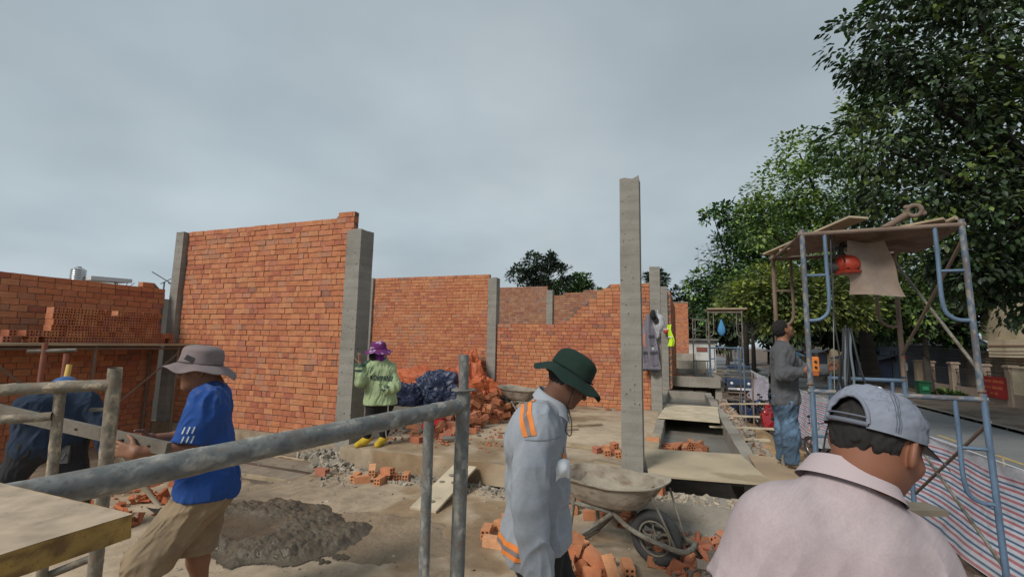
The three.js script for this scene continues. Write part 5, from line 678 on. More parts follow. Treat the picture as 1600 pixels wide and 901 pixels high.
// ---------------------------------------------------------------- wheelbarrows
function makeBarrow(label, pos, rotY) {
  const t = thing('wheelbarrow', label, 'wheelbarrow', pos); t.rotation.y = rotY;
  const rim = (a) => { const n = 3.2, c = Math.cos(a), s = Math.sin(a), r = Math.pow(Math.pow(Math.abs(c), n) + Math.pow(Math.abs(s), n), -1 / n); return [c * r, s * r]; };
  const prof = [[0.98, 0.0], [1.03, 0.012], [1.03, 0.022], [0.98, 0.022], [0.94, 0.0], [0.87, -0.05], [0.78, -0.11], [0.66, -0.165], [0.52, -0.19], [0.0, -0.196]];
  const sheet = (o) => grid(64, 36, (u, v) => { const a = u * Math.PI * 2, k = v * (prof.length - 1), i = Math.min(prof.length - 2, Math.floor(k)), f = k - i, r = mix(prof[i][0], prof[i + 1][0], f), y = mix(prof[i][1], prof[i + 1][1], f), [cx, cz] = rim(a); const nose = cx > 0 ? 1.12 : 1; const lift = 0.045 * smooth(0.2, 1, cx) * (1 - v) - 0.0 * cx; return [cx * r * 0.43 * nose - (1 - r) * 0.05, 0.562 + y + lift - o + 0.004 * (fbm(cx * 6, cz * 6, y * 20) - 0.5), cz * r * 0.30]; }, [2.6, 0.7]);
  const trayM = mat([1, 1, 1], 0.8, { vertexColors: true, map: rep(T.concrete, 1.3), bumpMap: rep(T.concreteB, 2), bs: 0.006 });
  const dirty = (p) => { const n = fbm(p[0] * 9, p[1] * 9, p[2] * 9), m = smooth(0.45, 0.7, n); let c = mix3([0.40, 0.35, 0.285], [0.29, 0.245, 0.195], m); c = mix3(c, [0.17, 0.085, 0.055], smooth(0.60, 0.74, fbm(p[0] * 15, p[1] * 40 + 4, p[2] * 15, 5)) * 0.7); return p[1] > 0.585 ? mix3(c, [0.52, 0.47, 0.385], 0.7) : c; };
  mesh('tray', [colour(sheet(0), dirty), colour(sheet(0.006), dirty)], trayM, t);
  mesh('mortar_crust', colour(displace(grid(40, 30, (u, v) => [(u - 0.5) * 0.62, 0.40, (v - 0.5) * 0.40], [0.8, 0.5]), (p) => { const e = Math.hypot(p[0] / 0.35, p[2] / 0.23); return [p[0], 0.387 + 0.09 * e * e + 0.025 * fbm(p[0] * 14, p[2] * 14, 2), p[2]]; }), [0.34, 0.295, 0.235]), trayM, t);
  const fm = Mt.dirtyPipe;
  for (const s of [-1, 1]) {
    mesh('frame_tube', path([[-0.84, 0.525, s * 0.262], [-0.62, 0.46, s * 0.24], [-0.30, 0.37, s * 0.20], [0.10, 0.345, s * 0.14], [0.24, 0.26, s * 0.115], [0.46, 0.215, s * 0.115], [0.66, 0.20, s * 0.105], [0.69, 0.20, 0]], 0.020, 9, 60), fm, t);
    mesh('leg', path([[0.12, 0.35, s * 0.16], [-0.10, 0.17, s * 0.22], [-0.25, 0.02, s * 0.25]], 0.019, 8), fm, t);
    mesh('leg', tube([-0.22, 0.41, s * 0.19], [-0.25, 0.02, s * 0.25], 0.018), fm, t);
    mesh('stay', tube([0.60, 0.21, s * 0.10], [0.46, 0.55, s * 0.17], 0.009, 0.009, 7), fm, t);
    mesh('grip', tube([-0.86, 0.53, s * 0.264], [-0.76, 0.50, s * 0.256], 0.023), Mt.rubber, t);
  }
  mesh('foot_bar', tube([-0.25, 0.03, -0.25], [-0.25, 0.03, 0.25], 0.014), fm, t);
  const w = new THREE.Group(); w.name = 'wheel'; w.position.set(0.41, 0.205, 0); t.add(w);
  const tread = new THREE.TorusGeometry(0.163, 0.043, 14, 48); displace(tread, (p) => { const a = Math.atan2(p[1], p[0]), r = Math.hypot(p[0], p[1]), k = r > 0.19 ? 0.003 * Math.sign(Math.sin(a * 40 + (p[2] > 0 ? 1 : -1))) : 0; return [p[0] + Math.cos(a) * k, p[1] + Math.sin(a) * k, p[2] * 1.15]; });
  mesh('tyre', boxUV(tread, 1), Mt.rubber, w);
  mesh('rim', [new THREE.TorusGeometry(0.124, 0.009, 8, 40).translate(0, 0, 0.03), new THREE.TorusGeometry(0.124, 0.009, 8, 40).translate(0, 0, -0.03), new THREE.CylinderGeometry(0.122, 0.122, 0.06, 40, 1, true).rotateX(Math.PI / 2)], Mt.dirtyPipe, w);
  mesh('hub', [new THREE.CylinderGeometry(0.032, 0.032, 0.11, 16).rotateX(Math.PI / 2), tube([0, 0, -0.12], [0, 0, 0.12], 0.009)], Mt.dirtyPipe, w);
  for (let i = 0; i < 5; i++) { const a = i / 5 * Math.PI * 2 + 0.3; mesh('spoke', path([[Math.cos(a) * 0.03, Math.sin(a) * 0.03, 0.01], [Math.cos(a + 0.25) * 0.075, Math.sin(a + 0.25) * 0.075, 0.012], [Math.cos(a) * 0.122, Math.sin(a) * 0.122, 0]], 0.010, 6, 10), Mt.dirtyPipe, w); }
  for (const s of [-1, 1]) mesh('axle_bracket', bar([0.41, 0.205, s * 0.095], [0.41, 0.235, s * 0.115], 0.05, 0.012, [1, 0, 0]), Mt.dirtyPipe, t);
  return t;
}
const barrow = makeBarrow('mortar-caked wheelbarrow in front of the tall bare column, wheel towards the street', [-0.60, 0, -4.14], -0.36);
barrow.scale.setScalar(1.02);
copy(barrow, 'wheelbarrow', 'wheelbarrow parked beside the big brick heap behind the man in the work jacket', [-2.86, 0.27, -8.42], Math.PI - 0.35);
scene.children[scene.children.length - 1].scale.setScalar(1.0);

// ---------------------------------------------------------------- tarpaulin bundle against the flat-topped wall
function bundle(name, label, cat, pos, f, m, nu = 64, nv = 26) { const t = thing(name, label, cat, pos); const g = grid(nu, nv, f).toNonIndexed(); g.computeVertexNormals(); mesh('folded_cloth', boxUV(g), m, t); return t; }
const ridge = (x, y, z, f) => 1 - Math.abs(2 * noise(x * f + 7, y * f + 3, z * f + 5) - 1);
const mound = (w, h, d, s, a, seed, pow = 0.75) => (u, v) => { const ph = u * Math.PI * 2, th = v * Math.PI / 2, cx = Math.cos(ph) * Math.cos(th), cz = Math.sin(ph) * Math.cos(th), sy = Math.sin(th), wx = cx + 0.5 * (fbm(cx * 2 + seed, sy * 2, cz * 2) - 0.5), n = (Math.pow(ridge(wx + seed, sy * 0.8, cz, s), 2) - 0.4) * a + (ridge(wx + seed, sy, cz + 2, s * 2.6) - 0.5) * a * 0.35, k = 1 + n + 0.55 * (fbm(cx * 1.3 + seed, cz * 1.3, sy * 1.3 + seed) - 0.5); const jt = 0.035 * (hash(Math.round(u * 999), Math.round(v * 999), seed) - 0.5) * (u > 0.001 && u < 0.999 ? 1 : 0); return [cx * w * k + jt, Math.max(0, Math.pow(sy, pow) * h * k - 0.02 + jt), cz * d * k - jt]; };
const orangeT = mat([0.44, 0.105, 0.035], 0.6, { bumpMap: rep(T.clothB, 1.2), bs: 0.003 }), blueT = mat([0.022, 0.034, 0.080], 0.45, { bumpMap: rep(T.clothB, 1.5), bs: 0.004 });
bundle('tarpaulin', 'crumpled orange tarpaulin heaped against the flat-topped wall', 'tarpaulin', [-4.85, 0.27, -10.3], mound(0.70, 0.72, 0.5, 2.2, 0.5, 3), orangeT);
bundle('tarpaulin', 'low trailing end of the orange tarpaulin behind the blue bundle', 'tarpaulin', [-6.0, 0.27, -10.4], mound(1.15, 0.66, 0.4, 2.3, 0.5, 9), orangeT);
bundle('tarpaulin', 'peak of orange tarpaulin thrown up above the blue bundle', 'tarpaulin', [-4.95, 0.70, -10.6], mound(0.30, 0.62, 0.26, 2.0, 0.6, 14, 1.1), orangeT, 40, 26);
bundle('tarpaulin', 'shiny dark blue tarpaulin bundle in front of the orange one', 'tarpaulin', [-5.32, 0.27, -9.6], mound(0.56, 0.64, 0.42, 2.4, 0.42, 21), blueT);
bundle('tarpaulin', 'small dark blue tarpaulin lump beside the big blue bundle', 'tarpaulin', [-5.98, 0.27, -9.3], mound(0.40, 0.42, 0.34, 2.4, 0.42, 27), mat([0.03, 0.04, 0.09], 0.4, { bumpMap: rep(T.clothB, 1.5), bs: 0.004 }), 44, 20);
bundle('sack', 'black and white plastic sacking beside the woman', 'sack', [-6.45, 0.27, -9.25], mound(0.36, 0.50, 0.3, 2.6, 0.4, 33), mat([1, 1, 1], 0.5, { map: tex(128, (u, v) => { const n = tfbm(u, v, 6, 3, 301); return n > 0.52 ? 0.6 : 0.03; }, { srgb: true }) }), 50, 36);
bundle('red_cloth', 'bright red cloth lying among the bricks of the heap', 'cloth', [-3.72, 0.31, -6.75], mound(0.28, 0.14, 0.2, 2.4, 0.3, 41), mat([0.55, 0.02, 0.035], 0.8), 40, 24);

// ---------------------------------------------------------------- clothes and bags hung on the columns
{
  const t = thing('work_vest', 'grey work vest with pockets hanging from the concrete column', 'vest', [-0.60, 1.13, -10.86]);
  const wl = (v) => mix(-0.19, -0.17, v) + 0.015 * Math.sin(v * 9) + 0.06 * smooth(0.82, 1, v), wr = (v) => mix(0.21, 0.16, smooth(0, 0.3, v)) - 0.06 * Math.sin(v * Math.PI) * smooth(0.3, 0.7, v) - 0.10 * smooth(0.75, 1, v), fold = (x, y) => 0.022 * Math.sin(x * 34 + y * 2.5 + 1) + 0.05 * (fbm(x * 9, y * 2.4, 3) - 0.5) + 0.02 * (noise(x * 20, y * 7, 1) - 0.5);
  const front = (u, v, o = 0) => { const x = mix(wl(v), wr(v), u), y = v * 1.30 + 0.03 * Math.sin(u * 7) * (1 - v) + 0.03 * u * (1 - v); return [x, y, 0.06 + 0.07 * Math.sin(u * Math.PI) * (0.5 + 0.5 * Math.sin(v * 2.6)) + fold(x, y) + o]; };
  mesh('body', colour(grid(44, 60, (u, v) => front(u, v)), (p) => mul(p[1] < 0.07 ? [0.022, 0.022, 0.024] : [0.185, 0.172, 0.205], 0.75 + 0.5 * fbm(p[0] * 12, p[1] * 5, p[2] * 12))), Mt.fabric, t);
  mesh('back_panel', colour(grid(20, 20, (u, v) => { const q = front(u, v); return [q[0], q[1], 0.01 + 0.01 * Math.sin(u * 20)]; }), [0.09, 0.085, 0.10]), Mt.fabric, t);
  for (const [a, b, c, d] of [[0.50, 0.92, 0.12, 0.34], [0.52, 0.88, 0.46, 0.62], [0.06, 0.30, 0.16, 0.32]]) { mesh('pocket', colour(grid(16, 14, (u, v) => front(mix(a, b, u), mix(c, d, v), 0.012)), (p) => mul([0.165, 0.153, 0.185], 0.8 + 0.4 * fbm(p[0] * 14, p[1] * 8, p[2] * 14))), Mt.fabric, t); mesh('pocket_flap', grid(16, 3, (u, v) => front(mix(a - 0.02, b + 0.02, u), mix(d - 0.035, d + 0.015, v), 0.018)), mat([0.05, 0.048, 0.056], 0.9), t); }
  mesh('emblem', grid(6, 6, (u, v) => front(mix(0.62, 0.76, u), mix(0.385, 0.43, v), 0.012)), mat([0.5, 0.5, 0.53], 0.8), t);
  mesh('lining', grid(10, 20, (u, v) => front(mix(0.04, 0.26, u), mix(0.42, 0.66, v), 0.006)), mat([0.36, 0.17, 0.14], 0.9), t);
  const b = thing('plastic_bag', 'white plastic bag hanging beside the grey vest', 'bag', [-0.42, 2.16, -10.86]); mesh('bag', displace(new THREE.SphereGeometry(1, 44, 34), (p) => { const k = 1 + 0.5 * (fbm(p[0] * 2.6, p[1] * 2.6, p[2] * 2.6) - 0.5) + 0.12 * (1 - Math.abs(2 * noise(p[0] * 5, p[1] * 2, p[2] * 5) - 1)), dn = smooth(0.4, -1, p[1]); return [p[0] * 0.125 * k * (1 - 0.65 * dn) + 0.03 * dn * -1, p[1] * 0.26 * k, p[2] * 0.07 * k + 0.05]; }), mat([0.52, 0.52, 0.55], 0.4, { bumpMap: rep(T.clothB, 3), bs: 0.01, transmission: 0.3, thickness: 0 }), b); mesh('handle', path([[0, 0.22, 0.05], [-0.02, 0.32, 0.03], [-0.03, 0.38, 0.0]], 0.008, 6), mat([0.5, 0.5, 0.54], 0.5), b);
  const c = thing('black_cap', 'black cap hung on top of the grey vest', 'cap', [-0.52, 2.42, -10.80]); mesh('crown', displace(new THREE.SphereGeometry(1, 24, 18), (p) => { const k = 1 + 0.3 * (fbm(p[0] * 2.5 + 4, p[1] * 2.5, p[2] * 2.5) - 0.5); return [p[0] * 0.065 * k - 0.02, p[1] * 0.11 * k, p[2] * 0.07 * k + 0.10]; }), Mt.blackCloth, c); mesh('peak', displace(ell([0.04, -0.13, 0.08], [0.06, 0.09, 0.014], 14), (p) => p), Mt.blackCloth, c);
  const h = thing('safety_vest', 'yellow high-visibility vest hanging behind the grey one', 'vest', [-0.27, 1.72, -16.3]); mesh('body', grid(16, 24, (u, v) => { const x = (u - 0.5) * mix(0.20, 0.11, v), y = v * 0.72; return [x + 0.04 * Math.sin(v * 6), y, 0.05 + 0.05 * Math.cos(x * 12) + 0.02 * Math.sin(x * 50 + y * 6)]; }), mat([0.55, 0.80, 0.02], 0.7), h); mesh('reflective_band', box(0.14, 0.04, 0.02, 0, 0.3, 0.115), mat([0.6, 0.6, 0.6], 0.4), h);
  const r = thing('red_helmet', 'small red and white helmet hanging beside the yellow vest', 'helmet', [-0.40, 2.22, -16.28]); mesh('shell', displace(new THREE.SphereGeometry(0.09, 18, 12), (p) => [p[0], p[1], p[2] * 0.8 + 0.06]), mat([0.40, 0.05, 0.05], 0.4), r); mesh('rim', box(0.18, 0.03, 0.1, 0, 0.06, 0.06, 0.01), mat([0.6, 0.6, 0.6], 0.5), r);
}

// ---------------------------------------------------------------- scaffolds
const R1 = 0.0235;
// foreground frame on the left, seen along its top tube
{
  const O = [-0.78, 0, -1.6], t = thing('scaffold', 'big galvanised scaffold frame crossing close to the camera, its post rising with a pin', 'scaffold', O), p = (x, y, z) => sub([x, y, z], O), G = Mt.galv;
  mesh('top_tube', crustTube(p(-1.035, 1.452, -0.33), p(-0.779, 1.482, -1.595), 0.0268, 56, 420, 3), Mt.crust, t);
  const post = mesh('post', crustTube(p(-0.785, -0.0, -1.60), p(-0.772, 1.535, -1.588), 0.0262, 40, 400, 7), Mt.crust, t);
  mesh('coupling_pin', [crustTube(p(-0.772, 1.53, -1.588), p(-0.770, 1.672, -1.578), 0.0185, 30, 40, 11), colour(tube(p(-0.770, 1.670, -1.578), p(-0.770, 1.6722, -1.578), 0.0183, 0.0183, 24), [0.2, 0.19, 0.17])], Mt.crust, post);
  mesh('collar', [tube(p(-0.772, 1.538, -1.588), p(-0.772, 1.543, -1.588), 0.046, 0.046, 24)], G, post);
  mesh('lock_pin', tube(p(-0.778, 1.36, -1.60), p(-0.85, 1.355, -1.585), 0.009, 0.009, 10), G, post);
  mesh('ladder_tube', crustTube(p(-0.862, 0.05, -1.51), p(-0.838, 1.455, -1.452), 0.0185, 32, 360, 13), Mt.crust, t);
  mesh('weld', displace(ell(p(-0.779, 1.482, -1.585), [0.032, 0.034, 0.034], 16), (q) => mul(q, 1)), G, t);
  mesh('far_post', tube(p(-1.036, 0, -0.325), p(-1.036, 1.55, -0.325), 0.0262, 0.0262, 20), G, t);
}
{ // its twin one bay to the left
  const O = [-2.3, 0, -1.28], t = thing('scaffold', 'dusty scaffold frame with two rails standing left in front of the bending worker', 'scaffold', O), p = (x, y, z) => sub([x, y, z], O), G = Mt.dirtyPipe;
  mesh('top_tube', crustTube(p(-2.74, 1.484, -0.80), p(-2.282, 1.511, -1.278), 0.0235, 36, 200, 23, 1.6), Mt.crustTan, t);
  mesh('post', crustTube(p(-2.40, -0.0, -1.37), p(-2.276, 1.582, -1.273), 0.0255, 36, 360, 27, 1.4), Mt.crustTan, t);
  mesh('ladder_tube', crustTube(p(-2.50, 0.35, -1.235), p(-2.415, 1.49, -1.162), 0.0185, 30, 260, 31, 1.4), Mt.crustTan, t);
  mesh('middle_rung', crustTube(p(-2.72, 1.368, -0.84), p(-2.421, 1.387, -1.15), 0.0175, 28, 120, 37, 1.4), Mt.crustTan, t);
  mesh('lower_rung', tube(p(-2.475, 0.73, -1.225), p(-2.345, 0.79, -1.335), 0.016, 0.016, 14), G, t);
  mesh('lock_pin', tube(p(-2.31, 1.405, -1.275), p(-2.378, 1.402, -1.255), 0.008), G, t);
  mesh('paint_band', tube(p(-2.365, 0.84, -1.335), p(-2.358, 0.93, -1.33), 0.0262, 0.0262, 18), Mt.bluePipe, t);
}
{ // thick yellow-edged board on the foreground scaffold
  const O = [-0.9, 1.48, -0.3], t = thing('scaffold_board', 'thick pale board with yellow stained edge at the bottom left corner', 'board', O);
  const a = [-0.685, 1.486, -0.423], d1 = [-1, 0.0, -0.01], d2 = [0, 0, 1], n = norm(cross(d2, d1)), th = 0.030;
  const P = (u, v, w) => sub(add(add(add(a, mul(d1, u)), mul(d2, v)), mul(n, w)), O);
  const g = grid(70, 50, (u, v) => { const e = 0.003 * (noise(u * 60, 1, 1) - 0.5); return P(u * 1.1 + e, v * 0.5 + 0.004 * (noise(v * 40, u * 9, 4) - 0.5) * (v < 0.03 ? 1 : 0), (n[1] > 0 ? 0 : 0) + 0.002 * (fbm(u * 9, v * 6, 2) - 0.5)); }, [1.1, 0.5]);
  mesh('top_face', g, mat([0.74, 0.60, 0.45], 0.8, { map: rep(T.dirt, 0.9), bumpMap: rep(T.wood, 1.5), bs: 0.002 }), t);
  const edge = (f, l, L) => mesh('edge', boxUV(colour(displace(grid(90, 10, f), (q) => q), (q) => { const nz = fbm(q[0] * 60, q[1] * 90, q[2] * 60); return mix3([0.48, 0.30, 0.085], [0.25, 0.14, 0.05], smooth(0.45, 0.7, nz)); })), mat([1, 1, 1], 0.85, { vertexColors: true, map: rep(T.wood, 3), bumpMap: rep(T.dirtB, 8), bs: 0.004 }), t);
  const s = n[1] > 0 ? -1 : 1, rough = (u, v) => 0.0025 * (fbm(u * 50, v * 5, 3) - 0.5) + 0.001;
  edge((u, v) => P(0 - rough(u, v) , u * 0.5, s * v * th)); edge((u, v) => P(u * 1.1, 0 - rough(u, v), s * v * th)); edge((u, v) => P(u * 1.1, 0.5, s * v * th));
  mesh('under_face', grid(4, 4, (u, v) => P(u * 1.1, v * 0.5, s * th)), Mt.wood, t);
}
// H-shaped frame: legs, top tube, curved ladder tubes with rungs (local: x across, y up from the foot)
function hFrame(t, o, x1, x2, z1, z2, yTop, yBot, legM, ladM, topM, lean = 0) {
  const at = (s, y) => [mix(x1, x2, s) + (s > 0.5 ? lean * (yTop - y) : 0) - o[0], y - o[1], mix(z1, z2, s) - o[2]];
  mesh('leg', tube(at(0, yBot), at(0, yTop + 0.03), R1, R1, 12), legM, t); mesh('leg', tube(at(1, yBot), at(1, yTop + 0.03), R1, R1, 12), legM, t);
  mesh('top_tube', tube(at(-0.03, yTop - 0.02), at(1.02, yTop - 0.02), R1, R1, 12), topM, t);
  for (const [s, e] of [[0.155, 0], [0.845, 1]]) { const h = Math.min(0.86, yTop - yBot - 0.2); mesh('ladder_tube', path([at(s, yTop - 0.03), at(s, yTop - 0.3), at(s, yTop - h + 0.14), at(mix(s, e, 0.12), yTop - h + 0.05), at(mix(s, e, 0.45), yTop - h), at(e, yTop - h - 0.01)], 0.0175, 10, 40), ladM, t); mesh('rung', tube(at(s, yTop - h * 0.5), at(e, yTop - h * 0.5), 0.0145, 0.0145, 10), ladM, t); }
}
const hx = { x1: 1.17, x2: 2.385, zn: -5.12, zr: -6.44, top: 2.86, mid: 1.34 };
{
  const t = thing('hoist_scaffold', 'tall blue and rust scaffold tower carrying the electric hoist beside the street', 'scaffold', [1.17, -1.4, -5.12]), o = [1.17, -1.4, -5.12];
  hFrame(t, o, hx.x1, hx.x2, hx.zn, hx.zn + 0.05, hx.top, hx.mid + 0.06, Mt.paintPipe, Mt.bluePipe, Mt.rustPipe, 0.012);
  hFrame(t, o, hx.x1 - 0.03, hx.x2, hx.zr, hx.zr, hx.top, hx.mid + 0.06, Mt.rustPipe, Mt.rustPipe, Mt.rustPipe);
  hFrame(t, o, hx.x1 + 0.01, hx.x2 + 0.03, hx.zn, hx.zn + 0.05, hx.mid, -0.30, Mt.bluePipe, Mt.bluePipe, Mt.paintPipe, 0.02);
  hFrame(t, o, hx.x1 + 0.50, hx.x2 + 0.0, hx.zr, hx.zr, hx.mid + 0.06, -0.30, Mt.bluePipe, Mt.bluePipe, Mt.bluePipe);
  hFrame(t, o, hx.x1 + 0.01, hx.x2 + 0.06, hx.zn, hx.zn + 0.05, -0.34, -1.4, Mt.bluePipe, Mt.bluePipe, Mt.paintPipe, 0.02);
  const P = (x, y, z) => sub([x, y, z], o);
  mesh('leg', tube(P(1.145, -1.4, -6.44), P(1.14, 1.42, -6.44), R1), Mt.dirtyPipe, t);
  for (const [a, b, m] of [[[2.40, 2.72, -6.44], [2.42, 1.53, -5.07], Mt.dirtyPipe], [[2.39, 2.70, -5.10], [2.38, 1.66, -6.44], Mt.rustPipe], [[2.44, 1.14, -5.07], [2.40, 0.16, -6.44], Mt.rustPipe], [[2.44, -0.02, -5.07], [2.40, 0.80, -6.44], Mt.dirtyPipe]]) mesh('cross_brace', tube(P(...a), P(...b), 0.0145, 0.0145, 9), m, t);
  for (const [x, z] of [[hx.x1, hx.zn], [hx.x2 + 0.018, hx.zn + 0.05], [hx.x2, hx.zr]]) mesh('joint_collar', [tube(P(x, 1.30, z), P(x, 1.46, z), 0.019, 0.019, 12), tube(P(x, 1.385, z), P(x, 1.40, z), 0.032, 0.032, 16)], Mt.rustPipe, t);
  for (const s of [0, 1]) mesh('side_rail', tube(P(s ? hx.x2 : hx.x1, hx.top - 0.02, hx.zn), P(s ? hx.x2 : hx.x1 - 0.03, hx.top - 0.02, hx.zr), 0.018), Mt.rustPipe, t);
}
tag(mesh('steel_pipe', path([[1.82, 2.84, -6.1], [2.06, 2.99, -5.9], [2.27, 3.13, -5.72]], 0.036, 12), Mt.rustPipe), 'rusty pipe with a round flange end sticking up over the hoist tower', 'pipe');
tag(mesh('pipe_flange', (() => { const g = new THREE.TorusGeometry(0.062, 0.024, 12, 28); g.lookAt(V([-0.35, -0.1, 0.93])); g.scale(0.9, 0.9, 0.9); return [g.translate(2.315, 3.155, -5.70), ell([2.26, 3.20, -5.71], [0.035, 0.025, 0.02], 8), ell([2.38, 3.12, -5.69], [0.035, 0.028, 0.02], 8)]; })(), Mt.rustPipe), 'round rusty flange on the end of the pipe over the hoist tower', 'flange');
tag(mesh('wooden_pole', tube([2.15, 2.83, -6.0], [2.46, 2.96, -5.3], 0.024, 0.02), Mt.wood), 'pale wooden pole end sticking up at the top right of the hoist tower', 'pole');
{ // rough boards and rust sheet that roof the hoist
  const t = thing('roofing_sheet', 'buckled rusty sheet roofing the hoist on top of the scaffold tower', 'sheet', [1.8, 2.9, -5.9]);
  mesh('sheet', displace(grid(30, 20, (u, v) => [-0.66 + u * 1.30, -0.06 + 0.05 * Math.sin(u * 3.0) - 0.07 * Math.sin(v * 3.1) + 0.05 * (fbm(u * 5, v * 4, 3) - 0.5), -0.50 + v * 1.20], [1.4, 1.2]), (p) => p), mat([0.25, 0.18, 0.135], 0.9, { map: rep(T.dirt, 0.6), bumpMap: rep(T.concreteB, 1), bs: 0.01 }), t);
  mesh('board', bar([-0.70, -0.02, -0.45], [-0.10, 0.12, 0.62], 0.22, 0.02), Mt.ply, t); mesh('board', bar([-0.62, -0.03, -0.2], [0.6, 0.06, 0.55], 0.16, 0.02), Mt.wood, t);
}
{ // sacking that hangs below the roof
  const t = thing('hanging_sack', 'beige cloth sack hanging beside the red hoist motor', 'sack', [1.83, 2.27, -5.62]);
  mesh('cloth', grid(30, 40, (u, v) => { const k = 1 - v, x = mix(-0.16, 0.30, v) * 0 + mix(-0.20, 0.13, u) + k * 0.16 * (0.3 + u) + 0.0, y = mix(0.62, 0.02 + 0.07 * (1 - u) * 0 , k) - 0.03 * u * k; return [x + 0.012 * Math.sin(v * 9 + u * 3), y, 0.05 * Math.sin(u * 5 + v * 2) + 0.03 * (fbm(u * 5, v * 3, 2) - 0.5) + 0.1 * v]; }, [0.4, 0.7]), mat([0.40, 0.31, 0.25], 0.95, { map: rep(T.cloth, 2), bumpMap: rep(T.clothB, 2), bs: 0.004 }), t);
}
{ // electric hoist
  const O = [1.665, 2.59, -5.58], t = thing('electric_hoist', 'red electric hoist motor hung under the scaffold roof', 'hoist', O), red = mat([0.50, 0.055, 0.025], 0.45, { map: rep(T.concrete, 2) });
  mesh('motor_housing', displace(new THREE.SphereGeometry(1, 30, 22), (p) => { const y = p[1] < -0.55 ? -0.55 : p[1]; return [p[0] * 0.115, y * 0.125, p[2] * 0.115]; }), red, t);
  for (let i = 0; i < 7; i++) { const a = i / 7 * Math.PI * 2; mesh('vent_slot', ell([Math.cos(a) * 0.104, -0.045, Math.sin(a) * 0.104], [0.014, 0.008, 0.014], 8), Mt.black, t); }
  mesh('lower_flange', new THREE.CylinderGeometry(0.118, 0.112, 0.026, 28).translate(0, -0.075, 0), red, t);
  mesh('cable_drum', [new THREE.CylinderGeometry(0.06, 0.06, 0.08, 20).rotateZ(Math.PI / 2).translate(-0.13, -0.02, 0), new THREE.TorusGeometry(0.075, 0.012, 8, 24).rotateY(Math.PI / 2).translate(-0.17, -0.02, 0)], Mt.darkMetal, t);
  mesh('bracket', [bar([-0.06, 0.09, 0], [-0.03, 0.24, 0], 0.06, 0.03, [1, 0, 0]), bar([0.03, 0.10, 0], [0.05, 0.25, 0], 0.03, 0.02, [1, 0, 0]), bar([-0.16, 0.16, 0.02], [0.06, 0.22, 0.0], 0.04, 0.03)], Mt.black, t);
  mesh('hoist_cable', tube([-0.13, -0.06, 0.0], [-0.12, -1.98, -0.35], 0.0045, 0.0045, 6), mat([0.35, 0.36, 0.34], 0.5), t);
}
{ // remote control and the bundle of black leads hanging on the near leg
  const O = [1.40, 1.55, -5.95], t = thing('hoist_remote', 'orange hoist control box held by the man in grey', 'control box', O);
  mesh('case', box(0.10, 0.17, 0.07, 0.0, 0.0, 0, 0.018), mat([0.75, 0.22, 0.03], 0.45), t); mesh('grip', box(0.085, 0.06, 0.06, 0.0, -0.10, 0, 0.014), mat([0.45, 0.12, 0.03], 0.5), t); for (const y of [0.03, -0.03]) mesh('button', new THREE.CylinderGeometry(0.014, 0.014, 0.02, 12).rotateX(Math.PI / 2).translate(0.01, y, 0.04), Mt.black, t);
  const lead = (pts, l, r = 0.0075) => tag(mesh('power_cable', path(pts, r, 6), Mt.black), l, 'cable', null);
  lead([[1.42, 2.86, -5.16], [1.40, 2.5, -5.12], [1.385, 2.0, -5.08], [1.40, 1.6, -5.06], [1.34, 1.25, -5.04], [1.24, 0.9, -5.04], [1.22, 0.62, -5.05], [1.30, 0.42, -5.1], [1.45, 0.34, -5.2], [1.62, 0.33, -5.3]], 'black cable running down the near leg and looping over the planks');
  lead([[1.48, 1.95, -5.12], [1.47, 1.6, -5.08], [1.43, 1.35, -5.05], [1.36, 1.05, -5.04], [1.30, 0.85, -5.05], [1.33, 0.7, -5.06], [1.38, 0.9, -5.08], [1.42, 1.2, -5.08]], 'black cable hung in a loop from the lower tube of the hoist tower');
  lead([[1.52, 1.92, -5.12], [1.56, 1.55, -5.08], [1.60, 1.34, -5.06], [1.62, 1.05, -5.06], [1.66, 0.85, -5.07], [1.68, 0.95, -5.08], [1.63, 1.3, -5.08]], 'short black cable hanging straight down between the two legs', 0.01);
  lead([[1.64, 2.6, -5.52], [1.55, 2.66, -5.35], [1.46, 2.62, -5.25], [1.45, 2.82, -5.16], [1.42, 2.9, -5.14]], 'black cable looping from the hoist motor to the near leg');
  const s = thing('hanging_straps', 'grey and black straps hanging in a bunch from the lower tube near the remote', 'straps', [1.47, 1.3, -5.15]); for (let i = 0; i < 4; i++) mesh('strap', path([[0.0 + i * 0.02, 0.62, 0], [0.02 * i - 0.02, 0.4, 0.02], [-0.05 + i * 0.035, 0.15, 0.01], [-0.02 + i * 0.02, -0.02, 0]], 0.011, 6), i % 2 ? mat([0.14, 0.17, 0.2], 0.8) : Mt.black, s);
}
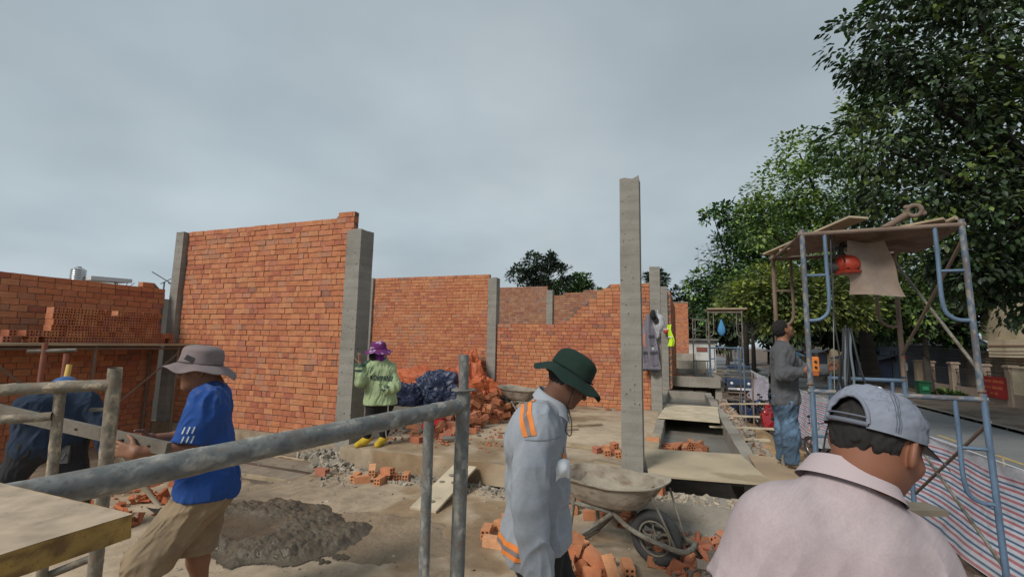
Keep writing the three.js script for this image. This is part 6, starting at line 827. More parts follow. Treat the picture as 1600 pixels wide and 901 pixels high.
{ // trestle platform that carries the stacked bricks
  const t = thing('trestle_platform', 'long plank platform on rusty posts along the back wall, carrying stacked bricks', 'scaffold', [-8.1, 0, -4]);
  mesh('deck_board', boxUV(box(0.38, 0.03, 3.2, 0.16, 1.585, -0.15)), Mt.wood, t); mesh('deck_board', boxUV(box(0.40, 0.03, 3.3, -0.25, 1.582, 0.0)), Mt.woodGrey, t); mesh('steel_deck', boxUV(box(0.32, 0.045, 1.9, 0.24, 1.565, 2.0)), mat([0.16, 0.19, 0.23], 0.7, { map: rep(T.concrete, 1) }), t);
  for (const [x, z, m] of [[0.28, -1.25, Mt.rustPipe], [0.28, 1.0, Mt.rustPipe], [-0.4, -1.25, Mt.rustPipe], [-0.4, 1.0, Mt.rustPipe], [0.28, -0.1, Mt.rustPipe]]) mesh('post', tube([x, 0, z], [x, 1.56, z], 0.022), m, t);
  mesh('ledger', [tube([0.28, 1.53, -1.4], [0.28, 1.53, 2.9], 0.02)], Mt.rustPipe, t); mesh('ledger', tube([-0.4, 1.53, -1.4], [-0.4, 1.53, 2.9], 0.02), Mt.rustPipe, t);
  for (const [a, b] of [[[0.28, 1.45, 1.0], [0.28, 0.35, -0.1]], [[0.28, 1.45, -1.25], [0.28, 0.4, -0.1]], [[0.28, 1.45, 2.2], [0.28, 0.5, 1.0]]]) mesh('brace', tube(a, b, 0.014), Mt.rustPipe, t);
  const r = thing('steel_ladder', 'small red steel ladder propped under the brick platform', 'ladder', [-6.85, 0, -3.1]);
  for (const [x, y] of [[0, 1.62], [0.14, 1.50]]) mesh('upright', tube([x, 0, -x], [x, y, -x], 0.026), Mt.redPipe, r); mesh('crossbar', tube([-0.1, 1.52, 0.1], [0.2, 1.54, -0.2], 0.022), Mt.dirtyPipe, r); mesh('rung', tube([0, 0.8, 0], [0.14, 0.8, -0.14], 0.016), Mt.redPipe, r);
}
tag(mesh('wooden_stick', tube([-5.28, 1.02, -2.55], [-5.36, 1.44, -2.62], 0.022), mat([0.62, 0.40, 0.10], 0.7)), 'yellow wooden tool handle sticking up behind the cap of the bending worker', 'tool handle');
{ const t = thing('shovel', 'wooden-handled shovel leaning down beside the bending worker', 'shovel', [-4.6, 0, -2.9]); mesh('handle', tube([-0.22, 0.74, 0.18], [0.08, 0.16, -0.12], 0.019), Mt.woodPale, t); mesh('blade', displace(grid(10, 10, (u, v) => [0.06 + (u - 0.5) * 0.18 + v * 0.12, 0.17 - v * 0.15 - 0.02 * Math.cos((u - 0.5) * 3), -0.11 - v * 0.12 - (u - 0.5) * 0.1]), (p) => p), Mt.darkMetal, t); }

// ---------------------------------------------------------------- striped barrier along the road
{
  const t = thing('tarp_barrier', 'long red, white and blue striped tarpaulin fence between the site and the road', 'barrier', [4.5, -1.4, -18]);
  mesh('tarpaulin', grid(320, 26, (u, v) => { const z = 16 - u * 34, s = 0.05 * Math.sin(z * 1.9) + 0.07 * (fbm(z * 0.7, v * 2, 2) - 0.5), sag = 0.05 * (1 - Math.cos((z % 2.4) / 2.4 * Math.PI * 2)) * 0.5, crease = 0.035 * (1 - Math.abs(2 * noise(z * 1.6 + v * 1.3, v * 3, 4) - 1)), dip = 0.3 * smooth(-11, -15, z) * 0 ; const h = 1.48 - sag + 0.10 * (fbm(z * 0.35, 1, 1) - 0.5); return [-0.42 * (1 - v) * (1 - v) - 0.10 * (1 - v) + s + crease, 0.03 + v * h - dip, z]; }, [18, 1]), mat([1, 1, 1], 0.6, { map: T.stripe }), t);
  mesh('batten', tube([0.02, 1.47, 16], [0.02, 1.50, -18], 0.008, 0.008, 5), mat([0.7, 0.7, 0.72], 0.8), t);
  for (let i = 0; i < 14; i++) mesh('stake', tube([0.34, -0.1, 15.5 - i * 2.4], [0.28, 1.45, 15.5 - i * 2.4], 0.022, 0.02, 7), Mt.wood, t);
}
{ const t = thing('tarp_barrier', 'loose white end of striped sheeting draped between the tree trunks', 'barrier', [5.3, -1.4, -38]); mesh('tarpaulin', grid(50, 16, (u, v) => { const x = u * 1.6 - 1.0, h = mix(2.25, 0.9, Math.pow(u, 0.6)) ; return [x * 1.0, v * h, 2.5 * u + 0.15 * Math.sin(u * 12) + 0.1 * Math.sin(v * 4)]; }, [1.2, 1.6]), mat([1, 1, 1], 0.7, { map: tex(128, (u, v) => ((v * 14) % 1 < 0.3 ? 0.42 : 0.8), { srgb: true }) }), t); }
{ const t = thing('board_tray', 'grey plank end sticking out past the shoulder of the man in pink', 'plank', [1.0, 1.03, -2.6]); mesh('plank', bar([-0.5, 0.0, 0.18], [0.05, 0.0, -0.02], 0.11, 0.024), mat([0.20, 0.17, 0.135], 0.9, { map: rep(T.wood, 1.5) }), t); }

// ---------------------------------------------------------------- motorbikes
function makeBike(label, pos, rotY, paint, group) { // local: x forward, y up from the ground
  const t = thing('motorbike', label, 'motorbike', pos, group); t.rotation.y = rotY; const P = paint;
  for (const x of [0.62, -0.60]) { const w = new THREE.Group(); w.name = 'wheel'; w.position.set(x, 0.285, 0); t.add(w); mesh('tyre', new THREE.TorusGeometry(0.245, 0.042, 10, 32), Mt.rubber, w); mesh('rim', new THREE.TorusGeometry(0.205, 0.012, 6, 28), Mt.chrome, w); mesh('hub', new THREE.CylinderGeometry(0.05, 0.05, 0.1, 14).rotateX(Math.PI / 2), Mt.darkMetal, w); const sp = []; for (let i = 0; i < 10; i++) { const a = i / 10 * Math.PI * 2; sp.push(tube([Math.cos(a) * 0.04, Math.sin(a) * 0.04, 0], [Math.cos(a) * 0.2, Math.sin(a) * 0.2, 0], 0.005, 0.005, 5)); } mesh('spokes', sp, Mt.chrome, w); }
  for (const z of [-0.07, 0.07]) mesh('fork', tube([0.62, 0.29, z], [0.46, 0.83, z], 0.018), Mt.darkMetal, t);
  mesh('front_mudguard', grid(16, 6, (u, v) => { const a = 0.2 + u * 2.0, z = (v - 0.5) * 0.12; return [0.62 + Math.cos(a) * 0.30, 0.285 + Math.sin(a) * (0.305 - z * z * 3), z]; }), P, t);
  mesh('leg_shield', ext([[0.50, 0.82], [0.42, 0.86], [0.26, 0.42], [0.16, 0.34], [0.30, 0.32], [0.40, 0.50]], 0.30, 0.012).translate(0, 0, -0.15), P, t);
  mesh('front_fairing', displace(new THREE.SphereGeometry(1, 16, 12), (p) => [0.48 + p[0] * 0.12, 0.86 + p[1] * 0.13, p[2] * 0.12]), P, t);
  mesh('headlight', ell([0.585, 0.87, 0], [0.03, 0.06, 0.07], 12), mat([0.75, 0.76, 0.78], 0.15), t);
  mesh('handlebar', path([[0.36, 1.0, -0.34], [0.42, 0.98, -0.2], [0.45, 0.95, 0], [0.42, 0.98, 0.2], [0.36, 1.0, 0.34]], 0.014, 7), Mt.black, t);
  for (const s of [-1, 1]) { mesh('mirror', [tube([0.40, 0.99, s * 0.25], [0.36, 1.17, s * 0.30], 0.007), ell([0.355, 1.19, s * 0.31], [0.012, 0.04, 0.06], 10)], Mt.black, t); mesh('indicator', ell([0.55, 0.80, s * 0.13], [0.03, 0.025, 0.03], 8), mat([0.75, 0.30, 0.02], 0.4), t); }
  mesh('body_panel', ext([[-0.72, 0.70], [-0.10, 0.66], [0.16, 0.46], [0.14, 0.36], [-0.25, 0.42], [-0.55, 0.55], [-0.74, 0.64]], 0.20, 0.015).translate(0, 0, -0.10), P, t);
  mesh('seat', displace(new RoundedBoxGeometry(0.74, 0.10, 0.25, 3, 0.04).translate(-0.36, 0.745, 0), (p) => [p[0], p[1] + 0.05 * smooth(-0.35, -0.45, p[0]), p[2] * (p[0] > -0.2 ? 0.85 : 1)]), mat([0.02, 0.02, 0.022], 0.7), t);
  mesh('engine', [box(0.28, 0.20, 0.20, 0.0, 0.32, 0, 0.03), new THREE.CylinderGeometry(0.06, 0.06, 0.22, 12).rotateZ(Math.PI / 2 - 0.3).translate(0.18, 0.34, 0)], Mt.darkMetal, t);
  mesh('exhaust', [path([[0.14, 0.26, 0.10], [-0.10, 0.20, 0.13], [-0.35, 0.24, 0.15]], 0.018, 7), tube([-0.32, 0.24, 0.15], [-0.72, 0.33, 0.16], 0.04, 0.045)], Mt.chrome, t);
  mesh('tail_light', box(0.05, 0.07, 0.14, -0.75, 0.70, 0, 0.015), mat([0.45, 0.02, 0.02], 0.3), t); mesh('rear_mudguard', bar([-0.70, 0.62, 0], [-0.92, 0.38, 0], 0.13, 0.012), Mt.black, t); mesh('grab_rail', path([[-0.50, 0.78, 0.12], [-0.80, 0.83, 0.10], [-0.80, 0.83, -0.10], [-0.50, 0.78, -0.12]], 0.012, 6), Mt.chrome, t);
  for (const s of [-1, 1]) mesh('shock_absorber', tube([-0.52, 0.34, s * 0.12], [-0.44, 0.62, s * 0.12], 0.022), Mt.darkMetal, t); mesh('number_plate', box(0.012, 0.13, 0.18, -0.865, 0.5, 0), mat([0.7, 0.7, 0.7], 0.6), t); mesh('stand', tube([-0.05, 0.24, 0.08], [-0.12, 0.0, 0.22], 0.012), Mt.darkMetal, t);
  return t;
}
const gy = -1.40, bikeBlue = mat([0.02, 0.05, 0.16], 0.3, { clearcoat: 0.6 }), bikeRed = mat([0.30, 0.012, 0.015], 0.3, { clearcoat: 0.6 }), bikeBlack = mat([0.018, 0.018, 0.02], 0.3, { clearcoat: 0.6 }), bikeSilver = mat([0.32, 0.33, 0.35], 0.35, { clearcoat: 0.5 });
const BG = null;
makeBike('red motorbike parked nearest the man at the hoist, beside his legs', [2.95, gy, -17.9], 1.95, bikeRed);
makeBike('dark red motorbike just behind the nearest red one', [3.4, gy, -20.4], 1.85, bikeRed);
makeBike('black and red motorbike lying close to the striped barrier behind the hoist tower', [3.95, gy, -13.6], 2.0, bikeBlack);
makeBike('silver motorbike beyond the black one, against the striped barrier', [3.9, gy, -15.4], 2.1, bikeSilver);
for (const [p, r, m, l] of [[[2.2, gy, -22.2], 0.25, bikeBlack, 'leftmost of the dark motorbikes parked under the trees'], [[2.62, gy, -21.7], 0.4, bikeBlue, 'blue motorbike second from the left in the row under the trees'], [[3.05, gy, -22.1], 0.3, bikeBlack, 'black motorbike in the middle of the row under the trees'], [[3.42, gy, -21.4], 0.5, bikeSilver, 'pale motorbike in the row under the trees, before the tree trunk'], [[3.8, gy, -22.4], 0.4, bikeBlack, 'rightmost of the dark motorbikes parked under the trees']]) makeBike(l, p, r - 1.2, m, null);

// ---------------------------------------------------------------- small blue truck
{
  const t = thing('cargo_truck', 'small blue three-wheeled style cargo truck parked beyond the far scaffold', 'truck', [3.7, gy, -35]); const B = mat([0.022, 0.042, 0.09], 0.5);
  mesh('cab', [box(1.4, 0.62, 1.1, 0, 0.78, 0.9, 0.06), box(1.36, 0.12, 1.05, 0, 1.85, 0.85, 0.05)], B, t); for (const s of [-1, 1]) { mesh('pillar', tube([s * 0.64, 1.05, 1.38], [s * 0.62, 1.82, 1.26], 0.035), B, t); mesh('pillar', tube([s * 0.64, 1.05, 0.4], [s * 0.62, 1.82, 0.4], 0.035), B, t); mesh('headlight', ell([s * 0.5, 0.78, 1.47], [0.09, 0.09, 0.03], 12), mat([0.7, 0.7, 0.66], 0.2), t); mesh('mirror', box(0.05, 0.18, 0.12, s * 0.8, 1.3, 1.25, 0.02), Mt.black, t); mesh('side_window', box(0.012, 0.6, 0.78, s * 0.635, 1.42, 0.84), Mt.glass, t); }
  mesh('windscreen', bar([0, 1.08, 1.40], [0, 1.78, 1.28], 1.18, 0.014, [0, 0, 1]), Mt.glass, t); mesh('grille', box(0.7, 0.16, 0.04, 0, 0.62, 1.46, 0.01), Mt.black, t); mesh('bumper', box(1.45, 0.14, 0.1, 0, 0.42, 1.48, 0.03), mat([0.4, 0.4, 0.4], 0.5), t); mesh('number_plate', box(0.4, 0.13, 0.02, 0, 0.43, 1.54), mat([0.7, 0.7, 0.7], 0.6), t);
  mesh('cargo_bed', [box(1.6, 0.1, 2.3, 0, 0.72, -0.95), box(0.05, 0.45, 2.3, 0.78, 0.98, -0.95), box(0.05, 0.45, 2.3, -0.78, 0.98, -0.95), box(1.6, 0.45, 0.05, 0, 0.98, -2.08)], B, t);
  for (const [x, z] of [[0.62, 0.95], [-0.62, 0.95], [0.68, -1.4], [-0.68, -1.4]]) { const w = mesh('wheel', [new THREE.TorusGeometry(0.24, 0.09, 10, 24).rotateY(Math.PI / 2), new THREE.CylinderGeometry(0.17, 0.17, 0.1, 16).rotateZ(Math.PI / 2)], Mt.rubber, t); w.position.set(x, 0.33, z); }
}
// ---------------------------------------------------------------- things across the street
{ const t = thing('wheelie_bin', 'green wheeled rubbish bin standing on the pavement across the road', 'bin', [15.3, -1.26, -38.6]); t.scale.setScalar(0.85); const g = mat([0.008, 0.075, 0.032], 0.5); mesh('bin_body', displace(new RoundedBoxGeometry(0.75, 1.0, 0.75, 2, 0.05).translate(0, 0.58, 0), (p) => [p[0] * (0.8 + 0.22 * p[1]), p[1], p[2] * (0.8 + 0.22 * p[1])]), g, t); mesh('lid', box(0.84, 0.09, 0.88, 0, 1.12, 0.02, 0.03), g, t); mesh('handle', tube([-0.35, 1.05, -0.45], [0.35, 1.05, -0.45], 0.025), g, t); for (const s of [-1, 1]) mesh('wheel', new THREE.CylinderGeometry(0.12, 0.12, 0.06, 16).rotateZ(Math.PI / 2).translate(s * 0.3, 0.12, -0.33), Mt.rubber, t); mesh('front_panel', box(0.4, 0.3, 0.02, 0, 0.62, 0.40, 0.005), mat([0.02, 0.2, 0.09], 0.5), t); }
const plaster = mat([0.72, 0.58, 0.40], 0.95, { map: rep(T.concrete, 0.3), bumpMap: rep(T.concreteB, 0.6), bs: 0.006 }), plasterD = mat([0.40, 0.31, 0.25], 0.95, { map: rep(T.concrete, 0.3) }), plasterP = mat([0.80, 0.68, 0.50], 0.95, { map: rep(T.concrete, 0.3) }), iron = mat([0.03, 0.03, 0.032], 0.6);
{
  const t = thing('garden_wall', 'plastered garden wall with pillars, iron railing and gate across the road', 'wall', [17.4, gy, -36]);
  mesh('low_wall', boxUV(box(0.22, 0.85, 12.0, 0, 0.42, -2.6)), plasterD, t);
  for (const [z, m] of [[-3.5, plasterD], [-0.2, plasterD], [2.25, plasterD], [-6.6, plasterD], [-8.4, plasterD]]) { const p = mesh('pillar', boxUV(box(0.42, 2.28, 0.42, 0, 1.14, z, 0.02)), m, t); mesh('pillar_cap', [box(0.56, 0.09, 0.56, 0, 2.32, z, 0.02), box(0.48, 0.06, 0.48, 0, 2.39, z, 0.02)], plasterD, p); }
  for (const [a, b] of [[-3.3, -0.42], [0.02, 2.03], [-6.4, -3.72]]) { const r = mesh('railing', [tube([0, 1.0, a], [0, 1.0, b], 0.025), tube([0, 1.95, a], [0, 1.95, b], 0.025), tube([0, 1.75, a], [0, 1.75, b], 0.02)], iron, t); for (let z = a + 0.12; z < b; z += 0.16) mesh('railing_bar', tube([0, 0.85, z], [0, 2.05, z], 0.012, 0.008, 6), iron, r); }
  mesh('gate_wall', boxUV(box(0.25, 2.3, 5.5, 0.02, 1.15, 5.2)), plasterP, t); mesh('gate_coping', box(0.36, 0.07, 5.5, 0.0, 2.33, 5.2), plaster, t);
}
{
  const t = thing('banner', 'red banner with rows of yellow writing hung on the garden wall railing', 'banner', [17.14, -0.90, -35.0]);
  const tx = canvasTex(256, 128, (c, w, h) => { c.fillStyle = '#8e2020'; c.fillRect(0, 0, w, h); c.filter = 'blur(1.2px)'; c.fillStyle = '#c98a3c'; c.font = 'bold 21px sans-serif'; c.textAlign = 'center'; c.fillText('KHU PH\u1ed0 V\u0102N H\u00d3A', w / 2 + 10, 36); c.fillText('\u0110\u1ecaA CH\u1ec8 V\u0102N H\u00d3A', w / 2, 74); c.fillText('PH\u01af\u1edcNG', w / 2 + 10, 108); c.beginPath(); c.arc(26, 28, 9, 0, 7); c.fill(); });
  mesh('cloth', grid(16, 8, (u, v) => [0.03 * Math.sin(u * 7 + v * 2), v * 1.22, 1.2 - u * 2.4].map((x, i) => (i === 2 ? -x : x)), [1, 1]), mat([1, 1, 1], 0.85, { map: tx }), t);
}
{ // the pale house over the garden wall
  const t = thing('house', 'peach-coloured house with a pale balcony behind the garden wall', 'house', [25, gy, -42]);
  mesh('grey_side_wing', boxUV(box(5.5, 3.1, 8, 0, 1.55, -5.3)), plasterD, t); mesh('front_wall', boxUV(box(5, 4.2, 9, -0.35, 2.1, 3.0)), plaster, t); mesh('upper_storey', boxUV(box(5, 3.8, 11.4, -0.48, 5.95, 2.0)), plasterP, t);
  mesh('balcony', [box(2.0, 0.16, 9.4, -2.6, 2.82, 3.0), box(0.16, 1.25, 9.4, -3.55, 3.4, 3.0), box(2.0, 1.25, 0.16, -2.6, 3.4, -1.66)].map((g) => boxUV(g)), plasterP, t); mesh('balcony_band', box(0.05, 0.10, 9.4, -3.65, 3.6, 3.0), mat([0.35, 0.2, 0.15], 0.9), t);
  for (const z of [-0.4, 3.4]) { const w = mesh('window', box(0.08, 1.3, 1.3, -2.87, 1.6, z), mat([0.25, 0.22, 0.2], 0.7), t); mesh('pane', box(0.04, 1.1, 0.52, -2.92, 1.6, z - 0.3), Mt.glass, w); mesh('pane', box(0.04, 1.1, 0.52, -2.92, 1.6, z + 0.3), Mt.glass, w); }
  mesh('window', [box(0.06, 1.2, 1.2, -2.78, 1.7, -4.6)], Mt.glass, t); mesh('roof_edge', box(5.8, 0.18, 8.4, 0, 3.15, -5.3), plasterD, t);
}
function farHouse(label, pos, w, h, d, m, roofM, wins = 2) { const t = thing('house', label, 'house', pos); mesh('wall', boxUV(box(w, h, d, 0, h / 2, 0)), m, t); mesh('roof', place(ext([[-d / 2 - 0.4, 0], [d / 2 + 0.4, 0], [0, 1.2]], w + 0.6).translate(0, 0, -(w + 0.6) / 2), [0, h, 0], 0, Math.PI / 2), roofM, t); mesh('shutter', box(0.06, h * 0.62, d * 0.5, -w / 2 - 0.03, h * 0.31, 0), mat([0.05, 0.06, 0.12], 0.6), t); for (let i = 0; i < wins; i++) { const f = mesh('window', box(0.06, 1.0, 0.9, -w / 2 - 0.03, h * 0.72, (i - 0.5) * d * 0.6), Mt.darkMetal, t); mesh('pane', box(0.02, 0.8, 0.7, -w / 2 - 0.07, h * 0.72, (i - 0.5) * d * 0.6), Mt.glass, f); } const aw = mesh('awning', bar([-w / 2 - 1.4, h * 0.62, 0], [-w / 2, h * 0.75, 0], d * 0.95, 0.05), mat([0.10, 0.11, 0.13], 0.7), t); return t; }
const tin = mat([0.20, 0.20, 0.21], 0.6, { map: rep(T.concrete, 0.3) }), wallA = mat([0.36, 0.33, 0.3], 0.95, { map: rep(T.concrete, 0.3) }), wallB = mat([0.20, 0.24, 0.32], 0.95, { map: rep(T.concrete, 0.3) });
farHouse('low shophouse with a blue shutter under the trees across the road, behind the bin', [21, gy, -52], 6, 3.6, 5.5, wallB, tin); farHouse('grey shophouse next to the blue-shuttered one across the road', [20.5, gy, -59], 6, 3.4, 5.6, wallA, tin); farHouse('beige shophouse farther along the shaded side of the road', [20, gy, -68], 6, 4.2, 7, plaster, tin); farHouse('narrow shophouse half hidden by the trees down the road', [19.5, gy, -78], 6, 3.8, 7, wallA, tin); farHouse('last small shophouse visible at the bend of the road', [19, gy, -92], 6, 4, 9, wallA, tin);
{ const t = thing('parasol', 'blue and white stall parasol far down the street', 'parasol', [12.6, -1.26, -62]); mesh('pole', tube([0, 0, 0], [0, 2.5, 0], 0.03), Mt.darkMetal, t); for (let i = 0; i < 8; i++) { const a = i / 8 * Math.PI * 2, b = (i + 1) / 8 * Math.PI * 2; mesh('canopy_panel', grid(4, 4, (u, v) => { const q = mix(a, b, u); return [Math.cos(q) * v * 1.2, 2.6 - v * v * 0.5, Math.sin(q) * v * 1.2]; }), i % 2 ? mat([0.1, 0.32, 0.42], 0.8) : mat([0.6, 0.6, 0.6], 0.8), t); } }
{ const t = thing('sign_box', 'white and red shop sign on a post among the trees across the road', 'sign', [17.2, -1.26, -46]); mesh('post', tube([0, 0, 0], [0, 2.6, 0], 0.05), mat([0.5, 0.5, 0.5], 0.6), t); mesh('sign_panel', box(0.12, 0.6, 0.5, 0, 1.7, 0, 0.02), mat([0.75, 0.74, 0.7], 0.6), t); mesh('top_panel', box(0.12, 0.22, 0.7, 0, 2.45, 0, 0.02), mat([0.45, 0.03, 0.03], 0.6), t); }
{ const t = thing('power_lines', 'sagging black power cables strung before the peach house', 'cables', [16.6, 0, -40]); for (let i = 0; i < 5; i++) { const y = 2.05 - i * 0.17; mesh('wire', path([[0.1 * i, y + 0.9, -22], [0.1 * i, y + 0.12, -8], [0.1 * i, y - 0.12, 0], [0.1 * i, y - 0.28, 6], [0.1 * i, y - 0.1, 16]], 0.024, 5), Mt.black, t); } }
{ const t = thing('shed', 'white-walled shed beyond the far scaffold', 'shed', [1.4, gy, -41]); mesh('wall', boxUV(box(2.6, 3.6, 3, 0, 1.8, 0)), mat([0.62, 0.62, 0.62], 0.9, { map: rep(T.concrete, 0.4) }), t); mesh('roof', box(3.0, 0.12, 3.5, 0, 3.68, 0.1), tin, t); const w = mesh('window', box(0.8, 0.35, 0.06, 0.3, 2.9, 1.5), Mt.darkMetal, t); mesh('pane', box(0.7, 0.26, 0.03, 0.3, 2.9, 1.54), mat([0.25, 0.06, 0.04], 0.6), w); }
// far scaffold, in front of the basins
{
  const t = thing('scaffold_tower', 'grey scaffold tower standing farther down by the last basins', 'scaffold', [1.1, gy, -18]), o = [1.1, gy, -18];
  hFrame(t, o, 1.02, 2.12, -18.0, -18.0, 2.98, 1.72, Mt.dirtyPipe, Mt.dirtyPipe, Mt.dirtyPipe); hFrame(t, o, 1.14, 2.18, -19.6, -19.6, 3.15, 1.72, Mt.dirtyPipe, Mt.dirtyPipe, Mt.dirtyPipe); hFrame(t, o, 1.02, 2.12, -18.0, -18.0, 1.72, 0.2, Mt.bluePipe, Mt.bluePipe, Mt.bluePipe); hFrame(t, o, 1.02, 2.12, -18.0, -18.0, 0.16, -1.4, Mt.rustPipe, Mt.rustPipe, Mt.rustPipe); hFrame(t, o, 1.14, 2.18, -19.6, -19.6, 1.7, -1.4, Mt.bluePipe, Mt.bluePipe, Mt.dirtyPipe);
  mesh('deck', boxUV(box(1.3, 0.05, 1.7, 0.55, 4.5, -0.8)), Mt.wood, t); mesh('cross_brace', tube([1.02, 3.9, 0], [1.06, 1.4, -1.6], 0.018), Mt.dirtyPipe, t);
  const u = thing('scaffold_tower', 'low thin scaffold frame left of the far tower, before the white shed', 'scaffold', [0.5, gy, -19]); hFrame(u, [0.5, gy, -19], 0.52, 1.1, -19.2, -19.2, 2.78, 1.2, Mt.dirtyPipe, Mt.dirtyPipe, Mt.dirtyPipe); hFrame(u, [0.5, gy, -19], 0.52, 1.1, -19.2, -19.2, 1.2, -1.4, Mt.dirtyPipe, Mt.bluePipe, Mt.dirtyPipe);
  const b = thing('blue_cloth', 'blue cloth bag hanging from the far scaffold tower', 'cloth', [1.44, 2.42, -17.9]); mesh('cloth', displace(new THREE.SphereGeometry(1, 24, 20), (p) => { const up = smooth(-0.6, 1, p[1]); return [p[0] * 0.14 * (1 - 0.65 * up) * (1 + 0.2 * (noise(p[1] * 4, p[0] * 3, 2) - 0.5)), p[1] * 0.30, p[2] * 0.09 * (1 - 0.6 * up)]; }), mat([0.06, 0.22, 0.42], 0.8), b);
}
for (const [z, y, l] of [[-20.8, 0.55, 'nearest of the three long boards stacked beyond the second basin'], [-21.6, 0.62, 'middle one of the three long boards beyond the second basin'], [-22.6, 0.72, 'farthest of the three long boards beyond the second basin']]) board('plank', l, null, [1.0, y, z], [2.9, y - 0.05, z - 0.2], 0.25, 0.05, Mt.woodGrey);
for (const [x, z, l] of [[2.0, -15.2, 'thin steel prop standing between the battens and the far scaffold'], [2.08, -12.2, 'slim prop beside the sand heap']]) tag(mesh('steel_prop', tube([x, gy, z], [x, 1.0, z], 0.025), Mt.rustPipe), l, 'prop');
// roofs, water tank and aerial over the back wall
{ const t = thing('water_tank', 'stainless steel water tank on a roof behind the long back wall', 'tank', [-14, 1.9, -6.78]), s = mat([0.50, 0.52, 0.54], 0.28, { metalness: 0.85 }); mesh('tank_body', (() => { const pts = []; for (let i = 0; i <= 40; i++) { const y = i / 40; pts.push(new THREE.Vector2(0.15 + 0.006 * Math.sin(y * 40), 1.1 + y * 0.32)); } return new THREE.LatheGeometry([new THREE.Vector2(0, 1.1), ...pts, new THREE.Vector2(0.08, 1.47), new THREE.Vector2(0, 1.48)], 28); })(), s, t); mesh('lid', new THREE.CylinderGeometry(0.05, 0.05, 0.03, 16).translate(0, 1.49, 0), s, t); for (const [x, z] of [[-0.12, -0.12], [0.12, -0.12], [0.12, 0.12], [-0.12, 0.12]]) mesh('stand_leg', tube([x, -3.3, z], [x, 1.1, z], 0.015), Mt.darkMetal, t); }
{ const t = thing('roof_house', 'house with a grey roof edge just showing over the back wall', 'house', [-15.5, gy, -7.6]); mesh('wall', boxUV(box(3, 4.2, 3, 0, 2.1, 0)), wallA, t); mesh('roof', [bar([-1.2, 4.45, 1.2], [-1.2, 4.5, -1.5], 3.0, 0.08), bar([1.6, 4.52, 0.75], [1.6, 4.56, -0.15], 0.6, 0.10)], mat([0.62, 0.62, 0.62], 0.6), t); }
{ const t = thing('television_aerial', 'crossed television aerial sticking up behind the end of the back wall', 'aerial', [-14, 0, -8.8]), m = mat([0.14, 0.14, 0.15], 0.6); mesh('mast', tube([0, -1.4, 0], [0, 3.3, 0], 0.02), m, t); mesh('boom', [tube([0.1, 3.52, 0.42], [-0.1, 3.25, -0.32], 0.012), tube([0, 3.22, 0.1], [0, 3.62, -0.5], 0.012), path([[0, 3.28, -0.1], [0, 3.16, -0.35], [0, 3.14, -0.6]], 0.012, 5)], m, t); }
for (const [z, l] of [[-7.6, 'dry twiggy branch showing over the back wall beside the roof edge'], [-8.0, 'second dry twig cluster showing over the back wall']]) { const t = thing('twigs', l, 'branches', [-13.8, 2.6, z]); reseed(z * 100); for (let i = 0; i < 9; i++) mesh('twig', path([[0, -0.8, 0], [rr(-0.1, 0.1), 0.1, rr(-0.12, 0.12)], [rr(-0.15, 0.15), rr(0.35, 0.6), rr(-0.3, 0.3)]], 0.008, 4, 6), Mt.bark, t); }
{ const t = thing('antenna_mast', 'thin lattice radio mast far away above the trees', 'mast', [6.2, -1.4, -150]), m = mat([0.35, 0.33, 0.34], 0.7); for (let i = 0; i < 3; i++) { const a = i / 3 * Math.PI * 2; mesh('mast_leg', tube([Math.cos(a) * 0.5, 0, Math.sin(a) * 0.5], [Math.cos(a) * 0.18, 30, Math.sin(a) * 0.18], 0.08, 0.06, 5), m, t); } const L = []; for (let y = 0; y < 30; y += 1.5) for (let i = 0; i < 3; i++) { const a = i / 3 * Math.PI * 2, b = (i + 1) / 3 * Math.PI * 2, r = mix(0.5, 0.18, y / 30); L.push(tube([Math.cos(a) * r, y, Math.sin(a) * r], [Math.cos(b) * r, y + 1.5, Math.sin(b) * r], 0.04, 0.04, 4)); } mesh('lattice', L, m, t); mesh('aerial_rod', tube([0, 30, 0], [0, 34.2, 0], 0.06), m, t); }

// ---------------------------------------------------------------- trees
const leafMat = mat([1, 1, 1], 0.55, { transmission: 0.45, thickness: 0 }), leafFar = mat([1, 1, 1], 0.8);
function leafGeo(l, w, fold = 0.25) { // a folded, drooping, pointed leaf of eight triangles
  const g = new THREE.BufferGeometry(), P = []; const c = (t) => [0, -0.10 * t * t * l, t * l], e = (t, s, k) => [s * w * k, -0.10 * t * t * l + fold * w * k * 0.6, t * l]; const rows = [[0, 0.05], [0.35, 0.5], [0.7, 0.40], [1, 0.02]];
  for (let i = 0; i < 3; i++) for (const s of [-1, 1]) { const a = c(rows[i][0]), b = c(rows[i + 1][0]), d = e(rows[i][0], s, rows[i][1]), f = e(rows[i + 1][0], s, rows[i + 1][1]); P.push(...a, ...d, ...f, ...a, ...f, ...b); }
  g.setAttribute('position', new THREE.Float32BufferAttribute(P, 3)); g.setAttribute('uv', new THREE.Float32BufferAttribute(new Float32Array(P.length / 3 * 2), 2)); g.computeVertexNormals(); return g;
}
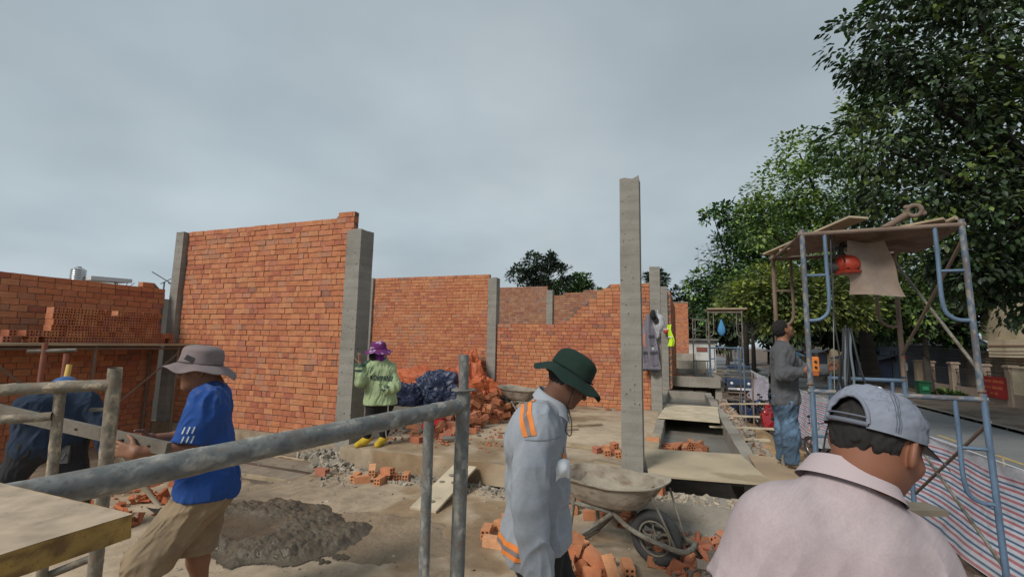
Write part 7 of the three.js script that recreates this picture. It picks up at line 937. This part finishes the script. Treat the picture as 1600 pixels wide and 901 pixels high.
function tree(label, o) {
  const t = thing('tree', label, 'tree', o.base, o.group); reseed(o.seed); const B = o.base, loc = (p) => sub(p, B);
  // trunk and limbs
  const fork = o.fork ?? lerp3(B, o.blobs[0], 0.45), tr = path([[0, -0.1, 0], add(mul(loc(fork), 0.5), [rr(-0.1, 0.1), 0, rr(-0.1, 0.1)]), loc(fork)], o.r, 10, 16); displace(tr, (p) => { const h = clamp(p[1] / (fork[1] - B[1])), k = 1.0 - 0.45 * h + 0.35 * Math.pow(1 - h, 6), c = lerp3([0, 0, 0], loc(fork), h); return [c[0] + (p[0] - c[0]) * k + 0.05 * (fbm(p[0] * 3, p[1] * 2, p[2] * 3) - 0.5), p[1], c[2] + (p[2] - c[2]) * k]; }); mesh('trunk', tr, Mt.bark, t);
  for (const b of o.blobs) { const e = loc(b), f = loc(fork), m = add(lerp3(f, e, 0.5), [rr(-0.3, 0.3), rr(0.0, 0.5), rr(-0.3, 0.3)]); const r0 = o.r * 0.42, g = path([f, m, e], r0, 6, 10), ps = g.attributes.position; displace(g, (p) => { const k = 1 - 0.8 * clamp(len(sub(p, f)) / (len(sub(e, f)) + 0.01)), l = clamp(dot(sub(p, f), sub(e, f)) / dot(sub(e, f), sub(e, f))), c = l < 0.5 ? lerp3(f, m, l * 2) : lerp3(m, e, l * 2 - 1); return add(c, mul(sub(p, c), k)); }); mesh('limb', g, Mt.bark, t); }
  // leaf sprays: clumps spread through and over each mass of the crown, with gaps between
  const geo = leafGeo(o.leaf, o.leaf * 0.55), N = o.n, M = [], C = []; const vol = o.blobs.map((b) => Math.pow(b[3], 2.2) * (b[4] ?? 1)), tot = vol.reduce((a, b) => a + b, 0);
  o.blobs.forEach((b, bi) => {
    const n = Math.round(N * vol[bi] / tot), per = o.per ?? 26, cl = Math.max(3, Math.round(n / per)), tone = rr(0.85, 1.15);
    for (let k = 0; k < cl; k++) {
      let d; do { d = [rr(-1, 1), rr(-1, 1), rr(-1, 1)]; } while (len(d) > 1 || len(d) < 0.05); const q = norm(d), rad = (0.35 + 0.65 * Math.pow(rnd(), 0.5)) * (0.78 + 0.5 * fbm(q[0] * 1.7 + bi * 3, q[1] * 1.7, q[2] * 1.7, 2)); const cc = add(b, mul(q, b[3] * rad)), cs = (o.clump ?? 0.34) * b[3] * rr(0.6, 1.2) + 0.08, young = rnd() < (o.young ?? 0.15), ct = rr(0.65, 1.25) * tone;
      for (let i = 0; i < per; i++) {
        const v = [rr(-1, 1), rr(-0.6, 0.6), rr(-1, 1)], p = add(cc, mul(v, cs)), out = norm(add(add(mul(q, 0.5), mul(v, 0.9)), [rr(-0.4, 0.4), (o.droop ?? -0.45) + rr(-0.35, 0.35), rr(-0.4, 0.4)]));
        const ax = norm(cross([rr(-0.4, 0.4), 1, rr(-0.4, 0.4)], out)), up = cross(out, ax), s = rr(0.5, 1.3); M.push(new THREE.Matrix4().makeBasis(V(mul(ax, s)), V(mul(up, s)), V(mul(out, s))).setPosition(...loc(p)));
        let c = young ? o.bright : rnd() < 0.5 ? o.green : o.dark; c = mul(c, ct * rr(0.75, 1.25)); C.push(c);
      }
    }
  });
  const im = new THREE.InstancedMesh(geo, o.far ? leafFar : leafMat, M.length), col = new THREE.Color(); im.name = 'crown'; im.castShadow = im.receiveShadow = true; M.forEach((m, i) => { im.setMatrixAt(i, m); col.setRGB(...C[i]); im.setColorAt(i, col); }); im.userData.kind = 'stuff'; t.add(im);
  if (o.singles) { // the leaves nearest the camera, one by one
    const ms = [0, 1, 2, 3].map((i) => { const m = leafMat.clone(); const c = mul(i > 1 ? o.green : i ? o.bright : o.dark, 1.1); m.color.setRGB(...c); return m; }); let k = 0;
    const list = M.map((m, i) => { const e = m.elements; return [i, Math.hypot(e[12] + B[0], e[13] + B[1] - 1.72, e[14] + B[2])]; }).filter(([i]) => { const e = M[i].elements; return frustum.containsPoint(V([e[12] + B[0], e[13] + B[1], e[14] + B[2]])); }).sort((a, b) => a[1] - b[1]).slice(0, o.singles);
    for (const [i] of list) { const l = mesh('leaf', geo, ms[k++ % 4], t); l.applyMatrix4(M[i]); l.position.y += 0.03; }
  }
  return t;
}
const G1 = { green: [0.052, 0.110, 0.023], dark: [0.022, 0.050, 0.015], bright: [0.17, 0.24, 0.04] }, G2 = { green: [0.14, 0.255, 0.055], dark: [0.065, 0.135, 0.034], bright: [0.29, 0.40, 0.07] }, G3 = { green: [0.125, 0.235, 0.08], dark: [0.06, 0.13, 0.055], bright: [0.21, 0.33, 0.08] }, G4 = { green: [0.20, 0.27, 0.055], dark: [0.09, 0.14, 0.035], bright: [0.36, 0.41, 0.08] };
tree('huge dark broad-leaved tree overhanging the road at the right edge', { base: [13.6, -1.3, -19.5], fork: [12.8, 4.2, -18.6], r: 0.48, seed: 1, n: 33000, leaf: 0.21, per: 30, clump: 0.25, young: 0.12, singles: 300, droop: -0.5, ...G1, blobs: [[9.2, 8.2, -17.6, 2.2], [6.2, 11.4, -16.1, 1.5], [8.0, 11.3, -16.7, 1.9], [9.6, 10.7, -17.4, 1.9], [7.4, 9.1, -16.8, 1.9], [5.8, 8.0, -16.3, 1.3], [7.3, 6.6, -17.1, 1.9], [9.3, 5.8, -17.9, 2.0, 1.7], [11.1, 9.0, -18.2, 2.4], [11.0, 4.7, -18.7, 2.2, 2], [8.7, 4.4, -17.9, 1.2, 1.8], [6.4, 6.2, -16.8, 1.2], [10.0, 3.4, -18.5, 0.9], [8.0, 13.4, -16.5, 1.8], [10.2, 13.5, -17.3, 2.0], [6.3, 10.3, -16.2, 1.2]] });
tree('tall bushy green tree with a thick dark trunk seen through the hoist tower', { base: [13.6, -1.3, -42], fork: [12.9, 4.5, -40.8], r: 0.62, seed: 2, n: 26000, leaf: 0.31, clump: 0.28, young: 0.38, droop: -0.15, ...G2, blobs: [[12.7, 10.6, -40.0, 3.2], [8.8, 16.2, -37.9, 1.9], [7.6, 13.3, -37.8, 2.4], [10.5, 13.4, -38.9, 3.0], [13.2, 19.4, -39.0, 1.7], [12.4, 16.7, -39.1, 2.3], [9.3, 10.0, -38.9, 2.8], [6.0, 10.9, -37.5, 2.0], [16.3, 8.7, -41.6, 3.6], [12.2, 6.3, -40.4, 2.7], [16.2, 5.4, -42.0, 2.6], [10.9, 7.7, -39.7, 2.4]] });
tree('darker tree farther down the road with a long branch reaching left', { base: [5.6, -1.4, -47.5], fork: [6.0, 4.5, -48], r: 0.38, seed: 3, n: 19000, leaf: 0.40, clump: 0.29, young: 0.24, far: true, droop: -0.1, ...G3, blobs: [[7.1, 11.8, -48.6, 2.6], [4.6, 14.5, -47.3, 1.2], [3.4, 14.6, -47.2, 0.9], [6.3, 13.9, -48.0, 2.0], [9.2, 13.0, -49.2, 2.3], [5.1, 10.5, -48.0, 2.3], [2.9, 8.0, -47.4, 1.6], [7.6, 8.7, -49.1, 2.6], [10.6, 9.4, -50.1, 2.9], [1.6, 7.2, -47.1, 1.1], [4.1, 6.4, -48.1, 2.2], [2.4, 5.4, -47.6, 1.4]] });
tree('young tree with bright yellow-green leaves behind the head of the hoist man', { base: [6.05, -1.4, -36.2], fork: [6.1, 2.8, -35.4], r: 0.15, seed: 4, n: 12000, leaf: 0.34, clump: 0.40, young: 0.45, per: 18, droop: -0.2, ...G4, blobs: [[6.2, 5.8, -35.0, 1.6], [4.3, 5.1, -34.4, 1.3], [8.0, 4.7, -35.8, 1.7], [3.3, 4.4, -34.1, 0.8], [5.7, 3.8, -35.1, 1.0], [9.9, 5.6, -36.4, 1.5], [11.2, 4.6, -37.2, 1.4], [7.4, 3.4, -35.8, 1.0]] });
tree('slender tree with a straight dark trunk beside the loose white sheeting', { base: [5.48, -1.4, -40.8], fork: [5.5, 4.2, -40.6], r: 0.19, seed: 5, n: 3800, leaf: 0.45, clump: 0.4, young: 0.2, per: 18, ...G2, blobs: [[5.4, 6.2, -40.6, 1.5], [4.2, 5.6, -40.2, 1.1], [6.8, 5.6, -41, 1.2]] });
tree('dark tree on the pavement in front of the garden wall', { base: [16.3, -1.3, -40.2], fork: [17.4, 2.6, -43], r: 0.28, seed: 6, n: 15000, leaf: 0.46, clump: 0.36, young: 0.06, far: true, ...G1, blobs: [[19.6, 4.8, -46.7, 2.5], [22.1, 6.4, -46.4, 2.7], [24.0, 6.2, -45.5, 2.4], [20.6, 3.4, -45.4, 1.3], [26.2, 6.4, -46.0, 2.4], [16.6, 4.2, -45.6, 1.9], [25.2, 8.7, -46.4, 3.0], [18.0, 7.6, -46, 2.6]] });
tree('airy round-headed tree standing far behind the distant brick walls', { base: [-17.2, -1.4, -59], fork: [-17.2, 7.6, -58.8], r: 0.30, seed: 7, n: 5200, leaf: 0.42, clump: 0.26, young: 0.05, far: true, droop: 0.1, green: [0.085, 0.125, 0.085], dark: [0.06, 0.095, 0.07], bright: [0.12, 0.16, 0.08], blobs: [[-17.5, 11.0, -58.9, 1.6], [-20.4, 11.0, -57.9, 1.3], [-18.5, 12.8, -58.4, 1.2], [-16.3, 12.8, -59.1, 1.3], [-14.8, 11.5, -59.8, 1.1], [-14.0, 10.2, -60.4, 0.7], [-19.2, 10.4, -58.2, 1.0]] });
for (const [b, s, bl, l] of [[[-14.1, -1.4, -68.8], 11, [[-14.1, 10.9, -68.8, 1.7], [-13.6, 9.8, -68.8, 1.5]], 'small dense green tree right of the airy one behind the walls'], [[-19.0, -1.4, -67], 12, [[-19.4, 9.9, -66.9, 1.9], [-21, 9.4, -66.9, 1.2]], 'low green treetop under the left of the airy tree'], [[-16.6, -1.4, -68], 13, [[-16.6, 9.6, -68.0, 1.9], [-11.5, 9.0, -69, 1.2]], 'low green treetop under the right of the airy tree']]) tree(l, { base: b, seed: s, r: 0.25, n: 2600, leaf: 0.5, clump: 0.3, young: 0.1, far: true, droop: 0, green: [0.10, 0.18, 0.06], dark: [0.07, 0.13, 0.05], bright: [0.14, 0.22, 0.06], blobs: bl });
for (const [b, s, bl, l] of [[[0.5, -1.4, -96], 21, [[-0.2, 11.0, -95.1, 2.2], [1.8, 9.6, -96.0, 2.4], [0.4, 8.4, -96, 2.4]], 'distant dark treetop right of the column with the vest'], [[-4.2, -1.4, -93], 22, [[-4.0, 14.6, -93.4, 2.0], [-4.4, 12, -93, 2]], 'distant dark treetop just left of the column with the vest']]) tree(l, { base: b, seed: s, r: 0.3, n: 2400, leaf: 0.7, clump: 0.3, young: 0.02, far: true, droop: 0, green: [0.085, 0.13, 0.085], dark: [0.07, 0.105, 0.07], bright: [0.1, 0.15, 0.08], blobs: bl });
// the shaded row that closes the street
[[4.0, -66, 5.6], [7.5, -84, 6.5], [14.8, -72, 6.5], [16.5, -56, 5.2], [10.5, -110, 8], [15.6, -96, 7], [20, -86, 6.5], [22, -64, 6]].forEach(([x, z, h], i) => tree(['dark street tree behind the far scaffold', 'dark street tree down the near side of the road', 'dark street tree down the far side of the road', 'dark street tree behind the sign post across the road', 'tree closing the far end of the street', 'tree farther down the far side of the road', 'tree behind the shophouses across the road', 'tree rising over the blue-shuttered shophouse'][i], { base: [x, -1.4, z], seed: 40 + i, r: 0.3, fork: [x, 2.4, z], n: 3600, leaf: 0.75, clump: 0.34, young: 0.06, far: true, green: [0.045, 0.072, 0.03], dark: [0.026, 0.045, 0.022], bright: [0.09, 0.12, 0.035], blobs: [[x, h, z, 2.8], [x - 2.4, h * 0.8, z, 2.0], [x + 2.4, h * 0.82, z + 0.4, 2.1], [x, h * 0.62, z, 2.1], [x + 0.6, h + 2, z, 1.8]] }));
// low hedge plants along the far pavement
[[13.2, -44.5, 0.5], [14.2, -47, 0.6], [13.4, -51, 0.55], [16.7, -37.9, 0.35], [16.8, -39.6, 0.4], [17.0, -42.5, 0.6], [8.3, -61, 0.5]].forEach(([x, z, r], i) => { const t = thing('shrub', ['low shrub on the pavement just beyond the thick trunk', 'second low shrub beyond the thick trunk', 'third low shrub farther along the far pavement', 'low weeds at the foot of the garden wall pillar', 'weeds growing by the pavement tree', 'leafy shrub behind the green bin', 'small shrub on the near verge far down the road'][i], 'shrub', [x, -1.3, z]); reseed(300 + i); const geo = leafGeo(0.22, 0.12), n = 260, im = new THREE.InstancedMesh(geo, leafFar, n), c = new THREE.Color(); for (let k = 0; k < n; k++) { const d = norm([rr(-1, 1), rr(0, 1.1), rr(-1, 1)]), p = mul(d, r * Math.pow(rnd(), 0.4)), ax = norm(cross([0.1, 1, 0], d)), up = cross(d, ax); im.setMatrixAt(k, new THREE.Matrix4().makeBasis(V(ax), V(up), V(d)).setPosition(p[0] * 1.5, p[1] * 1.2, p[2] * 1.5)); const q = mul([0.07, 0.12, 0.03], rr(0.6, 1.5)); c.setRGB(...q); im.setColorAt(k, c); } im.name = 'foliage'; im.userData.kind = 'stuff'; t.add(im); mesh('stem', tube([0, -0.1, 0], [0, r * 0.6, 0], 0.03, 0.015, 6), Mt.bark, t); });
renderer.render(scene, camera);
